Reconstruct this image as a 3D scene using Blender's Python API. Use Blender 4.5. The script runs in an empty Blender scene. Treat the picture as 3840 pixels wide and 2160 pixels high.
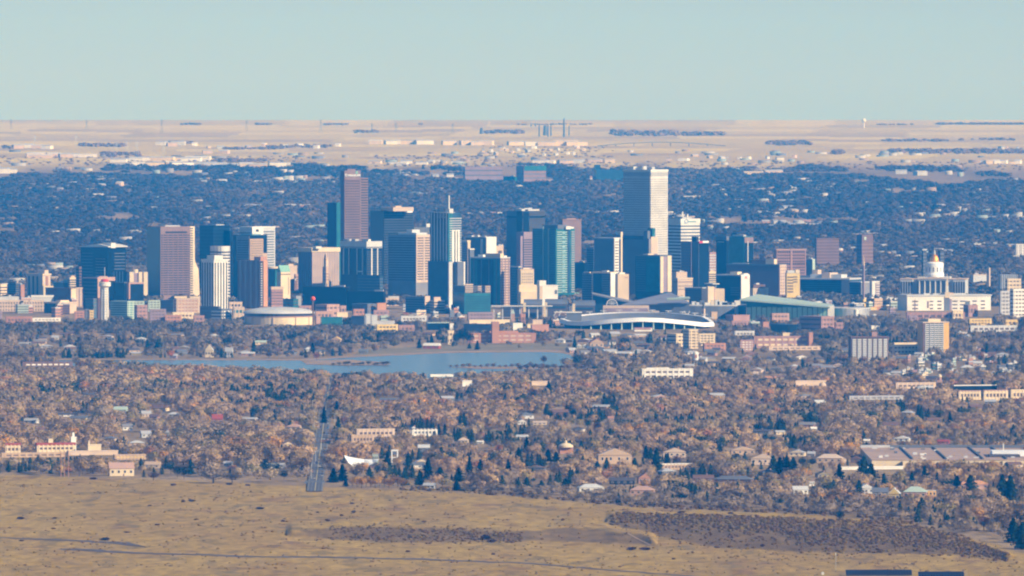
import bpy, math, random
import numpy as np
from mathutils import Vector
R = math.radians
rng = random.Random(7)
nr = np.random.default_rng(11)
scn = bpy.context.scene
COL = scn.collection
# ------------------------------------------------------------------ camera and the land's profile
CAMZ, K, EYE = 384.0, 2.67e-5, 300.0       # camera height, radians per photo pixel, eye-level row
F = 1.0 / K
PITCH = math.atan((1080 - EYE) / F)
cd = bpy.data.cameras.new('camera'); cam = bpy.data.objects.new('camera', cd); COL.objects.link(cam)
cd.sensor_width = 36.0; cd.lens = 36.0 * F / 3840.0
cd.clip_start = 10.0; cd.clip_end = 200000.0
cam.location = (0, 0, CAMZ); cam.rotation_euler = (R(90) - PITCH, 0, 0)
scn.camera = cam
cp, sp = math.cos(PITCH), math.sin(PITCH)
def ray(px, row):
    x, u = (px - 1920) / F, -(row - 1080) / F
    return x, u * sp + cp, u * cp - sp
def X(px, d, row=1200):
    r = ray(px, row); return r[0] / r[1] * d
def Z(row, d):
    r = ray(1920, row); return CAMZ + r[2] / r[1] * d
PROF_D = [7000, 16800, 18200, 20000, 22000, 25000, 28000, 31000, 35000, 40000, 45000, 47000]
PROF_R = [None, None, 1068, 962, 868, 757, 672, 612, 552, 503, 468, 466]
PROF_Z = [0.0 if r is None else Z(r, d) for d, r in zip(PROF_D, PROF_R)]
def G(d):
    """height of the land at distance d"""
    return float(np.interp(d, PROF_D, PROF_Z))
def D(row):
    """distance at which the land shows in a photo row"""
    lo, hi = 7000.0, 45000.0
    for _ in range(40):
        m = (lo + hi) / 2
        if G(m) < Z(row, m): lo = m
        else: hi = m
    return lo
def S(d): return K * d
# ------------------------------------------------------------------ materials
MATS = {}
def mat(name, rgb, rough=0.8, spec=0.3, metal=0.0, var=0.12, scale=0.05, emit=None):
    if name in MATS: return MATS[name]
    m = bpy.data.materials.new(name); m.use_nodes = True
    nt = m.node_tree; b = nt.nodes['Principled BSDF']
    b.inputs['Roughness'].default_value = rough
    b.inputs['Specular IOR Level'].default_value = spec
    b.inputs['Metallic'].default_value = metal
    tc = nt.nodes.new('ShaderNodeTexCoord'); n = nt.nodes.new('ShaderNodeTexNoise')
    n.inputs['Scale'].default_value = scale; n.inputs['Detail'].default_value = 3
    nt.links.new(tc.outputs['Object'], n.inputs['Vector'])
    mp = nt.nodes.new('ShaderNodeMapRange')
    mp.inputs['From Min'].default_value = 0.3; mp.inputs['From Max'].default_value = 0.7
    mp.inputs['To Min'].default_value = 1 - var; mp.inputs['To Max'].default_value = 1 + var
    nt.links.new(n.outputs['Fac'], mp.inputs['Value'])
    mx = nt.nodes.new('ShaderNodeVectorMath'); mx.operation = 'SCALE'
    mx.inputs[0].default_value = rgb
    nt.links.new(mp.outputs['Result'], mx.inputs['Scale'])
    nt.links.new(mx.outputs['Vector'], b.inputs['Base Color'])
    MATS[name] = m
    return m
def attr_mat(name, rough=0.95, spec=0.1, var=0.0, scale=0.01, stretch=(1, 1, 1), trans=0.0):
    m = bpy.data.materials.new(name); m.use_nodes = True
    nt = m.node_tree; b = nt.nodes['Principled BSDF']
    b.inputs['Roughness'].default_value = rough; b.inputs['Specular IOR Level'].default_value = spec
    a = nt.nodes.new('ShaderNodeAttribute'); a.attribute_name = 'col'
    out = a.outputs['Color']
    if var:
        tc = nt.nodes.new('ShaderNodeTexCoord'); mpn = nt.nodes.new('ShaderNodeMapping'); mpn.inputs['Scale'].default_value = stretch
        n = nt.nodes.new('ShaderNodeTexNoise'); n.inputs['Scale'].default_value = scale
        n.inputs['Detail'].default_value = 8; n.inputs['Roughness'].default_value = 0.65
        nt.links.new(tc.outputs['Object'], mpn.inputs['Vector']); nt.links.new(mpn.outputs['Vector'], n.inputs['Vector'])
        mp = nt.nodes.new('ShaderNodeMapRange')
        mp.inputs['From Min'].default_value = 0.3; mp.inputs['From Max'].default_value = 0.7
        mp.inputs['To Min'].default_value = 1 - var; mp.inputs['To Max'].default_value = 1 + var
        nt.links.new(n.outputs['Fac'], mp.inputs['Value'])
        mx = nt.nodes.new('ShaderNodeVectorMath'); mx.operation = 'SCALE'
        nt.links.new(out, mx.inputs[0]); nt.links.new(mp.outputs['Result'], mx.inputs['Scale'])
        out = mx.outputs['Vector']
    nt.links.new(out, b.inputs['Base Color'])
    MATS[name] = m
    return m
# ------------------------------------------------------------------ objects
def tag(o, label=None, cat=None, group=None, kind=None):
    if label: o['label'] = label
    if cat: o['category'] = cat
    if group: o['group'] = group
    if kind: o['kind'] = kind
    return o
def empty(name, loc, rz=0.0):
    o = bpy.data.objects.new(name, None); COL.objects.link(o)
    o.location = loc; o.rotation_euler = (0, 0, rz); o.empty_display_size = 5
    return o
def obj(name, me, parent=None, loc=(0, 0, 0), rz=0.0):
    o = bpy.data.objects.new(name, me); COL.objects.link(o)
    o.parent = parent; o.location = loc; o.rotation_euler = (0, 0, rz)
    return o
def copy_tree(o, parent=None):
    c = o.copy(); COL.objects.link(c); c.parent = parent
    for ch in o.children: copy_tree(ch, c)
    return c
class MB:
    def __init__(s): s.v = []; s.f = []
    def add(s, vs, fs):
        b = len(s.v); s.v += [tuple(map(float, v)) for v in vs]; s.f += [tuple(b + i for i in f) for f in fs]; return s
    def box(s, x0, x1, y0, y1, z0, z1):
        return s.prism([(x0, y0), (x1, y0), (x1, y1), (x0, y1)], z0, z1)
    def prism(s, poly, z0, z1, top=None):
        """poly counter-clockwise; z1 may be a list of heights per corner; top may be another polygon"""
        n = len(poly); t = top or poly
        zt = z1 if isinstance(z1, (list, tuple)) else [z1] * n
        vs = [(p[0], p[1], z0) for p in poly] + [(t[i][0], t[i][1], zt[i]) for i in range(n)]
        fs = [tuple(range(n - 1, -1, -1)), tuple(range(n, 2 * n))]
        fs += [(i, (i + 1) % n, n + (i + 1) % n, n + i) for i in range(n)]
        return s.add(vs, fs)
    def cyl(s, x, y, r0, r1, z0, z1, n=16):
        p = [(x + r0 * math.cos(6.28318 * i / n), y + r0 * math.sin(6.28318 * i / n)) for i in range(n)]
        t = [(x + r1 * math.cos(6.28318 * i / n), y + r1 * math.sin(6.28318 * i / n)) for i in range(n)]
        return s.prism(p, z0, z1, t)
    def lathe(s, x, y, prof, n=20):
        vs = []; fs = []
        for r, z in prof:
            vs += [(x + r * math.cos(6.28318 * i / n), y + r * math.sin(6.28318 * i / n), z) for i in range(n)]
        for k in range(len(prof) - 1):
            fs += [(k * n + i, k * n + (i + 1) % n, (k + 1) * n + (i + 1) % n, (k + 1) * n + i) for i in range(n)]
        fs.append(tuple(range(n - 1, -1, -1))); m = (len(prof) - 1) * n; fs.append(tuple(range(m, m + n)))
        return s.add(vs, fs)
    def bar(s, a, b, w):
        a = Vector(a); b = Vector(b); d = (b - a).normalized()
        u = d.cross(Vector((0, 0, 1)) if abs(d.z) < 0.9 else Vector((1, 0, 0))).normalized(); v = d.cross(u)
        q = [(-u - v), (u - v), (u + v), (-u + v)]
        vs = [a + c * w / 2 for c in q] + [b + c * w / 2 for c in q]
        return s.add(vs, [(3, 2, 1, 0), (4, 5, 6, 7), (0, 1, 5, 4), (1, 2, 6, 5), (2, 3, 7, 6), (3, 0, 4, 7)])
    def gable(s, x0, x1, y0, y1, z0, z1, along='x', over=0.4):
        x0 -= over; x1 += over; y0 -= over; y1 += over
        if along == 'x':
            ym = (y0 + y1) / 2
            vs = [(x0, y0, z0), (x1, y0, z0), (x1, y1, z0), (x0, y1, z0), (x0, ym, z1), (x1, ym, z1)]
            fs = [(0, 1, 5, 4), (2, 3, 4, 5), (1, 2, 5), (3, 0, 4), (3, 2, 1, 0)]
        else:
            xm = (x0 + x1) / 2
            vs = [(x0, y0, z0), (x1, y0, z0), (x1, y1, z0), (x0, y1, z0), (xm, y0, z1), (xm, y1, z1)]
            fs = [(1, 2, 5, 4), (3, 0, 4, 5), (0, 1, 4), (2, 3, 5), (3, 2, 1, 0)]
        return s.add(vs, fs)
    def hip(s, x0, x1, y0, y1, z0, z1, over=0.5):
        x0 -= over; x1 += over; y0 -= over; y1 += over
        w, h = x1 - x0, y1 - y0; m = min(w, h) / 2; ym = (y0 + y1) / 2; xm = (x0 + x1) / 2
        a, b = ((x0 + m, ym), (x1 - m, ym)) if w > h else ((xm, y0 + m), (xm, y1 - m - 0.01))
        if w > h:
            fs = [(0, 1, 5, 4), (1, 2, 5), (2, 3, 4, 5), (3, 0, 4), (3, 2, 1, 0)]
        else:
            fs = [(0, 1, 4), (1, 2, 5, 4), (2, 3, 5), (3, 0, 4, 5), (3, 2, 1, 0)]
        return s.add([(x0, y0, z0), (x1, y0, z0), (x1, y1, z0), (x0, y1, z0), (a[0], a[1], z1), (b[0], b[1], z1)], fs)
    def mesh(s, name, m):
        me = bpy.data.meshes.new(name); me.from_pydata(s.v, [], s.f)
        if m: me.materials.append(m)
        me.update(); return me
    def build(s, name, m, parent=None, loc=(0, 0, 0), rz=0.0):
        return obj(name, s.mesh(name, m), parent, loc, rz)
def np_mesh(name, V, Fc, cols, m):
    """fast mesh: V (n,3), Fc (m,k) faces, cols (n,3) linear colours"""
    me = bpy.data.meshes.new(name); n, (fm, k) = len(V), Fc.shape
    me.vertices.add(n); me.vertices.foreach_set('co', np.ascontiguousarray(V, np.float32).ravel())
    me.loops.add(fm * k); me.loops.foreach_set('vertex_index', np.ascontiguousarray(Fc, np.int32).ravel())
    me.polygons.add(fm); me.polygons.foreach_set('loop_start', np.arange(0, fm * k, k, dtype=np.int32))
    if cols is not None:
        a = me.color_attributes.new('col', 'FLOAT_COLOR', 'POINT')
        c = np.ones((n, 4), np.float32); c[:, :3] = cols; a.data.foreach_set('color', c.ravel())
    me.materials.append(m); me.update(calc_edges=True)
    return me
def vnoise(x, y, seed=0, octaves=4):
    """smooth value noise in -1..1 on arrays"""
    out = np.zeros_like(x, dtype=float); amp = 1.0; tot = 0
    for o in range(octaves):
        g = np.random.default_rng(seed + o * 17).uniform(-1, 1, (256, 256))
        xi = np.floor(x).astype(int); yi = np.floor(y).astype(int); fx = x - xi; fy = y - yi
        fx = fx * fx * (3 - 2 * fx); fy = fy * fy * (3 - 2 * fy)
        a = g[xi % 256, yi % 256]; b = g[(xi + 1) % 256, yi % 256]; c = g[xi % 256, (yi + 1) % 256]; e = g[(xi + 1) % 256, (yi + 1) % 256]
        out += amp * ((a * (1 - fx) + b * fx) * (1 - fy) + (c * (1 - fx) + e * fx) * fy)
        tot += amp; amp *= 0.5; x = x * 2.03 + 11.3; y = y * 2.03 + 5.7
    return out / tot
# ------------------------------------------------------------------ light, sky, haze
SUN_AZ, SUN_EL = R(122), R(29)          # azimuth of the sun clockwise from the view direction (+Y)
w = bpy.data.worlds.new('World'); scn.world = w; w.use_nodes = True
nt = w.node_tree; bg = nt.nodes['Background']
sky = nt.nodes.new('ShaderNodeTexSky'); sky.sky_type = 'NISHITA'; sky.sun_disc = False
sky.sun_elevation = SUN_EL; sky.sun_rotation = SUN_AZ; sky.altitude = 1700; sky.air_density = 1.0; sky.dust_density = 0.0; sky.ozone_density = 8.6
nt.links.new(sky.outputs['Color'], bg.inputs['Color']); bg.inputs['Strength'].default_value = 0.069
sl = bpy.data.lights.new('sun', 'SUN'); sun = bpy.data.objects.new('sun', sl); COL.objects.link(sun)
sl.energy = 4.0; sl.angle = R(0.55); sl.color = (1.0, 0.92, 0.78)
sdir = Vector((math.sin(SUN_AZ) * math.cos(SUN_EL), math.cos(SUN_AZ) * math.cos(SUN_EL), math.sin(SUN_EL)))
sun.rotation_euler = (-sdir).to_track_quat('-Z', 'Y').to_euler(); sun.location = (0, 0, 2000)
vs = scn.view_settings; vs.view_transform = 'Standard'; vs.look = 'None'; vs.exposure = 0.6; vs.gamma = 1.0
hz = MB().box(-6000, 6000, -400, 52000, -6, CAMZ + 300).build('haze', None)
hm = bpy.data.materials.new('haze_air'); hm.use_nodes = True; hn = hm.node_tree
for n in list(hn.nodes): hn.nodes.remove(n)
ho = hn.nodes.new('ShaderNodeOutputMaterial'); pv = hn.nodes.new('ShaderNodeVolumePrincipled')
pv.inputs['Color'].default_value = (0.010, 0.34, 1.0, 1); pv.inputs['Density'].default_value = 3.05e-5
pv.inputs['Absorption Color'].default_value = (1, 1, 1, 1); pv.inputs['Anisotropy'].default_value = 0.0
hn.links.new(pv.outputs['Volume'], ho.inputs['Volume']); hz.data.materials.append(hm)
tag(hz, kind='stuff')
scn.cycles.volume_bounces = 1; scn.cycles.max_bounces = 4; scn.cycles.diffuse_bounces = 2; scn.cycles.glossy_bounces = 2
scn.cycles.use_denoising = True; scn.cycles.use_adaptive_sampling = True; scn.cycles.adaptive_threshold = 0.02
scn.cycles.denoiser = 'OPENIMAGEDENOISE'; scn.cycles.filter_width = 2.1
# ------------------------------------------------------------------ the land
EDGE_PX = [-400, 0, 700, 1300, 1700, 2050, 2400, 3000, 3400, 3700, 3840, 4300]
EDGE_ROW = [1775, 1780, 1800, 1828, 1842, 1868, 1900, 1925, 1955, 2030, 2075, 2120]
def edge_row(px): return float(np.interp(px, EDGE_PX, EDGE_ROW))
def row_of(d): return np.interp(d, RD, RR)
RR = np.arange(2460, 455, -1.5); RD = np.array([D(r) for r in RR])
def D(row): return float(np.interp(-row, -RR, RD))
BT = ([2280, 2330, 2700, 3000, 3400, 3560, 3750, 3800], [1962, 1940, 1945, 1955, 1960, 2000, 2082, 2100], [1963, 1985, 2056, 2070, 2076, 2080, 2092, 2101])
BL_ = ([1080, 1250, 1500, 1750, 1900, 2150, 2400, 2460], [2012, 1994, 1990, 1996, 2012, 1990, 2015, 2044], [2014, 2022, 2036, 2034, 2030, 2034, 2042, 2046])
def relief(px, row):
    """low hummocks of the grassland, and the two banks"""
    return 1.6 * vnoise(px / 260, row / 26, 3, 4)
GRID = []
def GZ(x, d):
    us, ds, ZZ = GRID; x = np.asarray(x, float); d = np.asarray(d, float)
    u = np.clip((1920 + x / (K * d) - us[0]) / (us[1] - us[0]), 0, len(us) - 1.001); v = np.clip(np.interp(d, ds, np.arange(len(ds))), 0, len(ds) - 1.001)
    i = u.astype(int); j = v.astype(int); a = u - i; b = v - j
    z = (ZZ[j, i] * (1 - a) + ZZ[j, i + 1] * a) * (1 - b) + (ZZ[j + 1, i] * (1 - a) + ZZ[j + 1, i + 1] * a) * b
    return float(z) if z.ndim == 0 else z
def build_land():
    us = np.linspace(-520, 4360, 420)
    rows = np.concatenate([np.arange(2400, 1770, -1.6), np.arange(1766, 1240, -12), np.arange(1240, 600, -16), np.arange(600, 470, -3), [468]])
    ds = np.array([D(r) for r in rows]); ds = np.append(ds, 52000.0)
    rows = np.append(rows, 466)
    PX, DD = np.meshgrid(us, ds); _, RW = np.meshgrid(us, rows)
    XX = (PX - 1920) / F * DD
    ZZ = np.interp(DD, PROF_D, PROF_Z)
    er = np.interp(PX, EDGE_PX, EDGE_ROW)
    grass = np.clip((RW - er + 6 * vnoise(PX / 40, RW / 6, 5, 3)) / 6, 0, 1)
    m = np.clip((RW - er) / 60, 0, 1)
    ZZ += m * (1.3 * vnoise(XX / 60, DD / 90, 3, 5) + 0.5)
    # banks: the land falls toward the camera
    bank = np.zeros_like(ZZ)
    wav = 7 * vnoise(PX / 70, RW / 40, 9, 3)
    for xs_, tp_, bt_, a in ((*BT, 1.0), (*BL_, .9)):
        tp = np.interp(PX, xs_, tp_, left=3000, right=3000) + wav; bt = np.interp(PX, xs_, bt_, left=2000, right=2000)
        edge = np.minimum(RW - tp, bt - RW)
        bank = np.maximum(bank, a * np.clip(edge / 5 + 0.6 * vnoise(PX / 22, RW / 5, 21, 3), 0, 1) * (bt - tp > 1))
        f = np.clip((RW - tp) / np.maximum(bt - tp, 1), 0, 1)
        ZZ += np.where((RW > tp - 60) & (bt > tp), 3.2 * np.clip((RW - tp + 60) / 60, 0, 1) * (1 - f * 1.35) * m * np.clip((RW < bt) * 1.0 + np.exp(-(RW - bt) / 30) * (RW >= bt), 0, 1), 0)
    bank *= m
    # colours
    tan = np.array([0.425, 0.278, 0.066]); tan2 = np.array([0.31, 0.188, 0.05]); olive = np.array([0.22, 0.155, 0.05]); brown = np.array([0.165, 0.100, 0.038])
    sub = np.array([0.30, 0.21, 0.11]); plain = np.array([0.62, 0.48, 0.16]); plain2 = np.array([0.48, 0.35, 0.16]); pale = np.array([0.76, 0.60, 0.20])
    n1 = np.clip(0.5 + 1.5 * vnoise(XX / 70, DD / 260, 31, 5), 0, 1)[..., None]
    n2 = np.clip(2.6 * vnoise(XX / 16, DD / 90, 41, 4) - 0.55, 0, 1)[..., None]
    gc = tan * (1 - 0.45 * n1) + tan2 * 0.45 * n1
    n4 = np.clip(3.0 * vnoise(XX / 26, DD / 70, 47, 4) - 0.9, 0, 1)[..., None]
    gc = gc * (1 - 0.75 * n2) + olive * 0.75 * n2
    gc = gc * (1 - .6 * n4) + np.array([.20, .10, .045]) * .6 * n4
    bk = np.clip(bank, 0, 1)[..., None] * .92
    bc = brown * 0.85 + olive * 0.36 * np.clip(0.5 + vnoise(XX / 12, DD / 60, 61, 3), 0, 1)[..., None]  # scrub and soil brown, darkened to carry the slope's shade too
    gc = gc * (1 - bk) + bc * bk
    n3 = np.clip(0.5 + 1.2 * vnoise(XX / 90, DD / 150, 71, 4), 0, 1)[..., None]
    sc = sub * (0.75 + 0.5 * n3)
    # far plains: broad flat fields
    fx = np.floor((PX + 37 * np.floor((RW + 2 * vnoise(PX / 600, RW * 0, 5, 2)) / 9)) / 420 + 0.15 * vnoise(PX / 300, RW / 40, 8, 2)); fy = np.floor((RW + 3 * vnoise(PX / 700, RW * 0, 5, 2)) / 9)
    hsh = (np.sin(fx * 12.9898 + fy * 78.233) * 43758.5453) % 1.0
    h3 = hsh[..., None]; pc = plain * (1 - np.clip(h3 * 2 - 1.0, 0, 1)) + plain2 * np.clip(h3 * 2 - 1.0, 0, 1); pc = np.where(h3 < 0.3, pale * 0.6 + pc * 0.4, pc)
    pc = pc * (1 + 0.12 * vnoise(PX / 60, RW / 3, 12, 4)[..., None])
    far = np.clip((632 + 34 * vnoise(PX / 160, RW / 20, 14, 3) - RW) / 14, 0, 1)[..., None]
    g3 = grass[..., None]
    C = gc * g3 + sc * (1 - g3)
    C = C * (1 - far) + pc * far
    GRID.extend([us, ds, ZZ])
    n, mm = PX.shape
    V = np.stack([XX, DD, ZZ], -1).reshape(-1, 3)
    idx = np.arange(n * mm).reshape(n, mm)
    Fc = np.stack([idx[:-1, :-1], idx[:-1, 1:], idx[1:, 1:], idx[1:, :-1]], -1).reshape(-1, 4)
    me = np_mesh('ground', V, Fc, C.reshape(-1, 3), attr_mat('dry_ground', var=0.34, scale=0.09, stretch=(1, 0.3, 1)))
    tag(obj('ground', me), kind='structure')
build_land()
def sheet(name, pts, z, m, kind='structure'):
    """a flat polygon on the land from photo-plan points (px, row)"""
    vs = []
    for px, row in pts:
        d = D(row); vs.append(((px - 1920) / F * d, d, G(d) + z))
    return tag(MB().add(vs, [tuple(range(len(vs)))[::-1]]).build(name, m), kind=kind)
# ------------------------------------------------------------------ building kit
PAL = dict(white=(.74, .71, .64), cream=(.72, .58, .38), yellow=(.70, .52, .20), tan=(.52, .37, .24), sand=(.60, .46, .34), brown=(.17, .10, .08), granite=(.26, .17, .15),
    brick=(.36, .185, .13), salmon=(.48, .30, .23), rose=(.38, .225, .195), grey=(.36, .36, .37), pale=(.55, .55, .54), dark=(.02, .022, .03), slate=(.14, .15, .18), violet=(.30, .22, .25),
    green=(.16, .32, .26), copper=(.22, .42, .34), orange=(.56, .28, .14), red=(.55, .05, .05), roofgrey=(.42, .42, .43), roofdark=(.09, .08, .09), roofred=(.33, .07, .05), ribbed=(.24, .23, .24),
    mint=(.42, .52, .44), blue=(.05, .22, .45), signwhite=(.85, .85, .85), terracotta=(.44, .225, .15), charcoal=(.06, .06, .065), gold=(.72, .42, .10), olive=(.28, .24, .15))
def P(n, **k): return mat('painted_' + n, PAL[n], **k)
GL = {}
def GLS(n):
    cols = dict(glass=(.006, .014, .026), teal=(.03, .14, .165), bronze=(.05, .03, .035), blueglass=(.03, .07, .12), paleglass=(.22, .38, .40), window=(.045, .04, .05), softwin=(.13, .09, .08))
    return mat('glazing_' + n, cols[n], rough=0.3, spec=0.22, var=0.25, scale=0.08)
def M(n): return P(n) if n in PAL else GLS(n)
FOOT = []; BACK = [0]
class T:
    """a building seen on one corner: px of its left edge, near corner and right edge, photo row of its top, distance"""
    def __init__(s, xl, xc, xr, top, d, label, wall, a=45, name='tower', cat='tower', base=None, depth=None, body='wall', group=None):
        d = d + BACK[0]
        s.a = R(a); sc = S(d); s.d = d; s.xc = xc
        s.A = max((xc - xl) * sc / math.cos(s.a), 2.0); s.B = depth or max((xr - xc) * sc / math.sin(s.a), 6.0)
        s.g = G(d) if base is None else base; s.H = Z(top, d) - s.g
        cx, cy = X(xc, d), d
        ux, uy = math.cos(s.a), -math.sin(s.a); vx, vy = math.sin(s.a), math.cos(s.a)
        s.root = empty(name, (cx - ux * s.A / 2 + vx * s.B / 2, cy - uy * s.A / 2 + vy * s.B / 2, s.g), -s.a)
        tag(s.root, label, cat, group); FOOT.append((s.root.location.x, s.root.location.y, s.A / 2 + 2, s.B / 2 + 2, -s.a))
        s.fx = (xl, xc, xr)
        if body: MB().box(-s.A / 2, s.A / 2, -s.B / 2, s.B / 2, -8, s.H).build(body, M(wall), s.root)
    def z(s, row): return Z(row, s.d) - s.g
    def u(s, face, px):
        xl, xc, xr = s.fx
        return (px - xl) / max(xc - xl, 1e-3) if face == 'F' else (px - xc) / max(xr - xc, 1e-3)
    def fb(s, mb, face, u0, u1, z0, z1, e=0.3, back=0.2):
        if face == 'F': mb.box(-s.A / 2 + u0 * s.A, -s.A / 2 + u1 * s.A, -s.B / 2 - e, -s.B / 2 + back, z0, z1)
        else: mb.box(s.A / 2 - back, s.A / 2 + e, -s.B / 2 + u0 * s.B, -s.B / 2 + u1 * s.B, z0, z1)
        return s
    def bands(s, m, step=4.0, h=0.5, r0=None, r1=None, faces='FR', fu=(0, 1), ru=(0, 1), e=0.3, name='window_band'):
        """rows of windows between photo rows r0 (top) and r1 (bottom)"""
        zt = s.H - 3 if r0 is None else s.z(r0); zb = 4 if r1 is None else s.z(r1)
        n = max(1, int(round((zt - zb) / step))); st = (zt - zb) / n
        mb = MB(); mes = [mb]
        if 'F' in faces: s.fb(mb, 'F', fu[0], fu[1], 0, st * h, e)
        if 'F' in faces and 'R' in faces and (fu[1] < 1 or ru[0] > 0): mb = MB(); mes.append(mb)
        if 'R' in faces: s.fb(mb, 'R', ru[0], ru[1], 0, st * h, e)
        for b_ in mes:
            me = b_.mesh(name, M(m))
            for i in range(n): obj(name, me, s.root, (0, 0, zb + i * st + st * (1 - h) / 2))
        return s
    def piers(s, m, n, face='F', w=0.25, r0=None, r1=None, u0=0.0, u1=1.0, e=0.55, name='pier'):
        """n upright strips over one face"""
        zt = s.H if r0 is None else s.z(r0); zb = 0 if r1 is None else s.z(r1)
        for i in range(n):
            c = u0 + (u1 - u0) * (i + 0.5) / n; hw = (u1 - u0) / n * w / 2
            mb = MB(); s.fb(mb, face, c - hw, c + hw, zb, zt, e + 0.003 * i); mb.build(name, M(m), s.root)
        return s
    def panel(s, m, face, px0, px1, r0, r1, e=0.9, name='panel'):
        mb = MB(); s.fb(mb, face, s.u(face, px0), s.u(face, px1), s.z(r1), s.z(r0), e); mb.build(name, M(m), s.root); return s
    def cap(s, m, r0=None, r1=None, over=0.6, name='cornice', th=3.0):
        z1 = s.H + 0.4 if r0 is None else s.z(r0); z0 = s.H - th if r1 is None else s.z(r1)
        MB().box(-s.A / 2 - over, s.A / 2 + over, -s.B / 2 - over, s.B / 2 + over, z0, z1).build(name, M(m), s.root); return s
    def pent(s, m, f0, f1, row, v0=0.25, v1=0.75, name='penthouse', z0=None):
        """a roof house from f0 to f1 of the width (0 left .. 1 right along the front), up to a photo row"""
        MB().box(-s.A / 2 + f0 * s.A, -s.A / 2 + f1 * s.A, -s.B / 2 + v0 * s.B, -s.B / 2 + v1 * s.B, (s.H if z0 is None else z0) - 1, s.z(row)).build(name, M(m), s.root); return s
    def wing(s, m, xl, xc, xr, row, y=0.0, name='wing'):
        """a block beside the tower, given by photo px"""
        sc = S(s.d); A = (xc - xl) * sc / math.cos(s.a); B = max((xr - xc) * sc / math.sin(s.a), 4)
        # offset of its near corner from the tower's near corner along the view plane
        dx = (xc - s.xc) * sc; ca, sa = math.cos(s.a), math.sin(s.a)
        px, py = dx, y; lx = s.A / 2 + px * ca - py * sa; ly = -s.B / 2 + px * sa + py * ca
        MB().box(lx - A, lx, ly, ly + B, -8, s.z(row)).build(name, M(m), s.root); return s
    def mast(s, m, f, v, row, w=1.2, name='antenna', z0=None):
        x, y = -s.A / 2 + f * s.A, -s.B / 2 + v * s.B
        MB().bar((x, y, (s.H if z0 is None else z0) - 1), (x, y, s.z(row)), w).build(name, M(m), s.root); return s
    def clutter(s, m='pale', n=4, h=4, seed=0, name='roof_plant'):
        q = random.Random(seed + int(s.xc))
        for i in range(n):
            x = q.uniform(-.38, .38) * s.A; y = q.uniform(-.38, .38) * s.B; a = q.uniform(.05, .11) * s.A + 1; b = q.uniform(.05, .11) * s.B + 1
            MB().box(x - a, x + a, y - b, y + b, s.H - 1, s.H + h * q.uniform(.5, 1.1)).build(name, M(m if i % 2 else 'roofgrey'), s.root)
        return s
    def text(s, txt, m, face, px, row, size_px, name='sign'):
        cu = bpy.data.curves.new('sign', 'FONT'); cu.body = txt; cu.size = size_px * S(s.d) * 1.4; cu.extrude = 0.25; cu.align_x = 'CENTER'; cu.align_y = 'CENTER'
        cu.offset = 0.03 * cu.size
        o = bpy.data.objects.new('tmp', cu); dg = bpy.context.evaluated_depsgraph_get()
        COL.objects.link(o); dg.update(); me = bpy.data.meshes.new_from_object(o.evaluated_get(dg)); COL.objects.unlink(o)
        me.materials.clear(); me.materials.append(M(m))
        t = obj(name, me, s.root); u = s.u(face, px)
        if face == 'F': t.location = (-s.A / 2 + u * s.A, -s.B / 2 - 0.75, s.z(row)); t.rotation_euler = (R(90), 0, 0)
        else: t.location = (s.A / 2 + 0.75, -s.B / 2 + u * s.B, s.z(row)); t.rotation_euler = (R(90), 0, R(90))
        return s
    def dress(s, wl, seed=0):
        """a plain low building's roof kerb, windows and roof plant"""
        return s.cap(wl, th=0.9, over=0.25, name='parapet').clutter(n=2, h=3, seed=seed)
# ------------------------------------------------------------------ downtown, left to right
BACK[0] = 560
T(-60, -58, 163, 1126, 16000, 'long beige hospital block with a grid of small windows at the left edge', 'sand', a=80, name='office_block', cat='building') \
    .bands('window', 6, .42, 1130, 1196).piers('sand', 22, 'R', .55).cap('sand').pent('pale', .1, .9, 1112, .05, .58).panel('window', 'R', 75, 86, 1128, 1186, 1.3, 'window_bay')
T(116, 118, 200, 1108, 16200, 'blank pale grey box rising behind the long beige hospital block', 'pale', a=80, name='plant_building', cat='building').cap('white')
T(97, 160, 188, 1027, 16500, 'beige apartment tower with three dark window strips on its shaded side', 'sand', name='apartment_tower') \
    .piers('glass', 3, 'F', .38, 1036, 1108, .03, .8).panel('brick', 'R', 171, 179, 1037, 1108).cap('sand', over=1.2, th=3).pent('sand', .62, 1.0, 1013)
T(158, 163, 200, 1072, 16470, 'cream narrow slab against the beige apartment tower', 'cream', a=70, name='apartment_slab', cat='building')
T(166, 265, 284, 1081, 16300, 'plum brown windowless block with cream right end', 'brown', name='archive_block', cat='building').panel('cream', 'R', 266, 284, 1082, 1124, .6).cap('brown', th=1)
T(280, 284, 309, 1079, 16330, 'pinkish grey ribbed annex beside the plum brown block', 'violet', a=72, name='annex', cat='building').piers('sand', 2, 'R', .6).cap('sand', th=1.5)
T(-20, 2, 25, 1066, 16700, 'small cream block at the left edge behind white roofs', 'cream', name='small_block', cat='building').bands('softwin', 5, .4)
T(28, 60, 72, 1058, 16750, 'small slate blue block left of the beige apartment tower', 'slate', name='small_block', cat='building').pent('sand', .7, 1, 1055).bands('glass', 4, .5)
T(72, 78, 92, 1068, 16600, 'narrow terracotta block left of the beige apartment tower', 'terracotta', a=60, name='small_block', cat='building').dress('brick')
T(163, 222, 284, 1134, 15860, 'office block with dark shaded side and sand brick sunny side', 'sand', name='office_block', cat='building') \
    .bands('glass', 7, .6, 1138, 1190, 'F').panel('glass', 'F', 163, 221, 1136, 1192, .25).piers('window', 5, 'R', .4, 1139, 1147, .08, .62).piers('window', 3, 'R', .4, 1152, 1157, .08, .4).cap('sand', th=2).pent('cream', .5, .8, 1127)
T(198, 240, 286, 1058, 16900, 'dark low office behind the beige apartment tower', 'slate', name='office_block', cat='building').pent('cream', .6, .9, 1046).dress('pale')
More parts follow.
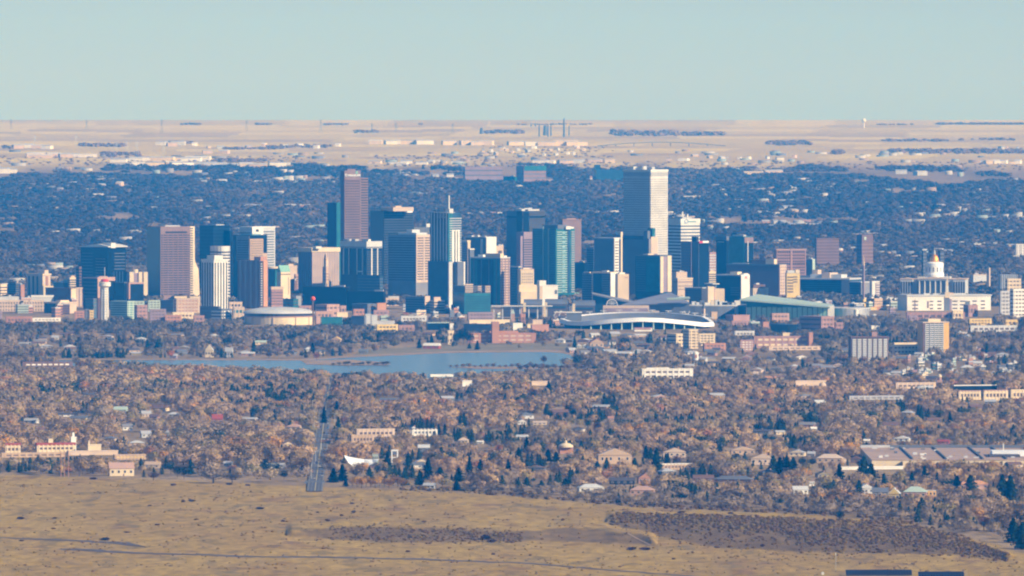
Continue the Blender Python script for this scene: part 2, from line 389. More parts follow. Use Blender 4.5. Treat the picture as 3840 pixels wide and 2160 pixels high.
T(255, 262, 289, 1040, 16880, 'cream stepped block beside the wide dark glass tower', 'cream', a=60, name='stepped_block', cat='building').bands('window', 4, .5).pent('sand', .2, .7, 1034)
# wide glass tower with the curved roof plate
t = T(298, 405, 470, 928, 16850, 'wide dark glass tower under a curved white roof plate', 'glass', name='glass_tower')
t.bands('slate', 5.2, .22, 945, 1062, 'FR', (.05, .45), (.35, .95)).bands('ribbed', 5.2, .2, 966, 1062, 'F', (.55, .9))
t.pent('white', .75, 1.05, 911, .1, .35)
mb = MB(); n = 10
for i in range(n):
    u0, u1 = -.06 + 1.1 * i / n, -.06 + 1.1 * (i + 1) / n
    h0, h1 = 1.2 + 4.5 * math.sin(u0 * 2.6) ** 2, 1.2 + 4.5 * math.sin(u1 * 2.6) ** 2
    x0, x1 = -t.A / 2 + u0 * t.A, -t.A / 2 + u1 * t.A
    mb.prism([(x0, -t.B * .55), (x1, -t.B * .55), (x1, t.B * .55), (x0, t.B * .55)], t.H + 0.5, [t.H + h0, t.H + h1, t.H + h1, t.H + h0])
mb.build('roof_plate', M('white'), t.root)
T(285, 297, 301, 1000, 16800, 'plum narrow slab at the left foot of the wide dark glass tower', 'brown', name='office_slab', cat='building').bands('glass', 5, .4)
t = T(310, 365, 428, 1040, 16150, 'salmon framed dark glass office behind the white observation tower', 'glass', name='framed_office', cat='office building')
t.panel('salmon', 'R', 365, 428, 1040, 1054, 1.0, 'frame_beam').panel('salmon', 'R', 365, 374, 1054, 1125, 1.0, 'frame_leg').panel('salmon', 'F', 310, 365, 1040, 1045, .8, 'frame_beam').bands('slate', 6, .15, 1052, 1118, 'F').pent('salmon', .6, .8, 1037)
# observation tower
d = 15880; r_ = empty('observation_tower', (X(393, d), d, G(d))); tag(r_, 'white lattice column with saucer top, red ring and thin mast', 'observation tower')
zz = lambda row: Z(row, d) - G(d)
MB().lathe(0, 0, [(6.4, -5), (5.4, zz(1190)), (4.9, zz(1076))], 16).build('column', M('pale'), r_)
for k in range(13):
    MB().lathe(0, 0, [(5.35 - .02 * k, 8 + k * 3.95), (5.7, 9 + k * 3.95), (5.35, 10.2 + k * 3.95)], 16).build('ring', M('white'), r_)
for k in range(8):
    a = k * math.pi / 4; c, s_ = math.cos(a), math.sin(a)
    MB().bar((6.2 * c, 6.2 * s_, 0), (5.3 * c, 5.3 * s_, zz(1076)), .9).build('rib', M('white'), r_)
MB().lathe(0, 0, [(5, zz(1080)), (8.6, zz(1074)), (9.4, zz(1072)), (9.4, zz(1064)), (8.9, zz(1063))], 24).build('saucer', M('white'), r_)
MB().lathe(0, 0, [(8.95, zz(1063)), (9, zz(1061.5)), (9.6, zz(1061)), (9.6, zz(1058)), (7, zz(1057))], 24).build('deck', M('white'), r_)
MB().lathe(0, 0, [(6, zz(1057)), (6.4, zz(1056)), (5.8, zz(1048)), (2, zz(1046))], 20).build('crown_ring', M('red'), r_)
MB().bar((0, 0, zz(1047)), (0, 0, zz(1002)), .9).build('mast', M('pale'), r_)
T(420, 466, 476, 1018, 16700, 'blue grey tower with rounded ribs right of the wide dark glass tower', 'slate', name='ribbed_tower').piers('pale', 4, 'F', .35)
t = T(474, 484, 552, 1024, 16600, 'cream apartment block of separate bays, tallest one topped by a cylinder', 'violet', a=72, name='bayed_apartment', cat='apartment building')
t.panel('cream', 'R', 485, 500, 1020, 1058, 2.2, 'bay').panel('cream', 'R', 519, 532, 1020, 1062, 2.0, 'bay').panel('cream', 'R', 537, 552, 1020, 1112, 2.4, 'bay')
MB().cyl(0, -t.B * .1, 5, 5, t.H - 1, t.z(1010), 14).build('roof_cylinder', M('cream'), t.root)
T(424, 466, 472, 1059, 16080, 'black glass cube left of the salmon portal', 'glass', name='glass_cube', cat='office building').cap('slate', th=1)
t = T(470, 482, 538, 1061, 16130, 'black glass block inside a salmon portal frame', 'glass', a=62, name='portal_office', cat='office building')
t.panel('salmon', 'R', 482, 538, 1059, 1065, 1.4, 'frame_beam').panel('salmon', 'R', 482, 487, 1065, 1122, 1.4, 'frame_leg').panel('salmon', 'F', 470, 482, 1061, 1122, .6, 'frame_leg')
# the big tower with flared foot
t = T(547, 602, 712, 850, 16600, 'large brown granite tower with flared right foot and many window rows', 'granite', a=66, name='granite_tower', body=None)
MB().box(-t.A / 2, t.A / 2, -t.B / 2, t.B / 2, -8, t.H).build('wall', M('granite'), t.root)
t.panel('glass', 'F', 547, 602, 852, 1112, .3, 'glass_wall')
t.bands('window', 4.1, .45, 878, 1108, 'R', ru=(.02, .98)).panel('window', 'R', 620, 700, 868, 875, .4, 'window_band').piers('granite', 6, 'R', .12, 877, 1110)
sc = S(t.d); y0 = t.B / 2
prof = [(1112, 44), (1050, 40), (1010, 37), (998, 30), (985, 24), (975, 21), (850, 20)]
for (ra, wa), (rb, wb) in zip(prof[:-1], prof[1:]):
    za, zb_ = (t.z(ra) if ra != 1112 else -8), t.z(rb)
    f = 1 / math.cos(t.a) * .62
    MB().prism([(t.A / 2 - 14, y0 - 1), (t.A / 2 - .5, y0 - 1), (t.A / 2 - .5, y0 + 0), (t.A / 2 - 14, y0)][::1], za, zb_)
    MB().prism([(t.A / 2 - 22, y0), (t.A / 2 - .2, y0), (t.A / 2 - .2 - wa * sc * .25, y0 + wa * sc * 1.0), (t.A / 2 - 22, y0 + wa * sc * 1.0)], za, zb_,
        [(t.A / 2 - 22, y0), (t.A / 2 - .2, y0), (t.A / 2 - .2 - wb * sc * .25, y0 + wb * sc * 1.0), (t.A / 2 - 22, y0 + wb * sc * 1.0)]).build('flared_bay', M('cream'), t.root)  # cream on the granite tower: sunlit brightness put into the colour
me = MB().prism([(t.A / 2 - 4, y0 + .3), (t.A / 2 + .15, y0 + .3), (t.A / 2 - .2 - 14 * sc * .25 + .2, y0 + 13 * sc), (t.A / 2 - 6, y0 + 13 * sc)], 0, 1.9).mesh('window_band', M('window'))
for k in range(30): obj('window_band', me, t.root, (0, 0, 6 + k * 4.1))
t.pent('pale', .3, .8, 846)
T(747, 800, 860, 845, 16950, 'black glass tower with notched right shoulder behind the white ribbed tower', 'glass', name='black_tower').wing('glass', 800, 862, 872, 865, 8).pent('pale', .6, .9, 842).bands('blueglass', 6, .1)
# drum ended white tower
t = T(787, 830, 862, 923, 16650, 'grey tower with rounded corner and white bands, behind the ribbed tower', 'pale', name='banded_tower')
MB().cyl(t.A / 2 - 9, -t.B / 2 + 9, 12, 12, 0, t.H, 20).build('rounded_corner', M('white'), t.root)
t.bands('window', 5.2, .45, 940, 1110, e=.5)
me = MB().cyl(t.A / 2 - 9, -t.B / 2 + 9, 12.5, 12.5, 0, 2.3, 20).mesh('window_band', M('window'))
for k in range(int((t.H - 10) / 5.2)): obj('window_band', me, t.root, (0, 0, 5 + k * 5.2))
t = T(754, 802, 853, 973, 16120, 'bright white tower of upright ribs with dark slots between', 'white', name='ribbed_tower')
t.piers('window', 5, 'F', .42, 985).piers('window', 5, 'R', .35, 985).bands('window', 6, .4, 975, 982).cap('white', th=3).pent('white', .45, 1.05, 958, .0, .6)
# behind: white office with logo cube
t = T(897, 945, 1030, 851, 17350, 'white office tower with grey stripes and a small dark logo cube near its top', 'pale', name='striped_tower')
t.bands('slate', 4.5, .4, 868, 880, 'F').bands('slate', 4.6, .5, 865, 1000, 'R', ru=(.5, .95)).panel('white', 'R', 945, 985, 851, 882, .9).panel('window', 'R', 958, 968, 860, 869, 1.4, 'logo').cap('white', th=2)
t = T(872, 935, 1000, 882, 16760, 'dark glass tower wrapped by a tan grid of square windows', 'glass', name='gridded_tower')
t.panel('ribbed', 'F', 886, 935, 884, 980, .5, 'stone_grid').panel('tan', 'R', 936, 985, 896, 975, .8, 'stone_grid').panel('tan', 'R', 985, 1000, 950, 975, .8, 'stone_grid')  # one stone grid: grey carries the shade, tan the sunlit face
t.bands('window', 4.2, .45, 900, 973, 'R', ru=(.04, .74), e=1.0).piers('tan', 10, 'R', .5, 897, 975, 0, .77, 1.25).bands('window', 4.2, .4, 898, 978, 'F', (.28, .98), e=.7).pent('paleglass', .2, .9, 878)
t = T(889, 972, 1004, 977, 16200, 'plum brown apartment tower with a bright orange strip of balconies', 'brown', name='apartment_tower')
t.piers('ribbed', 4, 'F', .35).panel('orange', 'R', 986, 1001, 976, 1150, 1.4, 'orange_wall').panel('window', 'R', 972, 984, 980, 1150, .5, 'balcony_recess')
t.bands('pale', 4, .35, 985, 1148, 'R', ru=(.12, .3), e=1.6, name='balcony').pent('terracotta', .72, 1.02, 963, .1, .8)
t = T(1004, 1032, 1040, 1006, 16500, 'dark green glass block under a round white roof disc', 'teal', name='glass_block', cat='building')
MB().cyl(0, 0, 13, 13, t.H - .5, t.z(1000), 20).build('roof_disc', M('cream'), t.root)
t = T(1038, 1053, 1088, 1020, 16420, 'beige tower with a sloping green copper roof', 'cream', name='copper_roof_tower')
MB().gable(-t.A / 2, t.A / 2, -t.B / 2, t.B / 2, t.H, t.z(995), 'y').build('roof', M('copper'), t.root)
t.bands('softwin', 5, .3, 1024, 1034, 'R').piers('softwin', 1, 'R', .06, 1040, 1105, .6, 1)
T(1012, 1018, 1061, 1075, 16260, 'rose brick cube with sand cap below the copper roof tower', 'rose', a=70, name='brick_block', cat='building').bands('softwin', 5, .3, 1092).cap('sand', 1075, 1086)
T(1068, 1078, 1114, 997, 17600, 'low sand brick block behind the copper roof tower', 'sand', a=60, name='small_block', cat='building').pent('sand', 0, .5, 990).dress('sand')
T(1088, 1104, 1108, 1050, 16900, 'narrow plum slab between copper roof tower and ribbed corniced tower', 'brown', name='slab', cat='building').dress('brown')
T(1103, 1108, 1118, 1028, 17000, 'narrow salmon strip of a tower left of the ribbed corniced tower', 'salmon', a=60, name='slab', cat='building').bands('softwin', 4, .4)
t = T(1117, 1170, 1271, 930, 16750, 'broad tower of fine upright ribs with overhanging cream cornice', 'violet', a=56, name='corniced_tower')
t.piers('slate', 7, 'F', .5, 946).piers('sand', 16, 'R', .5, 946).cap('cream', 929, 945, 1.5).pent('white', .9, 1.2, 924, 0.05, .25)
# clock tower
d = 17180; r_ = empty('clock_tower', (X(1222, d), d, G(d)), R(-40)); tag(r_, 'slender tan brick clock tower with pointed roof before the corniced tower', 'clock tower')
zz = lambda row: Z(row, d) - G(d); w_ = 3.7
MB().box(-w_, w_, -w_, w_, -5, zz(1000)).build('shaft', M('tan'), r_)
MB().box(-w_ - .7, w_ + .7, -w_ - .7, w_ + .7, zz(1024), zz(1021)).build('cornice', M('sand'), r_)
MB().box(-w_ + .9, w_ - .9, -w_ + .9, w_ - .9, zz(1000), zz(975)).build('belfry', M('sand'), r_)
MB().prism([(-w_ + .6, -w_ + .6), (w_ - .6, -w_ + .6), (w_ - .6, w_ - .6), (-w_ + .6, w_ - .6)], zz(975), zz(948), [(-.3, -.3), (.3, -.3), (.3, .3), (-.3, .3)]).build('roof', M('tan'), r_)
for rz in (0, 90): MB().cyl(0, 0, 1.7, 1.7, w_ - 8.0, -w_ - .25, 16).build('clock_face', M('slate'), r_).rotation_euler = (R(90), 0, R(rz))
for o in [x for x in r_.children if x.name.startswith('clock_face')]: o.location.z = zz(1008)
for k in range(3): MB().box(-w_ - .2, w_ + .2, -w_ - .2, w_ + .2, zz(1050) + k * 5, zz(1050) + k * 5 + 1).build('string_course', M('brown'), r_)
T(1227, 1262, 1281, 760, 17500, 'dark green glass slab left of the pink granite skyscraper', 'teal', name='glass_slab').panel('glass', 'F', 1227, 1262, 760, 1060, .4, 'glass_wall')
# pink granite skyscraper
t = T(1277, 1292, 1352, 640, 17150, 'tall pink granite skyscraper with white lettering and green mark near its top', 'granite', a=66, name='granite_skyscraper', cat='skyscraper')
t.bands('window', 4.6, .42, 674, 1060, 'R', ru=(.03, .97)).piers('granite', 9, 'R', .3, 672, 1060, e=.6).panel('brown', 'F', 1277, 1292, 641, 1060, .3, 'shade_toned_wall')  # brown panel puts the left face's shade into its colour
t.pent('granite', .3, .7, 634)
mb = MB().box(t.A / 2 - 25, t.A / 2 - .5, t.B / 2 - 1, t.B / 2 + 31 * S(t.d), -8, t.z(667)); mb.build('wing', M('granite'), t.root)
me = MB().box(t.A / 2 - 1, t.A / 2 - .2, t.B / 2 + 1, t.B / 2 + 30 * S(t.d), 0, 2).mesh('window_band', M('window'))
for k in range(36): obj('window_band', me, t.root, (0, 0, t.z(676) - k * 4.6))
t.text('CenturyLink', 'signwhite', 'R', 1322, 657, 9)
MB().prism([(t.A / 2 + .2, 6), (t.A / 2 + .8, 6), (t.A / 2 + .8, 10), (t.A / 2 + .2, 10)], t.z(652), t.z(642)).build('logo', M('copper'), t.root)
# white framed dark glass tower
t = T(1276, 1375, 1430, 905, 16400, 'dark glass tower with a white crown and thin white vertical frames', 'glass', name='white_crown_tower')
t.cap('pale', 905, 931, .8, 'crown').bands('window', 3, .5, 925, 930, e=1.2)
for p0, p1 in ((1286, 1289), (1307, 1309), (1338, 1340), (1359, 1361)): t.panel('white', 'F', p0, p1, 932, 1030, .9, 'frame')
for p0, p1 in ((1391, 1395), (1413, 1416)): t.panel('white', 'R', p0, p1, 932, 1032, .9, 'frame')
t.panel('white', 'F', 1338, 1361, 1017, 1020, .9, 'frame').bands('slate', 4.2, .2, 940, 1060, 'R').clutter('white', 5, 3)
T(1340, 1424, 1436, 1034, 16180, 'dark blue banded office block at the foot of the white crowned tower', 'blueglass', name='glass_office', cat='office building').bands('slate', 5, .25)
T(1133, 1298, 1312, 1077, 16050, 'long low black glass building in front of the clock tower', 'glass', a=28, name='glass_hall', cat='building').pent('slate', .2, .5, 1064).dress('dark')
T(1296, 1438, 1446, 1094, 16020, 'low black glass podium right of the long black building', 'glass', a=28, name='glass_podium', cat='building').dress('dark')
t = T(1387, 1440, 1549, 790, 17250, 'bulky black tower with beige roof house and white rooftop sign', 'glass', a=56, name='black_tower', cat='skyscraper')
t.bands('slate', 4.4, .18, 800, 1090, 'R').pent('sand', .55, 1.45, 777, .1, .8).pent('sand', .8, 1.2, 772, .3, .5).panel('signwhite', 'R', 1517, 1545, 789, 798, 1.0, 'sign')
t = T(1455, 1560, 1618, 880, 16620, 'wide grey office tower with sunlit tan banded side', 'ribbed', a=42, name='banded_office_tower')
t.bands('window', 4.2, .4, 888, 1055, 'F').panel('sand', 'R', 1561, 1617, 880, 1060, .35, 'sun_toned_wall').bands('softwin', 4.4, .45, 888, 1052, 'R', ru=(.08, .94), e=.6).piers('sand', 1, 'R', .08, 885, 1055, .0, 1, .8)  # sand panel over the grey body: sunlight on this face as colour
t.pent('pale', .55, .75, 862, .2, .7).pent('pale', .3, .95, 873, .1, .8).clutter('pale', 3, 4)
T(1546, 1552, 1620, 852, 17500, 'dark block of fine white uprights between black tower and spired tower', 'glass', a=70, name='ribbed_block', cat='building').piers('pale', 14, 'R', .3).pent('white', .4, .9, 839, .7, .95)
# spired residential tower
t = T(1612, 1680, 1729, 798, 16120, 'slim glass and white apartment tower with stepped shoulders and tall spire', 'blueglass', a=42, name='spired_tower', cat='skyscraper')
t.piers('pale', 6, 'F', .25, 800).panel('teal', 'R', 1681, 1697, 800, 1130, .3, 'glass_wall').bands('pale', 3.9, .3, 815, 985, 'R', ru=(.1, 1), e=.9, name='balcony')
t.panel('white', 'R', 1693, 1721, 862, 1070, 1.6, 'white_frame').panel('glass', 'R', 1701, 1705, 866, 1070, 1.8, 'slot').panel('glass', 'R', 1711, 1714, 866, 1070, 1.8, 'slot')
t.pent('white', .35, .95, 797, 0, .6, 'crown', t.H - 8).pent('pale', .8, 1.0, 783, .1, .4).mast('white', .9, .2, 733, 2.0, 'spire')
t.wing('blueglass', 1604, 1682, 1697, 980, -6).wing('pale', 1680, 1684, 1697, 982, -9, 'white_frame').wing('slate', 1700, 1716, 1737, 982, -4).panel('white', 'R', 1724, 1729, 982, 1110, 9.0, 'white_frame').piers('pale', 9, 'F', .14, 985, e=3.2)
t = T(1733, 1752, 1761, 902, 16800, 'violet apartment slab edged by a cream frame beside the spired tower', 'violet', a=60, name='framed_slab', cat='apartment building')
t.bands('window', 4, .4, 912, 1060, 'F').cap('cream', 901, 907, .6, 'frame').panel('cream', 'R', 1753, 1761, 905, 1063, .8, 'frame')
T(1755, 1762, 1778, 933, 16780, 'thin white topped grey annex right of the cream framed slab', 'slate', a=50, name='annex', cat='building').cap('white', th=1.5)
t = T(1746, 1822, 1860, 889, 16950, 'grey office with a blank bright white end block', 'slate', name='white_end_office', cat='office building')
t.panel('white', 'R', 1823, 1860, 889, 952, .8, 'white_block').panel('white', 'F', 1803, 1811, 896, 952, .8, 'white_strip').cap('pale', th=1.5).clutter('pale', 4, 3)
T(1852, 1861, 1888, 922, 17000, 'plain tan block tucked right of the blank white end block', 'sand', a=60, name='small_block', cat='building').dress('sand').panel('softwin', 'R', 1868, 1882, 940, 950, .4, 'window')
t = T(1763, 1876, 1912, 966, 16320, 'dark teal office tower with a lilac gridded sunny side', 'teal', a=40, name='teal_office_tower')
t.piers('slate', 4, 'F', .12).panel('granite', 'R', 1877, 1911, 967, 1150, .4, 'stone_wall').bands('sand', 4.4, .35, 972, 1148, 'R', e=.6).piers('granite', 3, 'R', .3, 968, 1150, e=.8)
t.cap('pale', th=1.5).pent('cream', .5, 1.0, 951, 0, .35).clutter('white', 4, 4).panel('glass', 'F', 1790, 1850, 975, 1150, .3, 'glass_wall')
t = T(1900, 1960, 2044, 791, 17450, 'large charcoal tower with a darker recessed band below its roof', 'slate', name='charcoal_tower', cat='skyscraper')
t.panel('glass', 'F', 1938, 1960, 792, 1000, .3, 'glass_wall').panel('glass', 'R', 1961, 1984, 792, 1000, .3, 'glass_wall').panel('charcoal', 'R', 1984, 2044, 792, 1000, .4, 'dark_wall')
t.bands('glass', 7, .7, 809, 819, e=.8).clutter('pale', 6, 5).pent('pale', .5, 1, 785)
t = T(1936, 1964, 1996, 870, 17000, 'stepped rose and blue banded tower left of the teal glass towers', 'violet', name='stepped_tower')
t.bands('slate', 4.4, .5, 895, 1000, 'F').bands('window', 4.4, .45, 895, 1005, 'R').wing('violet', 1938, 1952, 1965, 885, -3)
t = T(1997, 2084, 2156, 858, 16560, 'teal glass apartment tower with bright white rooftop boxes', 'teal', a=45, name='teal_tower', cat='skyscraper')
t.bands('paleglass', 4, .1, 862, 1100, 'F').panel('mint', 'F', 2036, 2039, 850, 1080, .8, 'fin').panel('mint', 'F', 2056, 2059, 858, 1080, .8, 'fin')
t.bands('mint', 4, .32, 866, 1100, 'R', ru=(.05, .62), e=.8, name='balcony').panel('blueglass', 'R', 2127, 2136, 862, 1100, 1.0, 'glass_wall').bands('paleglass', 8, .6, 866, 1100, 'R', ru=(.32, .48), e=1.2, name='glass_bay').bands('grey', 4, .5, 866, 1100, 'R', ru=(.8, .97), e=1.0, name='balcony')
t.pent('slate', .35, 1.0, 844, .1, .6).pent('white', .9, 1.08, 849, .45, .7, 'roof_box').pent('white', .8, .98, 852, .8, .98, 'roof_box')
t = T(2103, 2110, 2180, 823, 17350, 'rose granite tower partly hidden behind the teal glass apartment tower', 'granite', a=68, name='rose_tower')
t.bands('granite', 4.6, .42, 838, 985, 'R', ru=(.4, .97)).pent('salmon', .3, .7, 819).cap('granite', th=2)
T(1912, 1944, 1950, 1000, 16300, 'teal shaded office slab left of the cream stepped tower', 'blueglass', name='glass_office', cat='office building').bands('slate', 4.5, .25).cap('pale', th=1.2)
# art deco
t = T(1941, 1952, 2002, 1010, 16180, 'cream stepped art deco tower with rows of square windows', 'cream', a=74, name='art_deco_tower')
t.wing('cream', 1940, 1947, 2014, 1068, -3).wing('cream', 1946, 1953, 2022, 1094, -8).pent('cream', .2, .8, 1005).cap('sand', th=1.2)
t.bands('softwin', 5, .45, 1022, 1064, 'R', ru=(.1, .93), e=.4).piers('cream', 7, 'R', .5, 1018, 1066, e=.6)
for k in range(4):
    t.bands('softwin', 5, .5, 1098 + k * 7, 1104 + k * 7, 'R', ru=(.1, 1.28), e=7.2 if k else 7.2)
t = T(2014, 2023, 2092, 1070, 16120, 'windowless cream white box right of the art deco tower', 'white', a=74, name='blank_block', cat='building')
t.pent('white', 0, 1, 1052, 0.0, .36).cap('white', th=1.2).panel('slate', 'R', 2080, 2090, 1088, 1103, .4, 'logo').panel('sand', 'R', 2023, 2034, 1072, 1120, .3, 'wall_strip')
T(2150, 2192, 2200, 985, 17100, 'small black glass block right of the teal glass apartment tower', 'glass', name='small_block', cat='building').dress('dark')
T(2200, 2226, 2232, 928, 17350, 'narrow dark banded block left of the ribbed hotel slab', 'slate', name='small_block', cat='building').bands('glass', 4, .5)
t = T(2254, 2318, 2335, 880, 17150, 'grey slab rising behind the ribbed hotel slab, left of the tallest tower', 'ribbed', name='grey_slab').bands('slate', 4.4, .3, 884, 960)
t.pent('white', .8, 1.05, 868)
t = T(2228, 2302, 2334, 892, 16900, 'ribbed hotel slab with a sunlit white end left of the tallest tower', 'ribbed', name='ribbed_slab')
t.piers('slate', 12, 'F', .5, 898).panel('white', 'R', 2303, 2320, 895, 1025, .8, 'white_end').panel('window', 'R', 2321, 2326, 900, 1025, .5, 'slot').panel('cream', 'R', 2327, 2334, 870, 1030, 1.0, 'white_end').bands('softwin', 5, .35, 902, 1022, 'R', ru=(.1, .5), e=1.0).cap('pale', th=1.5)
T(2183, 2220, 2226, 1024, 16320, 'teal grey apartment slab with cream roof box, lower left of hotel slab', 'slate', name='apartment_slab', cat='apartment building').bands('glass', 4, .35).pent('cream', .1, .7, 1020)
t = T(2222, 2288, 2309, 1021, 16260, 'dark glass and white paired slabs below the ribbed hotel slab', 'slate', name='paired_slab', cat='apartment building')
t.panel('glass', 'F', 2226, 2257, 1024, 1120, .4, 'glass_wall').bands('glass', 4, .3, 1026, 1115, 'F', (.55, 1)).panel('white', 'R', 2289, 2308, 1023, 1122, .8, 'white_end').cap('cream', th=2).pent('white', .5, .8, 1015, .1, .5)
t = T(2307, 2316, 2358, 1028, 16200, 'cream gridded apartment block right of the paired slabs', 'cream', a=66, name='gridded_block', cat='apartment building')
t.bands('sand', 4, .4, 1034, 1120, 'R', e=.35).piers('cream', 8, 'R', .45, e=.6).panel('salmon', 'R', 2343, 2355, 1038, 1043, .8, 'sign').pent('white', .0, .6, 1022)
# tallest tower
t = T(2339, 2440, 2505, 637, 17080, 'tallest tower, grey and cream, square with a fine grid of windows', 'white', a=43, name='gridded_skyscraper', cat='skyscraper')
t.bands('slate', 4.05, .5, 668, 1090, 'F').bands('softwin', 4.05, .42, 668, 1090, 'R').piers('pale', 24, 'F', .42, 640, e=.7).piers('white', 11, 'R', .45, 640, e=.7)
t.bands('slate', 13, .8, 645, 663, e=.35).cap('white', th=3, over=.9).clutter('pale', 8, 6).bands('glass', 20, .5, 1068, 1090)
MB().box(-t.A / 2 - 10, -t.A / 2 - .5, -6, 4, -8, t.z(795)).build('lift_shaft', M('pale'), t.root)
t = T(2335, 2434, 2467, 895, 16720, 'ribbed grey tower with blank pink side in front of the tallest tower', 'ribbed', a=40, name='ribbed_tower')
t.panel('charcoal', 'F', 2336, 2412, 884, 899, .6, 'louvre').piers('slate', 20, 'F', .45, 900).panel('sand', 'R', 2440, 2466, 888, 952, .9, 'blank_wall').wing('slate', 2414, 2428, 2438, 866, 2)
t.bands('slate', 30, .6, 955, 1090, 'R').pent('teal', .82, 1.0, 856, .4, .7)
t = T(2384, 2474, 2518, 958, 16400, 'teal banded glass tower with two cream columns on its sunny side', 'blueglass', a=42, name='columned_tower')
t.bands('slate', 4, .3, 965, 1095, 'F', (0, .42)).panel('teal', 'F', 2424, 2474, 962, 1095, .4, 'glass_wall').panel('cream', 'R', 2475, 2486, 962, 1098, 1.2, 'column').panel('violet', 'R', 2487, 2501, 960, 1095, .4, 'recess').panel('cream', 'R', 2502, 2517, 960, 1095, 1.2, 'column').pent('cream', .2, .4, 953).cap('slate', th=2)
t = T(2496, 2553, 2625, 820, 17400, 'white tower with blue stripes, rooftop antennas and a pale blue emblem', 'white', a=60, name='striped_tower', cat='skyscraper')
t.bands('slate', 5.9, .48, 842, 1085).cap('white', 820, 838, .6).panel('paleglass', 'R', 2581, 2610, 829, 834, .75, 'lettering')
mb = MB(); u = t.u('R', 2573)
for k in range(16):
    a0 = k * math.pi / 8; mb.bar((t.A / 2 + .9, -t.B / 2 + u * t.B + 3.4 * math.cos(a0), t.z(830) + 3.4 * math.sin(a0)), (t.A / 2 + .9, -t.B / 2 + u * t.B + 3.4 * math.cos(a0 + .4), t.z(830) + 3.4 * math.sin(a0 + .4)), .9)
mb.build('logo', M('blue'), t.root)
for k, (f, v, rw) in enumerate([(.5, .5, 794), (.6, .4, 800), (.7, .6, 803), (.8, .5, 806), (.4, .5, 808), (.75, .3, 810)]): t.mast('white', f, v, rw, 1.8)
t.pent('pale', .4, .8, 814)
t = T(2554, 2592, 2600, 905, 16950, 'speckled brown slab before the blue striped white tower', 'granite', name='brown_slab').bands('slate', 5, .3)
t = T(2596, 2620, 2658, 906, 16760, 'black tower with a small red and white sign along its top', 'slate', name='black_tower')
t.panel('glass', 'R', 2621, 2658, 907, 1080, .3, 'glass_wall').panel('red', 'R', 2621, 2634, 904, 912, 1.0, 'sign').panel('signwhite', 'R', 2634, 2657, 904, 911, 1.0, 'sign').wing('dark', 2594, 2612, 2620, 888, 6)
T(2652, 2659, 2687, 1018, 17000, 'cream banded block seen between two black towers', 'cream', a=62, name='banded_block', cat='building').bands('window', 4, .45).wing('sand', 2660, 2664, 2676, 1012, 2)
T(2655, 2661, 2688, 946, 17700, 'pinkish block with white panels far behind two black towers', 'rose', a=62, name='small_block', cat='building').bands('pale', 5, .4)
t = T(2686, 2724, 2730, 902, 16800, 'narrow black tower with grey cap left of the broad dark green tower', 'glass', name='black_tower').cap('slate', 886, 902, .3, 'crown').panel('pale', 'F', 2692, 2715, 906, 909, .6, 'sign')
t = T(2722, 2790, 2826, 887, 17050, 'broad dark green glass tower with a brown topped right wing', 'teal', name='green_tower')
t.panel('granite', 'R', 2791, 2825, 890, 911, .8, 'brown_band').panel('glass', 'R', 2791, 2825, 912, 1000, .5, 'glass_wall').panel('pale', 'R', 2802, 2805, 905, 982, 1.0, 'fin').pent('dark', 0.0, .3, 876, .6, .9).clutter('pale', 3, 3)
t = T(2726, 2921, 2950, 992, 16600, 'very broad plum brown block with gridded tan right end', 'brown', a=30, name='broad_block', cat='building')
t.panel('sand', 'R', 2923, 2948, 993, 1105, .8, 'gridded_end').bands('granite', 5, .4, 997, 1100, 'R', e=1.0).piers('sand', 4, 'R', .4, e=1.2, r0=994, r1=1105)
t.cap('slate', th=2).pent('brown', .45, .72, 976, .2, .7).pent('cream', .72, .88, 972, .2, .6).clutter('pale', 3, 2)
t = T(2686, 2777, 2811, 1031, 16280, 'hotel with dark glass side and dazzling white end marked in red', 'glass', a=32, name='hotel', cat='hotel')
t.panel('white', 'R', 2778, 2811, 1031, 1125, .9, 'white_end').bands('slate', 4, .25, 1075, 1110, 'F', (.6, .95)).panel('red', 'R', 2791, 2801, 1037, 1042, 1.3, 'emblem').panel('rose', 'R', 2790, 2802, 1044, 1047, 1.3, 'lettering').cap('pale', th=1.4, over=.3).pent('cream', .5, .8, 1020, .2, .7).pent('white', .85, 1.0, 1026, .4, .9)
T(2520, 2536, 2577, 1021, 16620, 'upper pink beige block right of the cream columned tower', 'sand', a=66, name='stepped_block', cat='building').dress('sand')
T(2524, 2541, 2598, 1043, 16500, 'sand coloured office with one dark window row near its top', 'sand', a=66, name='office_block', cat='office building').bands('granite', 3.5, .6, 1055, 1060).bands('softwin', 5, .15, 1066, 1092, 'R').cap('cream', th=1.5)
T(2569, 2634, 2652, 1079, 16260, 'blue grey gridded block left of the cream twin block', 'slate', a=32, name='gridded_block', cat='building').bands('glass', 4, .4).piers('slate', 12, 'F', .4, e=.5).cap('pale', th=1)
t = T(2632, 2655, 2717, 1083, 16160, 'cream and orange trimmed hotel block under a thin white roof disc', 'cream', a=68, name='twin_block', cat='hotel')
t.bands('salmon', 4, .4, 1090, 1125, 'R', e=.35).piers('cream', 12, 'R', .55, e=.6).panel('salmon', 'R', 2677, 2682, 1078, 1128, 1.0, 'orange_strip').wing('cream', 2648, 2655, 2678, 1073, -1)
MB().box(-t.A * .6, t.A * .6 + 4, -t.B * .3, t.B * .1, t.z(1066), t.z(1063)).build('roof_disc', M('white'), t.root)
MB().box(-t.A * .2, t.A * .4, -t.B * .28, t.B * .06, t.H - 1, t.z(1066)).build('roof_neck', M('slate'), t.root)
t = T(2902, 2912, 3023, 935, 17150, 'rose brick tower with wide rows of dark windows and a double bay', 'rose', a=76, name='brick_tower')
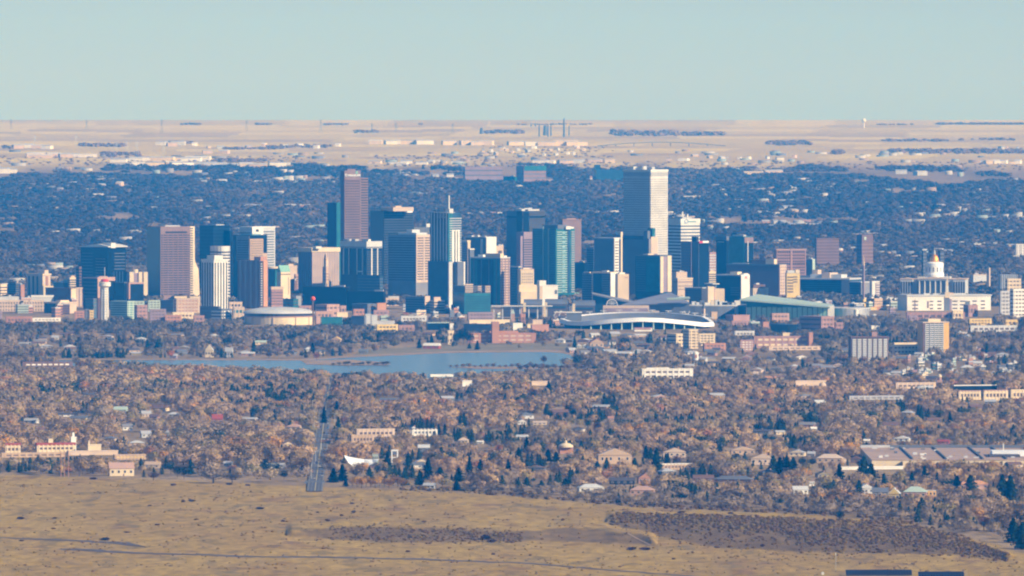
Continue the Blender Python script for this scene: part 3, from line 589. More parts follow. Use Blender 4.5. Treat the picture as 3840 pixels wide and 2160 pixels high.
t.bands('window', 9, .7, 940, 950, 'R', ru=(.03, .97)).bands('window', 5.2, .42, 952, 986, 'R', ru=(.03, .97)).bands('window', 9, .7, 984, 996, 'R', ru=(.03, .97)).bands('window', 5.2, .42, 998, 1050, 'R', ru=(.03, .97)).piers('rose', 14, 'R', .22, e=.7).piers('rose', 1, 'R', .06, e=1.2).cap('salmon', th=2)
t = T(2945, 2950, 3000, 1024, 16450, 'cream yellow stepped block at the right end of the broad brown block', 'yellow', a=72, name='stepped_block', cat='building')
t.bands('softwin', 5, .45, 1034, 1100, 'R', ru=(.05, .5), e=.35).bands('softwin', 5, .45, 1034, 1062, 'R', ru=(.5, .8), e=.35).pent('pale', 0, 1, 1014, .05, .6).pent('cream', 0, 1, 1012, .68, .98)
T(3022, 3046, 3056, 972, 17500, 'pale green grey block right of the rose brick tower', 'slate', name='small_block', cat='building').panel('mint', 'R', 3046, 3056, 972, 1015, .5).dress('pale')
t = T(2972, 3185, 3232, 1048, 16850, 'very large dark blue glass convention hotel with pale roof edge', 'blueglass', a=24, name='convention_hotel', cat='hotel')
t.bands('glass', 4.2, .45, 1054, 1140, 'F').cap('pale', 1043, 1049, .8).pent('pale', .28, .82, 1030, .2, .7).pent('sand', .5, .64, 1024, .1, .8).pent('slate', .02, .3, 1036, .2, .7).pent('sand', .25, .35, 1014, .5, .8)
t.panel('slate', 'F', 3156, 3185, 1050, 1140, .6, 'side_bay')
T(3186, 3228, 3262, 1057, 16650, 'blue grid office with silver rounded right wing beside the convention hotel', 'glass', a=40, name='gridded_office', cat='office building').bands('slate', 4.5, .2).piers('slate', 8, 'F', .2).panel('ribbed', 'R', 3229, 3262, 1058, 1128, .5, 'silver_wall').cap('pale', th=1.3)
t = T(3262, 3270, 3299, 1054, 16560, 'narrow white tower with a stack of balconies on its right', 'white', a=64, name='balcony_tower')
t.panel('violet', 'R', 3283, 3299, 1060, 1118, .3, 'recess').bands('white', 4, .35, 1060, 1116, 'R', ru=(.5, .98), e=1.2, name='balcony')
T(3232, 3238, 3256, 1122, 16330, 'small yellow banded block under the narrow white balcony tower', 'yellow', a=70, name='small_block', cat='building').bands('window', 5, .45).pent('cream', .2, .8, 1116)
T(3250, 3279, 3311, 1120, 16250, 'orange tan office cube with plum shaded side', 'tan', name='office_cube', cat='building').bands('softwin', 5, .25, 1126, 1145, 'R').panel('brown', 'F', 3250, 3279, 1121, 1150, .4, 'shade_toned_wall').dress('tan')  # brown panel over tan walls: shade put into the colour
T(3260, 3264, 3326, 1150, 16100, 'low yellow and orange shop row under the orange tan cube', 'orange', a=80, name='shop_row', cat='shops').panel('yellow', 'R', 3264, 3288, 1152, 1164, .6, 'shopfront').panel('gold', 'R', 3306, 3326, 1150, 1160, .6, 'shopfront')
t = T(2808, 2824, 2882, 1080, 16480, 'low cream office with tan panels behind the green glass hall', 'cream', a=70, name='low_office', cat='building')
t.panel('sand', 'R', 2828, 2848, 1084, 1104, .5).panel('sand', 'R', 2852, 2873, 1084, 1104, .5).pent('brown', .0, 1, 1067, .02, .8).pent('white', .3, .7, 1062, .3, .5, z0=t.H + 6)
# stepped glass office, lower middle
t = T(1700, 1741, 1840, 1100, 15800, 'dark teal stepped office with beige banded upper bays', 'teal', a=70, name='stepped_office', cat='office building')
t.bands('blueglass', 4, .4, 1108, 1190).wing('slate', 1698, 1742, 1800, 1074, 30).wing('sand', 1742, 1744, 1774, 1066, 24).wing('sand', 1790, 1792, 1806, 1072, 24).wing('sand', 1818, 1820, 1839, 1072, 24)
for k in range(5): t.bands('window', 2, .95, 1070 + k * 6.6, 1073 + k * 6.6, 'R', ru=(.02, 1), e=-24 + .8 if False else .2)
t = T(1520, 1592, 1612, 1113, 15900, 'banded office, shaded side toned teal, sunlit end beige, left of its stepped twin', 'slate', name='banded_office', cat='office building')
t.bands('glass', 4, .45).panel('sand', 'R', 1593, 1612, 1110, 1187, .5, 'sun_toned_end').bands('window', 4, .35, 1130, 1185, 'R', ru=(.2, 1), e=.8)  # sand panel on a slate body: sun and shade put into the colours
t = T(1612, 1628, 1668, 1126, 15850, 'beige banded office stepping down to the right', 'sand', a=66, name='banded_office', cat='office building')
t.bands('window', 4, .38, 1130, 1180, 'R').wing('sand', 1624, 1628, 1652, 1114, 3).wing('sand', 1650, 1653, 1680, 1170, -4).bands('slate', 4, .4, 1130, 1180, 'F')
for k in (1152, 1156): pass
# ------------------------------------------------------------------ landmarks that are not plain towers
BACK[0] = 0
KEEP = []      # sight lines to keep open: px0, px1, top row, base row
def at(px, d, row=None): return (X(px, d), d, G(d) if row is None else Z(row, d))
# stadium: an oval bowl with an undulating white rim
d0 = 15480.0; cx = X(2388, d0); RX = 286 * S(15350) + 2; RY = 118.0
st = empty('stadium', (cx, d0, 0)); tag(st, 'oval stadium with an undulating white rim above dark glass', 'stadium')
PXR = [2060, 2092, 2130, 2180, 2240, 2300, 2400, 2480, 2580, 2640, 2690]
TOPR = [1176, 1192, 1204, 1206, 1202, 1196, 1190.5, 1193, 1203, 1210, 1208]
def rim(th, k=1.0):
    x = RX * math.cos(th); y = RY * math.sin(th); px = 1920 + (cx + x) / (K * (d0 + y))
    if y <= 0: z = Z(float(np.interp(px, PXR, TOPR)), d0 + y)
    else:
        f = math.sin(th); zf = 15 + 7 * (1 - (x / RX) ** 2)
        z0_ = Z(float(np.interp(px, PXR, TOPR)), d0 + y); z = z0_ * (1 - min(1, f * 2.2)) + zf * min(1, f * 2.2)
    return x, y, z
N = 96
TH = [2 * math.pi * i / N for i in range(N)]
def ring(name, m, fi, fo, zi, zo, a0=0, a1=N, closed=True):
    """a strip around the oval between (scale, z) profile points"""
    mb = MB(); vs = []; fs = []; n = a1 - a0
    for i in range(a0, a1 + (0 if closed else 0)):
        x, y, z = rim(TH[i % N]); vs += [(x * fi, y * fi, zi(z)), (x * fo, y * fo, zo(z))]
    L = n if closed else n - 1
    for i in range(L):
        j = (i + 1) % n; fs.append((2 * i, 2 * j, 2 * j + 1, 2 * i + 1))
    mb.add(vs, fs); return mb.build(name, m, st)
ring('glass_wall', GLS('glass'), .93, .96, lambda z: -4, lambda z: z - 5)
# white rim: outer skin, top and underside as one closed band
mb = MB(); vs = []; fs = []
for i in range(N):
    x, y, z = rim(TH[i]); hgt = 6.4 if y < 0 else 2.6
    for f, dz in ((1.0, 0), (1.01, -hgt), (.955, -hgt), (.95, 0)): vs.append((x * f, y * f, z + dz))
for i in range(N):
    j = (i + 1) % N
    for k in range(4): fs.append((4 * i + k, 4 * i + (k + 1) % 4, 4 * j + (k + 1) % 4, 4 * j + k))
mb.add(vs, fs).build('rim', M('signwhite'), st)
ring('upper_stand', P('slate', var=.5, scale=.15), .94, .80, lambda z: z - 1.5, lambda z: z - 13)
ring('suite_ring', M('pale'), .80, .795, lambda z: z - 13, lambda z: z - 16)
ring('lower_stand', P('violet', var=.5, scale=.2), .79, .55, lambda z: z - 16, lambda z: -3)
MB().cyl(0, 0, 1, 1, 0, 1, 32).build('pitch', mat('turf', (.06, .10, .03)), st, (0, 0, -3.5)).scale = (RX * .56, RY * .56, .5)
for k, px in enumerate((2180, 2217, 2254, 2293, 2332, 2371, 2411, 2451, 2491, 2529, 2568, 2608)):
    x = X(px, 15360) - cx; y = -RY * math.sqrt(max(0, 1 - (x / RX) ** 2)) * .99; px_ = px
    zt = Z(float(np.interp(px, PXR, TOPR)), d0 + y) - 5.6
    MB().prism([(x - 1.5, y - 6), (x + 1.5, y - 6), (x + 1.5, y - 1), (x - 1.5, y - 1)], -2, zt, [(x - .35, y - .8), (x + .35, y - .8), (x + .35, y + .2), (x - .35, y + .2)]).build('pylon', M('mint'), st)
for k in range(13):      # light frames standing on the back rim
    th = math.pi * (.08 + .84 * k / 12); x, y, z = rim(th)
    MB().bar((x * .97, y * .97, z - 2), (x * 1.0, y * 1.0, z + 3.2), .8).bar((x - 5, y, z + 3), (x + 5, y, z + 3), 1.0).build('light_frame', M('pale'), st)
FOOT.append((cx, d0, RX + 4, RY + 6, 0.0))
# the end tower of the stadium, left
for i, (a, b) in enumerate(((2076, 2088), (2096, 2104))):
    MB().bar((X(a, 15450) - cx, -20, Z(1186, 15450)), (X(b, 15450) - cx, -20, Z(1166, 15450)), 1.3).build('brace', M('pale'), st)
MB().box(X(2126, 15420) - cx, X(2182, 15420) - cx, 20, 30, 6, Z(1173, 15420)).build('screen_back', M('slate'), st)
MB().box(X(2124, 15420) - cx, X(2184, 15420) - cx, 18.5, 19.5, Z(1178, 15420), Z(1173, 15420)).build('screen_frame', M('white'), st)
MB().box(X(2262, 15600) - cx, X(2434, 15600) - cx, 128, 140, 0, Z(1146, 15600)).build('scoreboard', M('sand'), st)
MB().box(X(2270, 15600) - cx, X(2430, 15600) - cx, 127, 127.8, Z(1170, 15600), Z(1156, 15600)).build('scoreboard_panel', M('violet'), st)
MB().box(X(2434, 15600) - cx, X(2472, 15600) - cx, 118, 126, 0, Z(1166, 15600)).build('stair_tower', M('sand'), st)
d = 15600; r_ = empty('steel_sculpture', at(2576, d)); tag(r_, 'white forked steel mast rising over the right side of the oval stadium', 'mast')
zz = lambda row: Z(row, d) - G(d); s_ = S(d)
MB().bar((0, 0, 0), (0, 0, zz(1178)), 1.6).build('pole', M('white'), r_)
for q in (-1, 1):
    MB().bar((0, 0, zz(1179)), (q * 6 * s_, 0, zz(1176)), 1.3).bar((q * 6 * s_, 0, zz(1176)), (q * 11 * s_, 0, zz(1166)), 1.1).build('fork', M('white'), r_)
T(2376, 2379, 2446, 1229, 15250, 'white hall with a red name stripe in front of the oval stadium', 'white', a=80, name='ticket_hall', cat='building').panel('rose', 'R', 2380, 2440, 1232, 1236, .5, 'lettering').panel('red', 'R', 2379, 2446, 1229, 1230, .8, 'stripe')
# vaulted arena
d = 15700; ar = empty('arena', at(1046, d)); tag(ar, 'low domed arena with pale vault roof, dark and red bands over cream walls', 'arena')
zz = lambda row: Z(row, d - 50) - G(d); rr = 133 * S(d)
MB().lathe(0, 0, [(rr - 1, -4), (rr - 1, zz(1190))], 48).build('wall', M('cream'), ar)
MB().lathe(0, 0, [(rr - .6, zz(1190)), (rr - .3, zz(1186))], 48).build('red_band', M('rose'), ar)
MB().lathe(0, 0, [(rr - .9, zz(1186)), (rr - .9, zz(1177))], 48).build('window_band', M('window'), ar)
pr = [(rr + 1, zz(1177)), (rr + 1.2, zz(1175.5))] + [(rr * math.cos(a), zz(1176) + 9.5 * math.sin(a)) for a in (.25, .5, .75, 1.0, 1.25, 1.5)]
MB().lathe(0, 0, pr, 48).build('roof', M('pale'), ar)
for a in (200, 222, 262, 300, 330): 
    c, s_ = math.cos(R(a)), math.sin(R(a)); MB().bar(((rr - .3) * c, (rr - .3) * s_, 0), ((rr - .3) * c, (rr - .3) * s_, zz(1190)), .8).build('mullion', M('tan'), ar)
for k in range(4):
    MB().box((k - 1.5) * 11 - 3.5, (k - 1.5) * 11 + 3.5, -rr - 5, -rr + 4, -2, zz(1216)).build('porch', M('slate'), ar)
FOOT.append((ar.location.x, 15700, rr + 3, rr + 3, 0.0))
# ball on a pole
d = 15480; r_ = empty('ball_sign', at(1174, d)); tag(r_, 'orange ball on a tall dark pole right of the domed arena', 'sign')
zz = lambda row: Z(row, d) - G(d)
MB().bar((0, 0, -1), (0, 0, zz(1128)), 2.4).build('pole', M('brown'), r_)
rb = 8.5 * S(d); MB().lathe(0, 0, [(rb * math.cos(a) + .01, zz(1120) + rb * math.sin(a)) for a in (-1.5, -1.1, -.7, -.35, 0, .35, .7, 1.1, 1.5)], 18).build('ball', mat('ball_orange', (.80, .12, .03)), r_)
# green glass hall with a raking roof
hl = empty('exhibition_hall', at(2945, 15900)); tag(hl, 'long green glass hall under a raking roof that peaks at its left', 'hall'); ox, oy, _ = hl.location
def q(px, d, row): return (X(px, d) - ox, d - oy, Z(row, d) - G(15900))
A1, A2, A3, A4 = q(2772, 15880, 1122), q(3112, 15850, 1150), q(3127, 16050, 1142), q(2843, 16110, 1103)
vs = [A1, A2, A3, A4] + [(a[0], a[1], a[2] - 2.2) for a in (A1, A2, A3, A4)]
MB().add(vs, [(0, 1, 2, 3), (7, 6, 5, 4), (0, 4, 5, 1), (1, 5, 6, 2), (2, 6, 7, 3), (3, 7, 4, 0)]).build('roof', M('mint'), hl)
B1, B2, B3, B4 = q(2800, 15895, 1126), q(3106, 15862, 1152), q(3120, 16040, 1146), q(2850, 16095, 1109)
vs = [(b[0], b[1], -3) for b in (B1, B2, B3, B4)] + [B1, B2, B3, B4]
MB().add(vs, [(0, 1, 5, 4), (1, 2, 6, 5), (2, 3, 7, 6), (3, 0, 4, 7), (4, 5, 6, 7)]).build('upper_glass', M('teal'), hl)
for k in range(16):
    a, b = k / 16, (k + .86) / 16
    xa, ya = B1[0] + (B2[0] - B1[0]) * a, B1[1] + (B2[1] - B1[1]) * a; xb, yb = B1[0] + (B2[0] - B1[0]) * b, B1[1] + (B2[1] - B1[1]) * b
    MB().prism([(xa, ya - .9), (xb, yb - .9), (xb, yb - .1), (xa, ya - .1)], -3, q(2945, 15870, 1152 + (0 if k % 3 else 2))[2]).build('glass_bay', mat('pale_green_glass', (.30, .52, .44), rough=.3), hl)
MB().prism([(B2[0] - 1, B2[1] - 1.4), (B2[0] + 9.5, B2[1] - 1.4), (B2[0] + 11, B2[1] + 40), (B2[0] + .5, B2[1] + 40)], -3, q(3106, 15862, 1148)[2]).build('end_wall', M('white'), hl)
FOOT.append((ox, 15960, 78, 90, 0.0))
# the dark curved wall with a sun glint built as a white column, and its silver twin
def curved(name, label, px0, px1, row, base, d, m, bright, metal):
    r = empty(name, at((px0 + px1) / 2, d)); tag(r, label, 'building'); W_ = (px1 - px0) / 2 * S(d); h = Z(row, d) - G(d)
    pts = [(-W_, 60)] + [(W_ * math.cos(a), -28 * math.sin(a) + 20) for a in np.linspace(math.pi, 0, 15)] + [(W_, 60)]
    MB().prism(pts, -4, h).build('wall', m, r)
    pts2 = [(p[0] * 1.01, p[1] * 1.01) for p in pts]; MB().prism(pts2, h - .2, h + 1.2).build('parapet', M('pale'), r)
    bx = (bright - (px0 + px1) / 2) * S(d); by = -28 * math.sqrt(max(0, 1 - (bx / W_) ** 2)) + 20
    MB().cyl(bx, by, 3.2, 3.2, -1, h - 1, 16).build('glint_strip', metal, r); return r, W_, h  # white cylinder stands for the sun glint on the curved wall
sil = mat('silver_cladding', (.62, .60, .58), rough=.35, metal=.6)
r, W_, h = curved('curved_arena', 'dark curved building with a white painted sun glint left of the green glass hall', 2530, 2800, 1147, 1185, 16080, M('slate'), 2761, M('white'))
q_ = random.Random(5)
for k in range(12):
    x = (k - 5.5) / 6 * W_ * .85 + q_.uniform(-3, 3); wv = q_.uniform(3, 8); MB().box(x - wv, x + wv, 24, 34, h - 1, h + q_.uniform(4, 9)).build('roof_plant', M(q_.choice(['cream', 'pale', 'mint', 'slate', 'white'])), r)
curved('curved_theatre', 'silver curved building with a white painted sun glint right of the green glass hall', 3118, 3262, 1158, 1192, 15960, sil, 3211, M('white'))
MB().box(X(3105, 15900), X(3215, 15900), 15900, 15912, 4, Z(1184, 15900))
# dark folded roofs behind the stadium
fr = empty('folded_roof_hall', at(2470, 16050)); tag(fr, 'dark grey roof rising to a low peak behind the stadium', 'hall'); ox, oy, _ = fr.location; gz = G(16050)
def q(px, d, row): return (X(px, d) - ox, d - oy, Z(row, d) - gz)
a, b, c, e = q(2330, 16000, 1142), q(2585, 15980, 1134), q(2515, 16150, 1096), q(2440, 16160, 1112)
vs = [a, b, c, e] + [(v[0], v[1], v[2] - 1.5) for v in (a, b, c, e)]
MB().add(vs, [(0, 1, 2, 3), (7, 6, 5, 4), (0, 4, 5, 1), (1, 5, 6, 2), (2, 6, 7, 3), (3, 7, 4, 0)]).build('roof', mat('roof_lilac', (.24, .24, .30)), fr)
MB().add([(a[0], a[1] + 4, -3), (b[0], b[1] + 4, -3), (c[0], c[1], -3), (a[0], a[1] + 4, a[2] - 1.6), (b[0], b[1] + 4, b[2] - 1.6), (c[0], c[1], c[2] - 1.6)], [(0, 1, 4, 3), (1, 2, 5, 4), (2, 0, 3, 5)]).build('wall', M('slate'), fr)
q1, q2, q3, q4 = q(2502, 15970, 1122), q(2588, 15960, 1117), q(2585, 15975, 1112), q(2500, 15985, 1117)
MB().add([q1, q2, q3, q4] + [(v[0], v[1], v[2] - 2) for v in (q1, q2, q3, q4)], [(0, 1, 2, 3), (7, 6, 5, 4), (0, 4, 5, 1), (1, 5, 6, 2), (2, 6, 7, 3), (3, 7, 4, 0)]).build('canopy', M('mint'), fr)
fn = empty('wedge_roof_hall', at(2310, 16100)); tag(fn, 'long dark wedge roof sloping down to the right below the paired slabs', 'hall'); ox, oy, _ = fn.location; gz = G(16100)
a, b, c, e = q(2222, 16080, 1101), q(2400, 16060, 1141), q(2400, 16100, 1134), q(2218, 16120, 1095)
MB().add([a, b, c, e] + [(v[0], v[1], v[2] - 2) for v in (a, b, c, e)], [(0, 1, 2, 3), (7, 6, 5, 4), (0, 4, 5, 1), (1, 5, 6, 2), (2, 6, 7, 3), (3, 7, 4, 0)]).build('roof', M('ribbed'), fn)
MB().add([(a[0], a[1] + 5, -3), (b[0], b[1] + 5, -3), (b[0], b[1] + 5, b[2] - 2.4), (a[0], a[1] + 5, a[2] - 2.4), (a[0], a[1] + 25, -3), (b[0], b[1] + 25, -3), (b[0], b[1] + 25, b[2] - 2.4), (a[0], a[1] + 25, a[2] - 2.4)], [(0, 1, 2, 3), (5, 4, 7, 6), (1, 5, 6, 2), (4, 0, 3, 7)]).build('wall', M('blueglass'), fn)
# barrel roofed sheds
for px0, px1, row, lab in ((1964, 2034, 1122, 'dark barrel vaulted shed with a pale rounded left gable'), (2044, 2130, 1121, 'longer dark barrel vaulted shed with green tinted roof'), (2148, 2232, 1126, 'dark barrel vaulted shed right of two others, behind the stadium left end')):
    d = 16060; b = empty('vaulted_shed', at((px0 + px1) / 2, d)); tag(b, lab, 'shed', 'vaulted sheds'); W_ = (px1 - px0) / 2 * S(d); h = Z(row, d) - G(d)
    prof = [(24 * math.cos(t_), (h - 8) + 8 * math.sin(t_)) for t_ in np.linspace(0, math.pi, 12)]
    n = len(prof); vs = [(-W_, y, z) for y, z in prof] + [(W_, y, z) for y, z in prof]
    MB().add(vs, [(i, i + 1, n + i + 1, n + i) for i in range(n - 1)] + [tuple(range(n))[::-1], tuple(range(n, 2 * n))]).build('roof', M('slate'), b)
    MB().box(-W_ + .5, W_ - .5, -23.5, 23.5, -3, h - 8).build('wall', M('roofdark'), b)
    MB().box(-W_ - .8, -W_ + 3.5, -24.5, -23.6, -2, h - 5).build('end_pier', M('cream'), b)
    MB().box(-W_ * .8, W_ * .8, -24.6, -23.7, h - 14, h - 11).build('window_band', M('blueglass'), b)
d = 16020; b = empty('viaduct', at(1960, d)); tag(b, 'pale elevated roadway on piers running below the vaulted sheds', 'viaduct'); x0, x1 = X(1842, d) - b.location.x, X(2072, d) - b.location.x
zz = lambda row: Z(row, d) - G(d)
MB().box(x0, x1, -6, 6, zz(1150), zz(1148)).build('deck', M('pale'), b); MB().box(x0, x1, -6.4, -6, zz(1148), zz(1145)).build('barrier', M('white'), b)
for k in range(7):
    x = x0 + (x1 - x0) * (k + .3) / 7; MB().box(x - 1, x + 1, -2, 2, -2, zz(1150)).build('pier', M('pale'), b)
d = 15830; b = empty('arched_canopy', at(2295, d)); tag(b, 'fan shaped white arched truss behind the stadium scoreboard', 'canopy')
zz = lambda row: Z(row, d) - G(d); cz = zz(1143); rr = 20 * S(d)
pts = [(rr * 1.0 * math.cos(t_), cz + rr * 1.05 * math.sin(t_)) for t_ in np.linspace(0, math.pi, 12)]
mb = MB()
for (xa, za), (xb, zb_) in zip(pts[:-1], pts[1:]): mb.bar((xa, 0, za), (xb, 0, zb_), 1.1)
mb.build('arch', M('white'), b)
for k in range(1, 11): MB().bar((0, 0, cz), (pts[k][0], 0, pts[k][1]), .6).build('spoke', M('pale'), b)
for q__ in (-1, 1): MB().bar((q__ * rr, 0, -2), (q__ * rr, 0, cz), 1.4).build('leg', M('pale'), b)
# ------------------------------------------------------------------ civic centre, right
d = 17250; cpt = empty('capitol', at(3503, d), R(-8)); tag(cpt, 'pale stone capitol with white scaffolded drum and gilded dome', 'capitol'); s_ = S(d)
zz = lambda row: Z(row, d) - G(d); FOOT.append((cpt.location.x, d, 62, 36, R(-8)))
W_ = 122 * s_; MB().box(-W_, W_, -15, 30, -6, zz(1047)).build('wall', M('pale'), cpt)
MB().box(-W_ - 1.4, W_ + 1.4, -16.4, 31.4, zz(1047), zz(1043.5)).build('cornice', M('sand'), cpt)
for sx in (-1, 1):
    xa, xb = sorted((sx * W_ * .62, sx * W_ * 1.0)); MB().box(xa, xb, -24, -15, -6, zz(1047.5)).build('wing', M('pale'), cpt)
    MB().gable(xa, xb, -24, -14, zz(1047.5), zz(1039), 'y', 1).build('pediment', M('sand'), cpt)
    for k in range(5): x = xa + (xb - xa) * (k + .5) / 5; MB().box(x - 1.3, x + 1.3, -24.4, -23.9, zz(1098), zz(1055)).build('window_bay', M('window'), cpt)
MB().box(-26, 26, -27, -15, -6, zz(1046)).build('portico_wall', M('ribbed'), cpt)
for k in range(6): x = -23 + k * 9.2; MB().cyl(x, -29, 1.4, 1.2, zz(1100), zz(1050), 10).build('column', M('pale'), cpt)
MB().prism([(-26, -31), (26, -31), (26, -15), (-26, -15)], zz(1050), zz(1045)).build('entablature', M('pale'), cpt)
MB().gable(-26, 26, -31, -14, zz(1045), zz(1036), 'y', 1).build('pediment', M('sand'), cpt)
MB().box(-W_ * .5, W_ * .5, -8, 22, zz(1044), zz(1037)).build('attic', M('pale'), cpt)
MB().lathe(0, 5, [(35 * s_, zz(1044)), (36 * s_, zz(1028)), (34 * s_, zz(1026)), (34 * s_, zz(990)), (35 * s_, zz(989)), (33 * s_, zz(985)), (20 * s_, zz(982))], 24).build('drum', M('signwhite'), cpt)
for k in range(14):
    a = k * 2 * math.pi / 14; MB().box(-1.1, 1.1, -34.4 * s_, -33.7 * s_, zz(1020), zz(1002)).build('drum_window', M('ribbed'), cpt, (0, 5, 0), a)
MB().lathe(0, 5, [(17 * s_, zz(983)), (17 * s_, zz(976)), (15.5 * s_, zz(968)), (12 * s_, zz(961)), (7 * s_, zz(956)), (4 * s_, zz(954))], 24).build('dome', mat('gilding', (.95, .42, .06), rough=.38, metal=.7, var=.05), cpt)
MB().lathe(0, 5, [(4 * s_, zz(954)), (3.5 * s_, zz(945)), (4 * s_, zz(944)), (1.2 * s_, zz(938)), (.6 * s_, zz(928))], 12).build('lantern', M('pale'), cpt)
t = T(3370, 3402, 3720, 1110, 16620, 'long cream civic building with tall dark window bays, below the capitol', 'white', a=74, name='civic_hall', cat='building')
t.bands('softwin', 6.5, .36, 1124, 1164, 'R', ru=(.06, .13), e=.35).bands('softwin', 6.5, .36, 1124, 1164, 'R', ru=(.27, .31), e=.35).bands('softwin', 6.5, .36, 1124, 1164, 'R', ru=(.36, .41), e=.35).bands('softwin', 6.5, .36, 1124, 1164, 'R', ru=(.54, .6), e=.35).bands('softwin', 6.5, .36, 1124, 1164, 'R', ru=(.63, .69), e=.35).bands('softwin', 6.5, .36, 1124, 1164, 'R', ru=(.78, .83), e=.35).bands('softwin', 6.5, .36, 1124, 1164, 'R', ru=(.88, .93), e=.35)
t.panel('slate', 'R', 3543, 3562, 1116, 1168, .8, 'portico').panel('violet', 'R', 3563, 3571, 1122, 1168, .7, 'window_bay').panel('slate', 'R', 3623, 3640, 1130, 1155, .7, 'window_bay').panel('granite', 'R', 3430, 3433, 1124, 1170, .6, 'window_bay').panel('granite', 'R', 3478, 3484, 1130, 1155, .6, 'window_bay')
t.cap('pale', 1106, 1111, 1.2).pent('pale', .45, .55, 1102)
mb = MB(); mb.prism([(t.A / 2 - 20, -8), (t.A / 2, -8), (t.A / 2, 8), (t.A / 2 - 20, 8)], t.H, t.z(1099)); mb.build('pediment', M('sand'), t.root)
d = 16640; r_ = empty('clock_spire', at(3552, d, 1108)); tag(r_, 'slender cream spire on the roof of the long civic building', 'spire'); s_ = S(d)
zz = lambda row: Z(row, d) - Z(1108, d)
MB().box(-9 * s_, 9 * s_, -3, 3, -4, zz(1095)).build('base', M('cream'), r_); MB().box(-5 * s_, 5 * s_, -2, 2, zz(1095), zz(1072)).build('belfry', M('white'), r_)
MB().prism([(-4 * s_, -1.6), (4 * s_, -1.6), (4 * s_, 1.6), (-4 * s_, 1.6)], zz(1072), zz(1050), [(-2.5 * s_, -1), (2.5 * s_, -1), (2.5 * s_, 1), (-2.5 * s_, 1)]).build('lantern', M('cream'), r_)
MB().prism([(-2.2 * s_, -1), (2.2 * s_, -1), (2.2 * s_, 1), (-2.2 * s_, 1)], zz(1050), zz(1026), [(-.2, -.1), (.2, -.1), (.2, .1), (-.2, .1)]).build('spire', M('cream'), r_)
for px, top, base, lab in ((3238, 955, 1045, 'grey stone church spire, tall and thin, above the blue grid office'), (2638, 1129, 1192, 'small stone steeple behind the right side of the oval stadium'), (3707, 1000, 1050, 'square stone campanile far right of the capitol')):
    d = 16900 if px == 3238 else (15750 if px == 2638 else 17800); r_ = empty('church_tower', at(px, d), R(-30)); tag(r_, lab, 'church tower'); hw = (3.6 if px == 3238 else 5) * S(d)
    h1 = Z(top + (base - top) * .45, d) - G(d); h2 = Z(top, d) - G(d)
    if px == 3707: h1 = h2 - 2
    MB().box(-hw, hw, -hw, hw, -4, h1).build('shaft', M('sand' if px != 3238 else 'violet'), r_)
    MB().prism([(-hw, -hw), (hw, -hw), (hw, hw), (-hw, hw)], h1, h2, [(-.15, -.15), (.15, -.15), (.15, .15), (-.15, .15)]).build('spire', M('sand' if px == 3238 else 'slate'), r_)
    MB().box(-hw * .35, hw * .35, -hw - .2, -hw + .3, h1 - 10, h1 - 4).build('louvre', M('window'), r_)
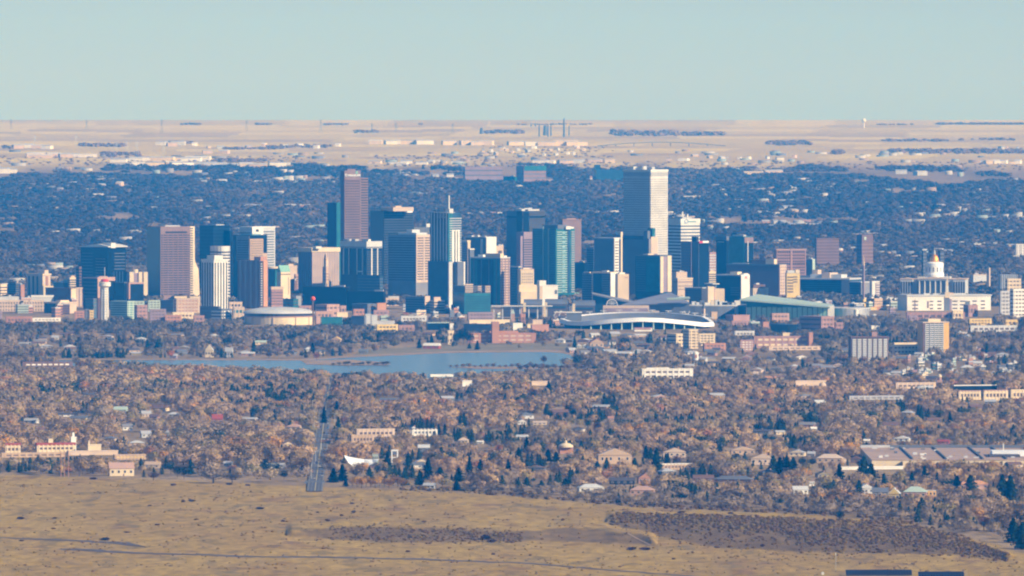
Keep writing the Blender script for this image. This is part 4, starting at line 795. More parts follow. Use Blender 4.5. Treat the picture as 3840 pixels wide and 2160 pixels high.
# ------------------------------------------------------------------ lower buildings whose foot can be seen
def L(xl, xc, xr, top, base, label, wall, a=72, win='softwin', rows=2, name='low_building', cat='building', roof=None, keep=True, cw=None, parts=True):
    d = D(base)
    t = T(xl, xc, xr, top, d, label, wall, a=a, name=name, cat=cat)
    if keep: KEEP.append((xl, xr, top, base))
    if rows:
        st = max(2.6, (t.H - 2) / rows)
        for fc in ('RF' if xc - xl > 5 else 'R'):
            mb = MB(); t.fb(mb, fc, .05, .95, 0, st * .38, .3); me = mb.mesh('window_band', M(win))
            for i in range(rows): obj('window_band', me, t.root, (0, 0, .8 + i * st + st * .35))
        n = max(2, min(9, int((xr - xc) / 12)))
        t.piers(wall, n, 'R', .3, e=.45)
    t.cap(roof or wall, th=.8, over=.3, name='parapet')
    return t
BL = [ # xl xc xr top base label wall options
 (-30, -28, 8, 1168, 1208, 'white shed and purple brick annex at the left frame edge', 'violet', dict()),
 (20, 22, 120, 1188, 1212, 'low brick sheds below the long beige hospital block', 'brick', dict(rows=1)),
 (120, 122, 226, 1193, 1206, 'row of white low roofs at the hospital foot', 'white', dict(rows=1)),
 (278, 280, 316, 1168, 1200, 'brick walk up left of the white observation tower', 'terracotta', dict(rows=3)),
 (316, 318, 334, 1160, 1198, 'narrow slate block beside the small yellow block', 'slate', dict(rows=3)),
 (334, 335, 351, 1164, 1198, 'small yellow white block with two columns of windows', 'yellow', dict(rows=3)),
 (318, 350, 362, 1120, 1196, 'green grey glass block behind the small yellow block', 'slate', dict(a=50, rows=6, win='teal', keep=False)),
 (362, 366, 382, 1118, 1200, 'dark plum block close to the left of the observation tower', 'brown', dict(rows=7)),
 (411, 478, 504, 1130, 1204, 'teal glass office with pale green sunlit banded end', 'mint', dict(a=40, rows=8, win='teal')),
 (478, 480, 541, 1130, 1190, 'long pale roofed office behind the narrow brick cube', 'mint', dict(rows=6, keep=False)),
 (503, 514, 552, 1145, 1206, 'narrow brick cube with plum left side right of the teal office', 'rose', dict(a=60, rows=4)),
 (552, 556, 604, 1127, 1168, 'pale blue office with cream bay above the lilac flats', 'mint', dict(rows=4, keep=False)),
 (560, 562, 622, 1160, 1212, 'lilac grey flats with rows of small windows', 'violet', dict(rows=4)),
 (600, 650, 654, 1126, 1170, 'slate shaded office below the large granite tower', 'slate', dict(a=30, rows=4, keep=False)),
 (650, 662, 748, 1120, 1174, 'brick office with cream top storeys and terracotta lower bands', 'sand', dict(a=78, rows=4, win='terracotta')),
 (652, 655, 700, 1112, 1140, 'cream roof storey left half above the banded brick office', 'cream', dict(rows=0, keep=False)),
 (710, 713, 750, 1113, 1142, 'cream roof storey right half above the banded brick office', 'cream', dict(rows=0, keep=False)),
 (645, 648, 726, 1172, 1196, 'bright cream low building with dark doorways', 'cream', dict(rows=1, win='brown')),
 (618, 620, 680, 1183, 1212, 'low terracotta brick building before the cream doorways', 'terracotta', dict(rows=2)),
 (724, 727, 766, 1184, 1208, 'small rose roofed building right of the cream doorways', 'rose', dict(rows=1)),
 (748, 820, 826, 1150, 1196, 'slate shaded depot among trees left of the domed arena', 'slate', dict(a=35, rows=3)),
 (790, 830, 868, 1160, 1214, 'shadowed banded garage left of the domed arena', 'slate', dict(a=35, rows=4, win='white')),
 (856, 860, 908, 1133, 1158, 'sand penthouse block left of the domed arena', 'sand', dict(rows=1, win='window', keep=False)),
 (872, 876, 916, 1152, 1214, 'sand concrete block with round right bay beside the domed arena', 'sand', dict(rows=2, win='teal')),
 (1060, 1100, 1118, 1122, 1164, 'dark glass pavilion with round roof behind the domed arena', 'teal', dict(a=50, rows=3, keep=False)),
 (1105, 1110, 1130, 1110, 1150, 'plain grey block behind the right of the domed arena', 'grey', dict(rows=0, keep=False)),
 (1118, 1122, 1168, 1147, 1170, 'small rose brick store right of the domed arena roof', 'rose', dict(rows=1, keep=False)),
 (1182, 1226, 1272, 1143, 1188, 'brick warehouse with salmon sunlit right half', 'salmon', dict(a=40, rows=2)),
 (1272, 1276, 1298, 1147, 1180, 'salmon brick annex with chimney, right of the brick warehouse', 'salmon', dict(rows=1)),
 (1180, 1184, 1250, 1168, 1200, 'long salmon shed front below the brick warehouse', 'salmon', dict(rows=1)),
 (1182, 1186, 1204, 1186, 1222, 'salmon end wall at the right of the domed arena', 'salmon', dict(rows=0)),
 (1201, 1206, 1284, 1190, 1226, 'teal green box building right of the ball sign', 'teal', dict(rows=0, a=80)),
 (1262, 1264, 1304, 1172, 1190, 'cream shed with a long sloping arm above the teal box', 'cream', dict(rows=0)),
 (1298, 1330, 1382, 1138, 1160, 'plum loft with salmon stair towers below the black podium', 'brown', dict(a=35, rows=2)),
 (1380, 1384, 1412, 1123, 1158, 'rose stair tower pair below the black podium', 'salmon', dict(rows=1)),
 (1320, 1378, 1414, 1140, 1178, 'dark lofts with white wall lettering', 'slate', dict(a=40, rows=2)),
 (1412, 1415, 1448, 1137, 1178, 'orange sand loft wall at the right of the dark lofts', 'orange', dict(rows=0)),
 (1322, 1326, 1366, 1160, 1182, 'terracotta brick shed front row', 'terracotta', dict(rows=1)),
 (1398, 1402, 1458, 1164, 1184, 'second terracotta brick shed with pitched bay', 'rose', dict(rows=1)),
 (1318, 1366, 1371, 1186, 1236, 'dark slate cube left of two pale grey panels', 'slate', dict(a=28, rows=0)),
 (1369, 1371, 1390, 1178, 1234, 'pale grey slab, left of a pair', 'pale', dict(rows=0, a=80)),
 (1391, 1393, 1415, 1182, 1238, 'pale grey slab, right of a pair', 'pale', dict(rows=0, a=80)),
 (1410, 1414, 1492, 1218, 1248, 'cream gridded pavilion with yellow bays near the lake houses', 'yellow', dict(rows=2, win='window')),
 (1405, 1410, 1480, 1204, 1222, 'grey arched roof behind the yellow gridded pavilion', 'roofgrey', dict(rows=0)),
 (1492, 1496, 1554, 1220, 1246, 'rose brick row right of the yellow gridded pavilion', 'rose', dict(rows=1)),
 (1440, 1444, 1496, 1118, 1148, 'sand and slate lofts left of the cream block', 'sand', dict(rows=2)),
 (1448, 1450, 1480, 1070, 1098, 'cream roofed warehouse with plum shaded wall', 'brown', dict(rows=0, keep=False)),
 (1476, 1480, 1528, 1078, 1108, 'rose and cream stacked lofts behind the low cream portal', 'salmon', dict(rows=2, keep=False)),
 (1512, 1516, 1568, 1093, 1110, 'bright cream portal shaped building below the wide grey office tower', 'cream', dict(rows=0, keep=False)),
 (1452, 1456, 1496, 1112, 1142, 'pale loft with dark band left of the teal banded office', 'pale', dict(rows=2, keep=False)),
 (1500, 1504, 1600, 1186, 1206, 'pale car park deck full of cars', 'pale', dict(rows=1)),
 (1598, 1604, 1684, 1210, 1238, 'long black glass lodge with pale roof', 'glass', dict(rows=0, a=80, roof='mint')),
 (1684, 1687, 1698, 1214, 1238, 'small white tower at the right end of the black lodge', 'white', dict(rows=0)),
 (1676, 1680, 1702, 1240, 1292, 'tall narrow cream gabled house beside the great dark conifer clump', 'cream', dict(rows=2)),
 (1756, 1760, 1912, 1200, 1216, 'long bright cream low roof behind the brick college', 'cream', dict(rows=0)),
 (1752, 1756, 1852, 1172, 1204, 'lilac warehouse with dark band above the long cream roof', 'violet', dict(rows=2)),
 (1738, 1842, 1846, 1216, 1248, 'slate shaded shed right of the college tower', 'slate', dict(a=30, rows=0)),
 (1920, 1924, 1960, 1212, 1240, 'white blank box building right of the college tower', 'white', dict(rows=0)),
 (1886, 1890, 1912, 1150, 1172, 'rose brick block by the viaduct', 'rose', dict(rows=1)),
 (1948, 1952, 1970, 1178, 1216, 'terracotta block beside the tall brick chimney', 'terracotta', dict(rows=1)),
 (1990, 1995, 2058, 1218, 1244, 'terracotta brick shed left of the stadium', 'terracotta', dict(rows=0)),
 (1974, 1978, 2008, 1216, 1230, 'cream flat shed before the sand shed', 'cream', dict(rows=0)),
 (1994, 1998, 2034, 1200, 1222, 'sand shed left of the stadium', 'sand', dict(rows=0)),
 (1880, 2030, 2036, 1152, 1190, 'long slate office under the viaduct', 'slate', dict(a=20, rows=3)),
 (2032, 2036, 2074, 1148, 1188, 'cream banded garage at the right end of the viaduct', 'cream', dict(rows=4, win='window')),
 (2082, 2145, 2172, 1099, 1128, 'brick gabled market hall with green roof above the vaulted sheds', 'tan', dict(a=50, rows=0, roof='copper')),
 (2184, 2188, 2260, 1148, 1172, 'sand lofts behind the stadium left of the scoreboard', 'sand', dict(rows=2)),
 (2130, 2134, 2180, 1148, 1168, 'dark lofts with pale lettering behind the stadium', 'slate', dict(rows=1)),
 (2496, 2556, 2562, 1182, 1200, 'slate wall behind the stadium right half', 'slate', dict(a=30, rows=1)),
 (2664, 2668, 2690, 1170, 1206, 'tan gabled church front right of the stadium', 'tan', dict(rows=0)),
 (2722, 2750, 2812, 1182, 1206, 'rose roofed school with dark left gable', 'rose', dict(a=60, rows=0, roof='rose')),
 (2740, 2744, 2806, 1204, 1222, 'long rose brick school wing', 'rose', dict(rows=1)),
 (2855, 2862, 2884, 1208, 1232, 'terracotta cube before the dark offices', 'terracotta', dict(rows=0)),
 (2888, 2896, 2960, 1176, 1214, 'rose sand brick terrace below the green glass hall', 'salmon', dict(rows=2)),
 (2892, 2954, 2990, 1218, 1248, 'low black glass office left of the banded garage', 'glass', dict(a=60, rows=0)),
 (2990, 2996, 3064, 1214, 1244, 'cream and plum banded garage with small roof house', 'sand', dict(rows=2, win='window')),
 (3000, 3080, 3130, 1188, 1246, 'brick block with a bright yellow framed corner top', 'rose', dict(a=48, rows=3)),
 (3130, 3134, 3162, 1210, 1246, 'small rose annex with twin white vaults', 'rose', dict(rows=2)),
 (3260, 3268, 3298, 1222, 1236, 'white billboard like roof sign on a low building', 'white', dict(rows=0)),
 (2502, 2536, 2600, 1253, 1300, 'cream framed clinic wing with dark glazed left side', 'cream', dict(a=60, rows=3, win='window')),
 (2562, 2584, 2618, 1236, 1308, 'tallest cream framed clinic block with many bays', 'cream', dict(a=74, rows=6, win='softwin')),
 (2616, 2620, 2682, 1252, 1296, 'cream framed clinic right wing with dark bays', 'cream', dict(rows=4, win='window')),
 (2636, 2642, 2722, 1288, 1320, 'brick clinic annex with red bays below the cream wings', 'terracotta', dict(rows=2)),
 (2770, 2776, 2826, 1276, 1318, 'lilac brick block with four white bands', 'rose', dict(rows=4, win='white')),
 (2752, 2756, 2830, 1242, 1262, 'pair of pale canopied roofs behind the long brick school', 'pale', dict(rows=1)),
 (2822, 2828, 3040, 1262, 1306, 'long brick school with two cream window bands', 'rose', dict(a=80, rows=2, win='cream')),
 (3026, 3034, 3048, 1248, 1306, 'tall brick stair tower at the end of the long school', 'terracotta', dict(rows=0)),
 (2880, 2884, 3080, 1300, 1314, 'low cream wall in front of the long brick school', 'sand', dict(rows=1)),
 (2930, 2936, 2962, 1249, 1264, 'cream cube roof house on the school', 'cream', dict(rows=0)),
 (3340, 3346, 3452, 1294, 1330, 'cream low hospital between the two apartment slabs', 'cream', dict(rows=2)),
 (3350, 3354, 3440, 1286, 1300, 'upper cream storey of the low hospital', 'cream', dict(rows=0)),
 (3398, 3402, 3620, 1172, 1200, 'long plum brick hall below the cream civic building', 'rose', dict(rows=1, a=82)),
 (3570, 3574, 3612, 1166, 1200, 'bright cream colonnaded house below the civic building', 'cream', dict(rows=1)),
 (3614, 3632, 3668, 1145, 1188, 'rose brick school block with stepped roof', 'rose', dict(a=60, rows=1)),
 (3630, 3636, 3720, 1196, 1220, 'yellow stone school with grey hipped roof', 'yellow', dict(rows=2)),
 (3634, 3640, 3818, 1222, 1246, 'long lilac roofed terrace below the yellow school', 'pale', dict(rows=1)),
 (3766, 3772, 3818, 1200, 1222, 'yellow stone wing right of the yellow school', 'yellow', dict(rows=1)),
 (3748, 3752, 3812, 1092, 1180, 'cream hospital wing near the right edge, lower left part', 'pale', dict(rows=6)),
 (3772, 3778, 3830, 1046, 1150, 'cream hospital tower near the right edge, taller rear part', 'cream', dict(rows=7, keep=False)),
 (3788, 3800, 3850, 1085, 1190, 'white hospital block with lilac stripe at the right edge', 'white', dict(rows=7, a=60)),
 (3806, 3810, 3842, 916, 975, 'white banded slab far off at the right edge', 'white', dict(rows=9, keep=False)),
 (3405, 3409, 3440, 1184, 1204, 'small grey lilac house row left of the tan apartment tower', 'violet', dict(rows=1)),
 (2404, 2408, 2600, 1384, 1424, 'white factory with stepped roof line beside the water tank', 'white', dict(rows=2, a=78)),
 (2420, 2424, 2510, 1380, 1404, 'white upper storey on the stepped factory', 'white', dict(rows=1)),
 (2980, 2984, 3100, 1428, 1448, 'low sand wall building among dark trees', 'sand', dict(rows=0)),
 (3356, 3360, 3512, 1436, 1458, 'long low sand building left of the little brick cupola tower', 'sand', dict(rows=1)),
 (3574, 3578, 3742, 1445, 1464, 'long white topped shed roof with black shadowed front', 'glass', dict(rows=0, roof='white')),
 (3590, 3596, 3680, 1466, 1500, 'cream school wing with lilac roof, left of a pair', 'cream', dict(rows=1, roof='rose')),
 (3684, 3690, 3782, 1464, 1502, 'cream school wing with lilac roof, right of a pair', 'cream', dict(rows=1, roof='rose')),
 (3788, 3792, 3870, 1462, 1500, 'cream and white school wing at the right edge', 'cream', dict(rows=1)),
 (3180, 3186, 3390, 1486, 1500, 'long grey shed roofs with a row of white struts', 'roofgrey', dict(rows=1)),
 (1332, 1338, 1480, 1610, 1640, 'long low sand school with flat roofs right of the road', 'sand', dict(rows=1)),
 (1312, 1318, 1402, 1632, 1664, 'low dull school front wing right of the road', 'tan', dict(rows=1)),
 (1540, 1545, 1640, 1608, 1636, 'low dark roofed building with white front block', 'white', dict(rows=1, win='slate', roof='roofdark')),
 (1730, 1734, 1770, 1428, 1450, 'low white garage near the lake shore, left one', 'white', dict(rows=0)),
 (1990, 1994, 2064, 1430, 1446, 'long low sand garage near the lake shore, right one', 'sand', dict(rows=0)),
 (1610, 1614, 1700, 1405, 1413, 'thin white walled boathouse along the near lake shore', 'white', dict(rows=0)),
 (80, 84, 270, 1358, 1378, 'long low plum roofed pavilion at the left end of the lake', 'brown', dict(rows=1, win='white')),
 (2480, 2484, 2600, 1740, 1762, 'low dull house with long flat white eaves', 'tan', dict(rows=1, roof='white')),
 (3150, 3154, 3390, 1752, 1762, 'long thin white walled garden row', 'white', dict(rows=0)),
]
for x_l, x_c, x_r, tp, bs, lb, wl, kw in BL: L(x_l, x_c, x_r, tp, bs, lb, wl, **kw)
# brick college with central tower
t = L(1752, 1756, 2010, 1250, 1286, 'long brick college with arched windows, central wing behind trees', 'terracotta', a=82, win='sand', rows=2, name='college', cat='college')
t.wing('terracotta', 1842, 1846, 1872, 1206, -8, 'tower').pent('terracotta', .1, .3, 1242)
# brick chimney
d = D(1214); r_ = empty('chimney', at(1955, d)); tag(r_, 'tall thin brick chimney left of the stadium', 'chimney'); MB().cyl(0, 0, 1.7, 1.1, -2, Z(1152, d) - G(d), 12).build('stack', M('salmon'), r_); MB().cyl(0, 0, 1.5, 1.5, Z(1155, d) - G(d), Z(1152, d) - G(d) + .5, 12).build('rim', M('brown'), r_)
d = D(1205); r_ = empty('church_spire', at(1924, d)); tag(r_, 'small church steeple with pale pointed cap, left of the tall chimney', 'steeple'); MB().box(-2.6, 2.6, -2.6, 2.6, -2, Z(1176, d) - G(d)).build('shaft', M('salmon'), r_); MB().prism([(-3, -3), (3, -3), (3, 3), (-3, 3)], Z(1176, d) - G(d), Z(1158, d) - G(d), [(-.1, -.1), (.1, -.1), (.1, .1), (-.1, .1)]).build('spire', M('mint'), r_)
# the two apartment slabs at the right
t = T(3183, 3192, 3332, 1263, D(1366), 'dark brick apartment slab covered with a grid of white balconies', 'brown', a=78, name='apartment_slab', cat='apartment building')
KEEP.append((3183, 3332, 1263, 1352))
for i in range(7):
    u0 = .03 + i * .14; mb = MB(); t.fb(mb, 'R', u0, u0 + .10, 0, 1.7, 1.0); me = mb.mesh('balcony', M('pale'))
    for k in range(14): obj('balcony', me, t.root, (0, 0, 2 + k * 2.9 * (t.H - 4) / 41))
    t.panel('window', 'R', 3192 + 140 * u0, 3192 + 140 * (u0 + .10), 1268, 1362, .3, 'window_bay')
t.pent('rose', .0, 1, 1246, .56, .70).cap('brown', th=1.2)
t = T(3443, 3462, 3560, 1208, D(1332), 'tall tan apartment tower with white gridded balconies and blank orange flanks', 'gold', a=74, name='apartment_tower', cat='apartment building')
KEEP.append((3443, 3560, 1208, 1322)); sx = lambda px: px
t.panel('brown', 'R', 3462, 3468, 1210, 1330, .4, 'recess').panel('window', 'R', 3468, 3540, 1212, 1330, .4, 'window_wall')
for i in range(4):
    u0 = t.u('R', 3468 + i * 18 + 1); u1 = t.u('R', 3468 + i * 18 + 16); mb = MB(); t.fb(mb, 'R', u0, u1, 0, 1.5, 1.1); me = mb.mesh('balcony', M('pale'))
    for k in range(15): obj('balcony', me, t.root, (0, 0, 2.5 + k * (t.H - 4) / 15))
t.piers('pale', 5, 'R', .1, 1212, 1330, t.u('R', 3462), t.u('R', 3547), .9).cap('sand', 1207, 1211, .5).pent('cream', .1, 1, 1196, .2, .68)
# ------------------------------------------------------------------ random low buildings that fill the blocks between
LM = [(60, 1180, 'below the hospital block'), (240, 1150, 'by the white observation tower'), (560, 1180, 'below the large granite tower'), (800, 1180, 'left of the domed arena'), (1250, 1190, 'right of the ball sign'),
      (1450, 1160, 'below the wide grey office tower'), (1620, 1200, 'by the beige banded offices'), (1850, 1190, 'by the viaduct'), (2000, 1220, 'left of the stadium'), (2400, 1140, 'behind the stadium'),
      (2750, 1230, 'right of the stadium'), (2950, 1260, 'near the long brick school'), (3150, 1200, 'by the silver curved building'), (3350, 1200, 'below the blue grid office'), (3550, 1260, 'by the tan apartment tower'), (3750, 1330, 'on the crowded right hillside'), (3700, 1420, 'below the right hillside'),
      (300, 1300, 'across the lake at left'), (800, 1310, 'across the lake below the arena'), (1450, 1300, 'across the lake near the conifer clump'), (2200, 1290, 'below the stadium'), (2900, 1350, 'left of the balcony slab'),
      (300, 1450, 'in the near woods at far left'), (800, 1500, 'left of the long road'), (300, 1650, 'by the red roofed convent'), (900, 1700, 'left of the road end'), (1500, 1500, 'right of the upper road'), (1600, 1650, 'by the low school'), (1550, 1780, 'near the white swooping church'),
      (2200, 1500, 'in the middle woods'), (2200, 1650, 'in the mid woods below centre'), (2100, 1800, 'at the grassland edge, centre'), (2750, 1550, 'in the woods right of centre'), (2800, 1700, 'by the gold gabled houses'), (2700, 1850, 'by the pink roofed house'), (3300, 1550, 'above the long mall roof'), (3500, 1700, 'by the long mall roof'), (3200, 1850, 'by the yellow gabled house'), (3700, 1850, 'at the right lower woods')]
LABELS = {}
ORD = ['first', 'second', 'third', 'fourth', 'fifth', 'sixth', 'seventh', 'eighth', 'ninth', 'tenth', 'eleventh', 'twelfth', 'thirteenth', 'fourteenth', 'fifteenth', 'sixteenth', 'seventeenth', 'eighteenth', 'nineteenth', 'twentieth']
def near_lm(px, row, lms=None): return min(lms or LM, key=lambda l: (l[0] - px) ** 2 + (2.2 * (l[1] - row)) ** 2)[2]
def later(o, look, px, row, lms=None): LABELS.setdefault((look, near_lm(px, row, lms)), []).append((px, o))
def shorten(o):
    w_ = o['label'].split()
    if len(w_) > 16: w_ = [x for x in w_ if x not in ('the', 'of', 'a')]
    o['label'] = ' '.join(w_[:16])
def finish_labels():
    for (look, where), lst in LABELS.items():
        lst.sort(key=lambda t: t[0])
        for i, (px, o) in enumerate(lst):
            if len(lst) == 1: o['label'] = look + ' ' + where
            elif len(lst) == 2: o['label'] = ('left ' if i == 0 else 'right ') + look + ' ' + where
            elif i < 20: o['label'] = look + ' ' + where + ', ' + ORD[i] + ' from left'
            else: o['label'] = look + ' ' + where + ', ' + ORD[min(19, len(lst) - 1 - i)] + ' from right'
ADJ = dict(white='white', cream='cream', sand='sand coloured', brick='red brick', salmon='salmon brick', rose='rose brick', slate='slate grey', pale='pale grey', violet='lilac grey', terracotta='terracotta', mint='mint green', brown='plum brown', tan='tan', yellow='pale yellow', teal='dark teal')
def fill(n, x0, x1, r0, r1, hmin, hmax, cols, seed, wmin=18, wmax=70):
    q = random.Random(seed)
    for k in range(n):
        px = q.uniform(x0, x1); row = q.uniform(r0, r1); d = D(row); w_ = q.uniform(wmin, wmax) * (.5 + .5 * q.random()); h = q.uniform(hmin, hmax)
        c = q.choice(cols); top = row - h / S(d)
        if any(px < b and px + w_ > a and not (row < t0 or top > b0) for a, b, t0, b0 in KEEP): continue
        t = T(px, px + w_ * q.uniform(.05, .45), px + w_, top, d, None, c, a=q.choice([45, 45, 70, 78]), name='small_building', cat='small building', group='small flat roofed buildings of the city')
        later(t.root, ADJ.get(c, c) + ' ' + q.choice(['flat roofed block', 'box building']), px, row)
        t.bands(q.choice(['window', 'softwin', 'slate']), 4.5, .35, top + 3, row, e=.2)
        t.cap(q.choice([c, 'white', 'pale', 'roofgrey']), th=.7, over=.2, name='parapet').clutter(n=1, h=2.5, seed=k)
CITY = ['cream', 'sand', 'white', 'pale', 'slate', 'brick', 'salmon', 'rose', 'violet', 'terracotta', 'mint', 'brown', 'slate']
fill(26, 0, 560, 1140, 1200, 8, 20, CITY, 1); fill(22, 560, 920, 1150, 1206, 8, 20, CITY, 2); fill(38, 1180, 1700, 1150, 1212, 6, 16, CITY, 3); fill(22, 1700, 2080, 1180, 1226, 5, 14, CITY, 4)
fill(16, 2200, 2560, 1140, 1165, 6, 14, CITY, 5); fill(34, 2690, 3320, 1196, 1262, 5, 12, CITY, 6); fill(20, 3300, 3840, 1180, 1290, 5, 12, CITY, 7); fill(44, 3340, 3840, 1320, 1420, 4, 9, ['white', 'mint', 'pale', 'cream', 'teal', 'rose', 'slate', 'terracotta'], 8, 14, 40)
fill(18, 2980, 3440, 1140, 1180, 8, 18, CITY, 9)
# ------------------------------------------------------------------ lake, shore, islands, road, far plains
wm = bpy.data.materials.new('lake_water'); wm.use_nodes = True; nt = wm.node_tree; b = nt.nodes['Principled BSDF']
b.inputs['Base Color'].default_value = (.17, .19, .18, 1); b.inputs['Roughness'].default_value = .22; b.inputs['IOR'].default_value = 1.33
nz = nt.nodes.new('ShaderNodeTexNoise'); nz.inputs['Scale'].default_value = .05; nz.inputs['Detail'].default_value = 6; tc = nt.nodes.new('ShaderNodeTexCoord'); mpn = nt.nodes.new('ShaderNodeMapping'); mpn.inputs['Scale'].default_value = (1, .25, 1)
nt.links.new(tc.outputs['Object'], mpn.inputs['Vector']); nt.links.new(mpn.outputs['Vector'], nz.inputs['Vector'])
bp = nt.nodes.new('ShaderNodeBump'); bp.inputs['Strength'].default_value = .5; bp.inputs['Distance'].default_value = 1.0; nt.links.new(nz.outputs['Fac'], bp.inputs['Height']); nt.links.new(bp.outputs['Normal'], b.inputs['Normal'])
FAR = [(-200, 1352), (0, 1352), (300, 1352.5), (700, 1351), (1000, 1352), (1140, 1353), (1300, 1342), (1400, 1337), (1500, 1333), (1600, 1328), (1700, 1324), (1880, 1322), (2060, 1321), (2110, 1325), (2140, 1332), (2155, 1345)]
NEAR = [(2110, 1372), (2050, 1394), (1900, 1412), (1600, 1420), (1300, 1420), (1000, 1406), (700, 1394), (450, 1384), (290, 1374), (130, 1364), (60, 1361), (-200, 1361)]
sheet('lake', FAR + NEAR, .25, wm)
def wob(pts, n, amp, seed):
    out = []; q = random.Random(seed)
    for (a, b_), (c, e) in zip(pts, pts[1:] + pts[:1]):
        for k in range(n): t_ = k / n; out.append((a + (c - a) * t_ + q.uniform(-amp, amp) * 6, b_ + (e - b_) * t_ + q.uniform(-amp, amp)))
    return out
shore = mat('shore_sand', (.36, .25, .16), scale=.03, var=.25)
sheet('shore', [(-200, 1347), (1140, 1347), (1330, 1334), (1500, 1325), (1700, 1317), (2060, 1312), (2130, 1317), (2190, 1340), (2155, 1345), (2140, 1332), (2110, 1325), (2060, 1321), (1880, 1322), (1700, 1324), (1600, 1328), (1500, 1333), (1400, 1337), (1300, 1342), (1140, 1353), (1000, 1352), (700, 1351), (0, 1352), (-200, 1352)], .35, shore)
sheet('lawn', [(1350, 1310), (1700, 1296), (2050, 1288), (2280, 1296), (2250, 1312), (2060, 1312), (1700, 1317), (1500, 1325), (1330, 1334)], .3, mat('park_grass', (.25, .20, .105), scale=.02, var=.3))
sheet('peninsula', wob([(1130, 1353), (1300, 1350), (1420, 1358), (1468, 1366), (1440, 1371), (1300, 1371), (1150, 1368)], 5, .6, 1), .5, shore)
sheet('sandbar', wob([(1690, 1378), (1760, 1375), (1990, 1376), (2110, 1378), (2120, 1383), (1960, 1385), (1780, 1384)], 5, .4, 2), .5, shore)
# the long road
asph = mat('asphalt', (.13, .12, .12), scale=.02, var=.3); paintw = mat('lane_paint', (.42, .42, .40))
RP = [(9250, -183.0), (9460, -186), (10650, -203), (11410, -214), (12300, -226), (13050, -234)]
def rx(d): return float(np.interp(d, [p[0] for p in RP], [p[1] for p in RP]))
def strip(name, m, off0, off1, z, d0=9300, d1=13060, kind='structure', n=30, parent=None):
    mb = MB(); ds = np.linspace(d0, d1, n); vs = []
    for d in ds: vs += [(rx(d) + off0, d, G(d) + z), (rx(d) + off1, d, G(d) + z)]
    mb.add(vs, [(2 * i, 2 * i + 1, 2 * i + 3, 2 * i + 2) for i in range(n - 1)]); o = mb.build(name, m, parent)
    if kind: tag(o, kind=kind)
    return o
strip('pavement', mat('footway', (.24, .20, .155)), -7.6, 7.6, 1.05)
strip('road', asph, -6.6, 6.6, 1.18)
for o_, w_ in ((-6.3, .25), (-3.2, .15), (3.2, .15), (6.3, .25)): strip('lane_line', paintw, o_ - w_ / 2, o_ + w_ / 2, 1.24)
strip('median_line', mat('median_paint', (.5, .42, .2)), -.4, .4, 1.24)
for row in (1690, 1765): 
    d = D(row); MB().box(rx(d) - 7, rx(d) + 7, d - 4, d + 4, 1.245, 1.25).build('crosswalk', paintw)['kind'] = 'structure'
d = D(1812); MB().box(rx(d) - 11, rx(d) + 8, d - 3, d + 3, 0, 2.4).build('embankment', M('slate'))['kind'] = 'structure'
CARC = ['white', 'dark', 'pale', 'red', 'blue', 'slate', 'sand', 'white', 'signwhite', 'charcoal']
def make_car(c):
    r = empty('car', (0, 0, 0)); m = mat('car_paint_' + c, PAL[c], rough=.3, spec=.5)
    MB().prism([(-2.2, -.9), (2.2, -.9), (2.2, .9), (-2.2, .9)], .35, .95).build('body', m, r)
    MB().prism([(-1.5, -.8), (1.1, -.8), (1.1, .8), (-1.5, .8)], .95, 1.5, [(-1.0, -.7), (.5, -.7), (.5, .7), (-1.0, .7)]).build('cabin', GLS('window'), r)
    for x in (-1.4, 1.4):
        for y in (-.85, .85):
            w_ = MB().cyl(0, 0, .34, .34, -.12, .12, 10).build('wheel', M('dark'), r, (x, y, .36)); w_.rotation_euler = (R(90), 0, 0)
    MB().box(2.15, 2.25, -.8, -.4, .6, .8).build('headlight', M('signwhite'), r); MB().box(2.15, 2.25, .4, .8, .6, .8).build('headlight', M('signwhite'), r)
    return r
CARS = {}
def car(c, x, d, rz, look, px=None, row=None, sc=1.0, z=1.25):
    if c not in CARS: o = CARS[c] = make_car(c)
    else: o = copy_tree(CARS[c])
    o.location = (x, d, G(d) + z); o.rotation_euler = (0, 0, rz); o.scale = (sc,) * 3
    tag(o, cat='car', group='cars on the streets'); px = px or 1920 + x / (K * d); row = row or float(np.interp(d, RD, RR)); later(o, look, px, row, CLM)
CLM = [(1180, 1800, 'at the near end of the long road'), (1200, 1720, 'on the road left of the swooping church'), (1200, 1640, 'on the wide middle part of the road'), (1215, 1580, 'queued on the road between dark conifers'), (1235, 1480, 'on the far narrow part of the road'), (1550, 1196, 'parked on the deck below the beige offices'), (3380, 1230, 'parked below the civic building'), (3060, 1245, 'parked beside the rose brick block'), (2750, 1240, 'parked right of the stadium')]
RR_, RD_ = RR[::1], RD
row_at = lambda d: float(np.interp(d, RD, RR))
q = random.Random(44)
for k in range(34):
    d = D([1800, 1790, 1775, 1755, 1740, 1722, 1700, 1690, 1670, 1655, 1640, 1630, 1618, 1610, 1600, 1594, 1588, 1582, 1576, 1570, 1566, 1560, 1556, 1550, 1540, 1525, 1510, 1498, 1486, 1475, 1466, 1456, 1445, 1436][k])
    s_ = 1 if k % 2 else -1; car(q.choice(CARC), rx(d) + s_ * q.choice([1.9, 5.0]), d, R(90) * (1 if s_ > 0 else -1), 'small car', row=row_at(d))
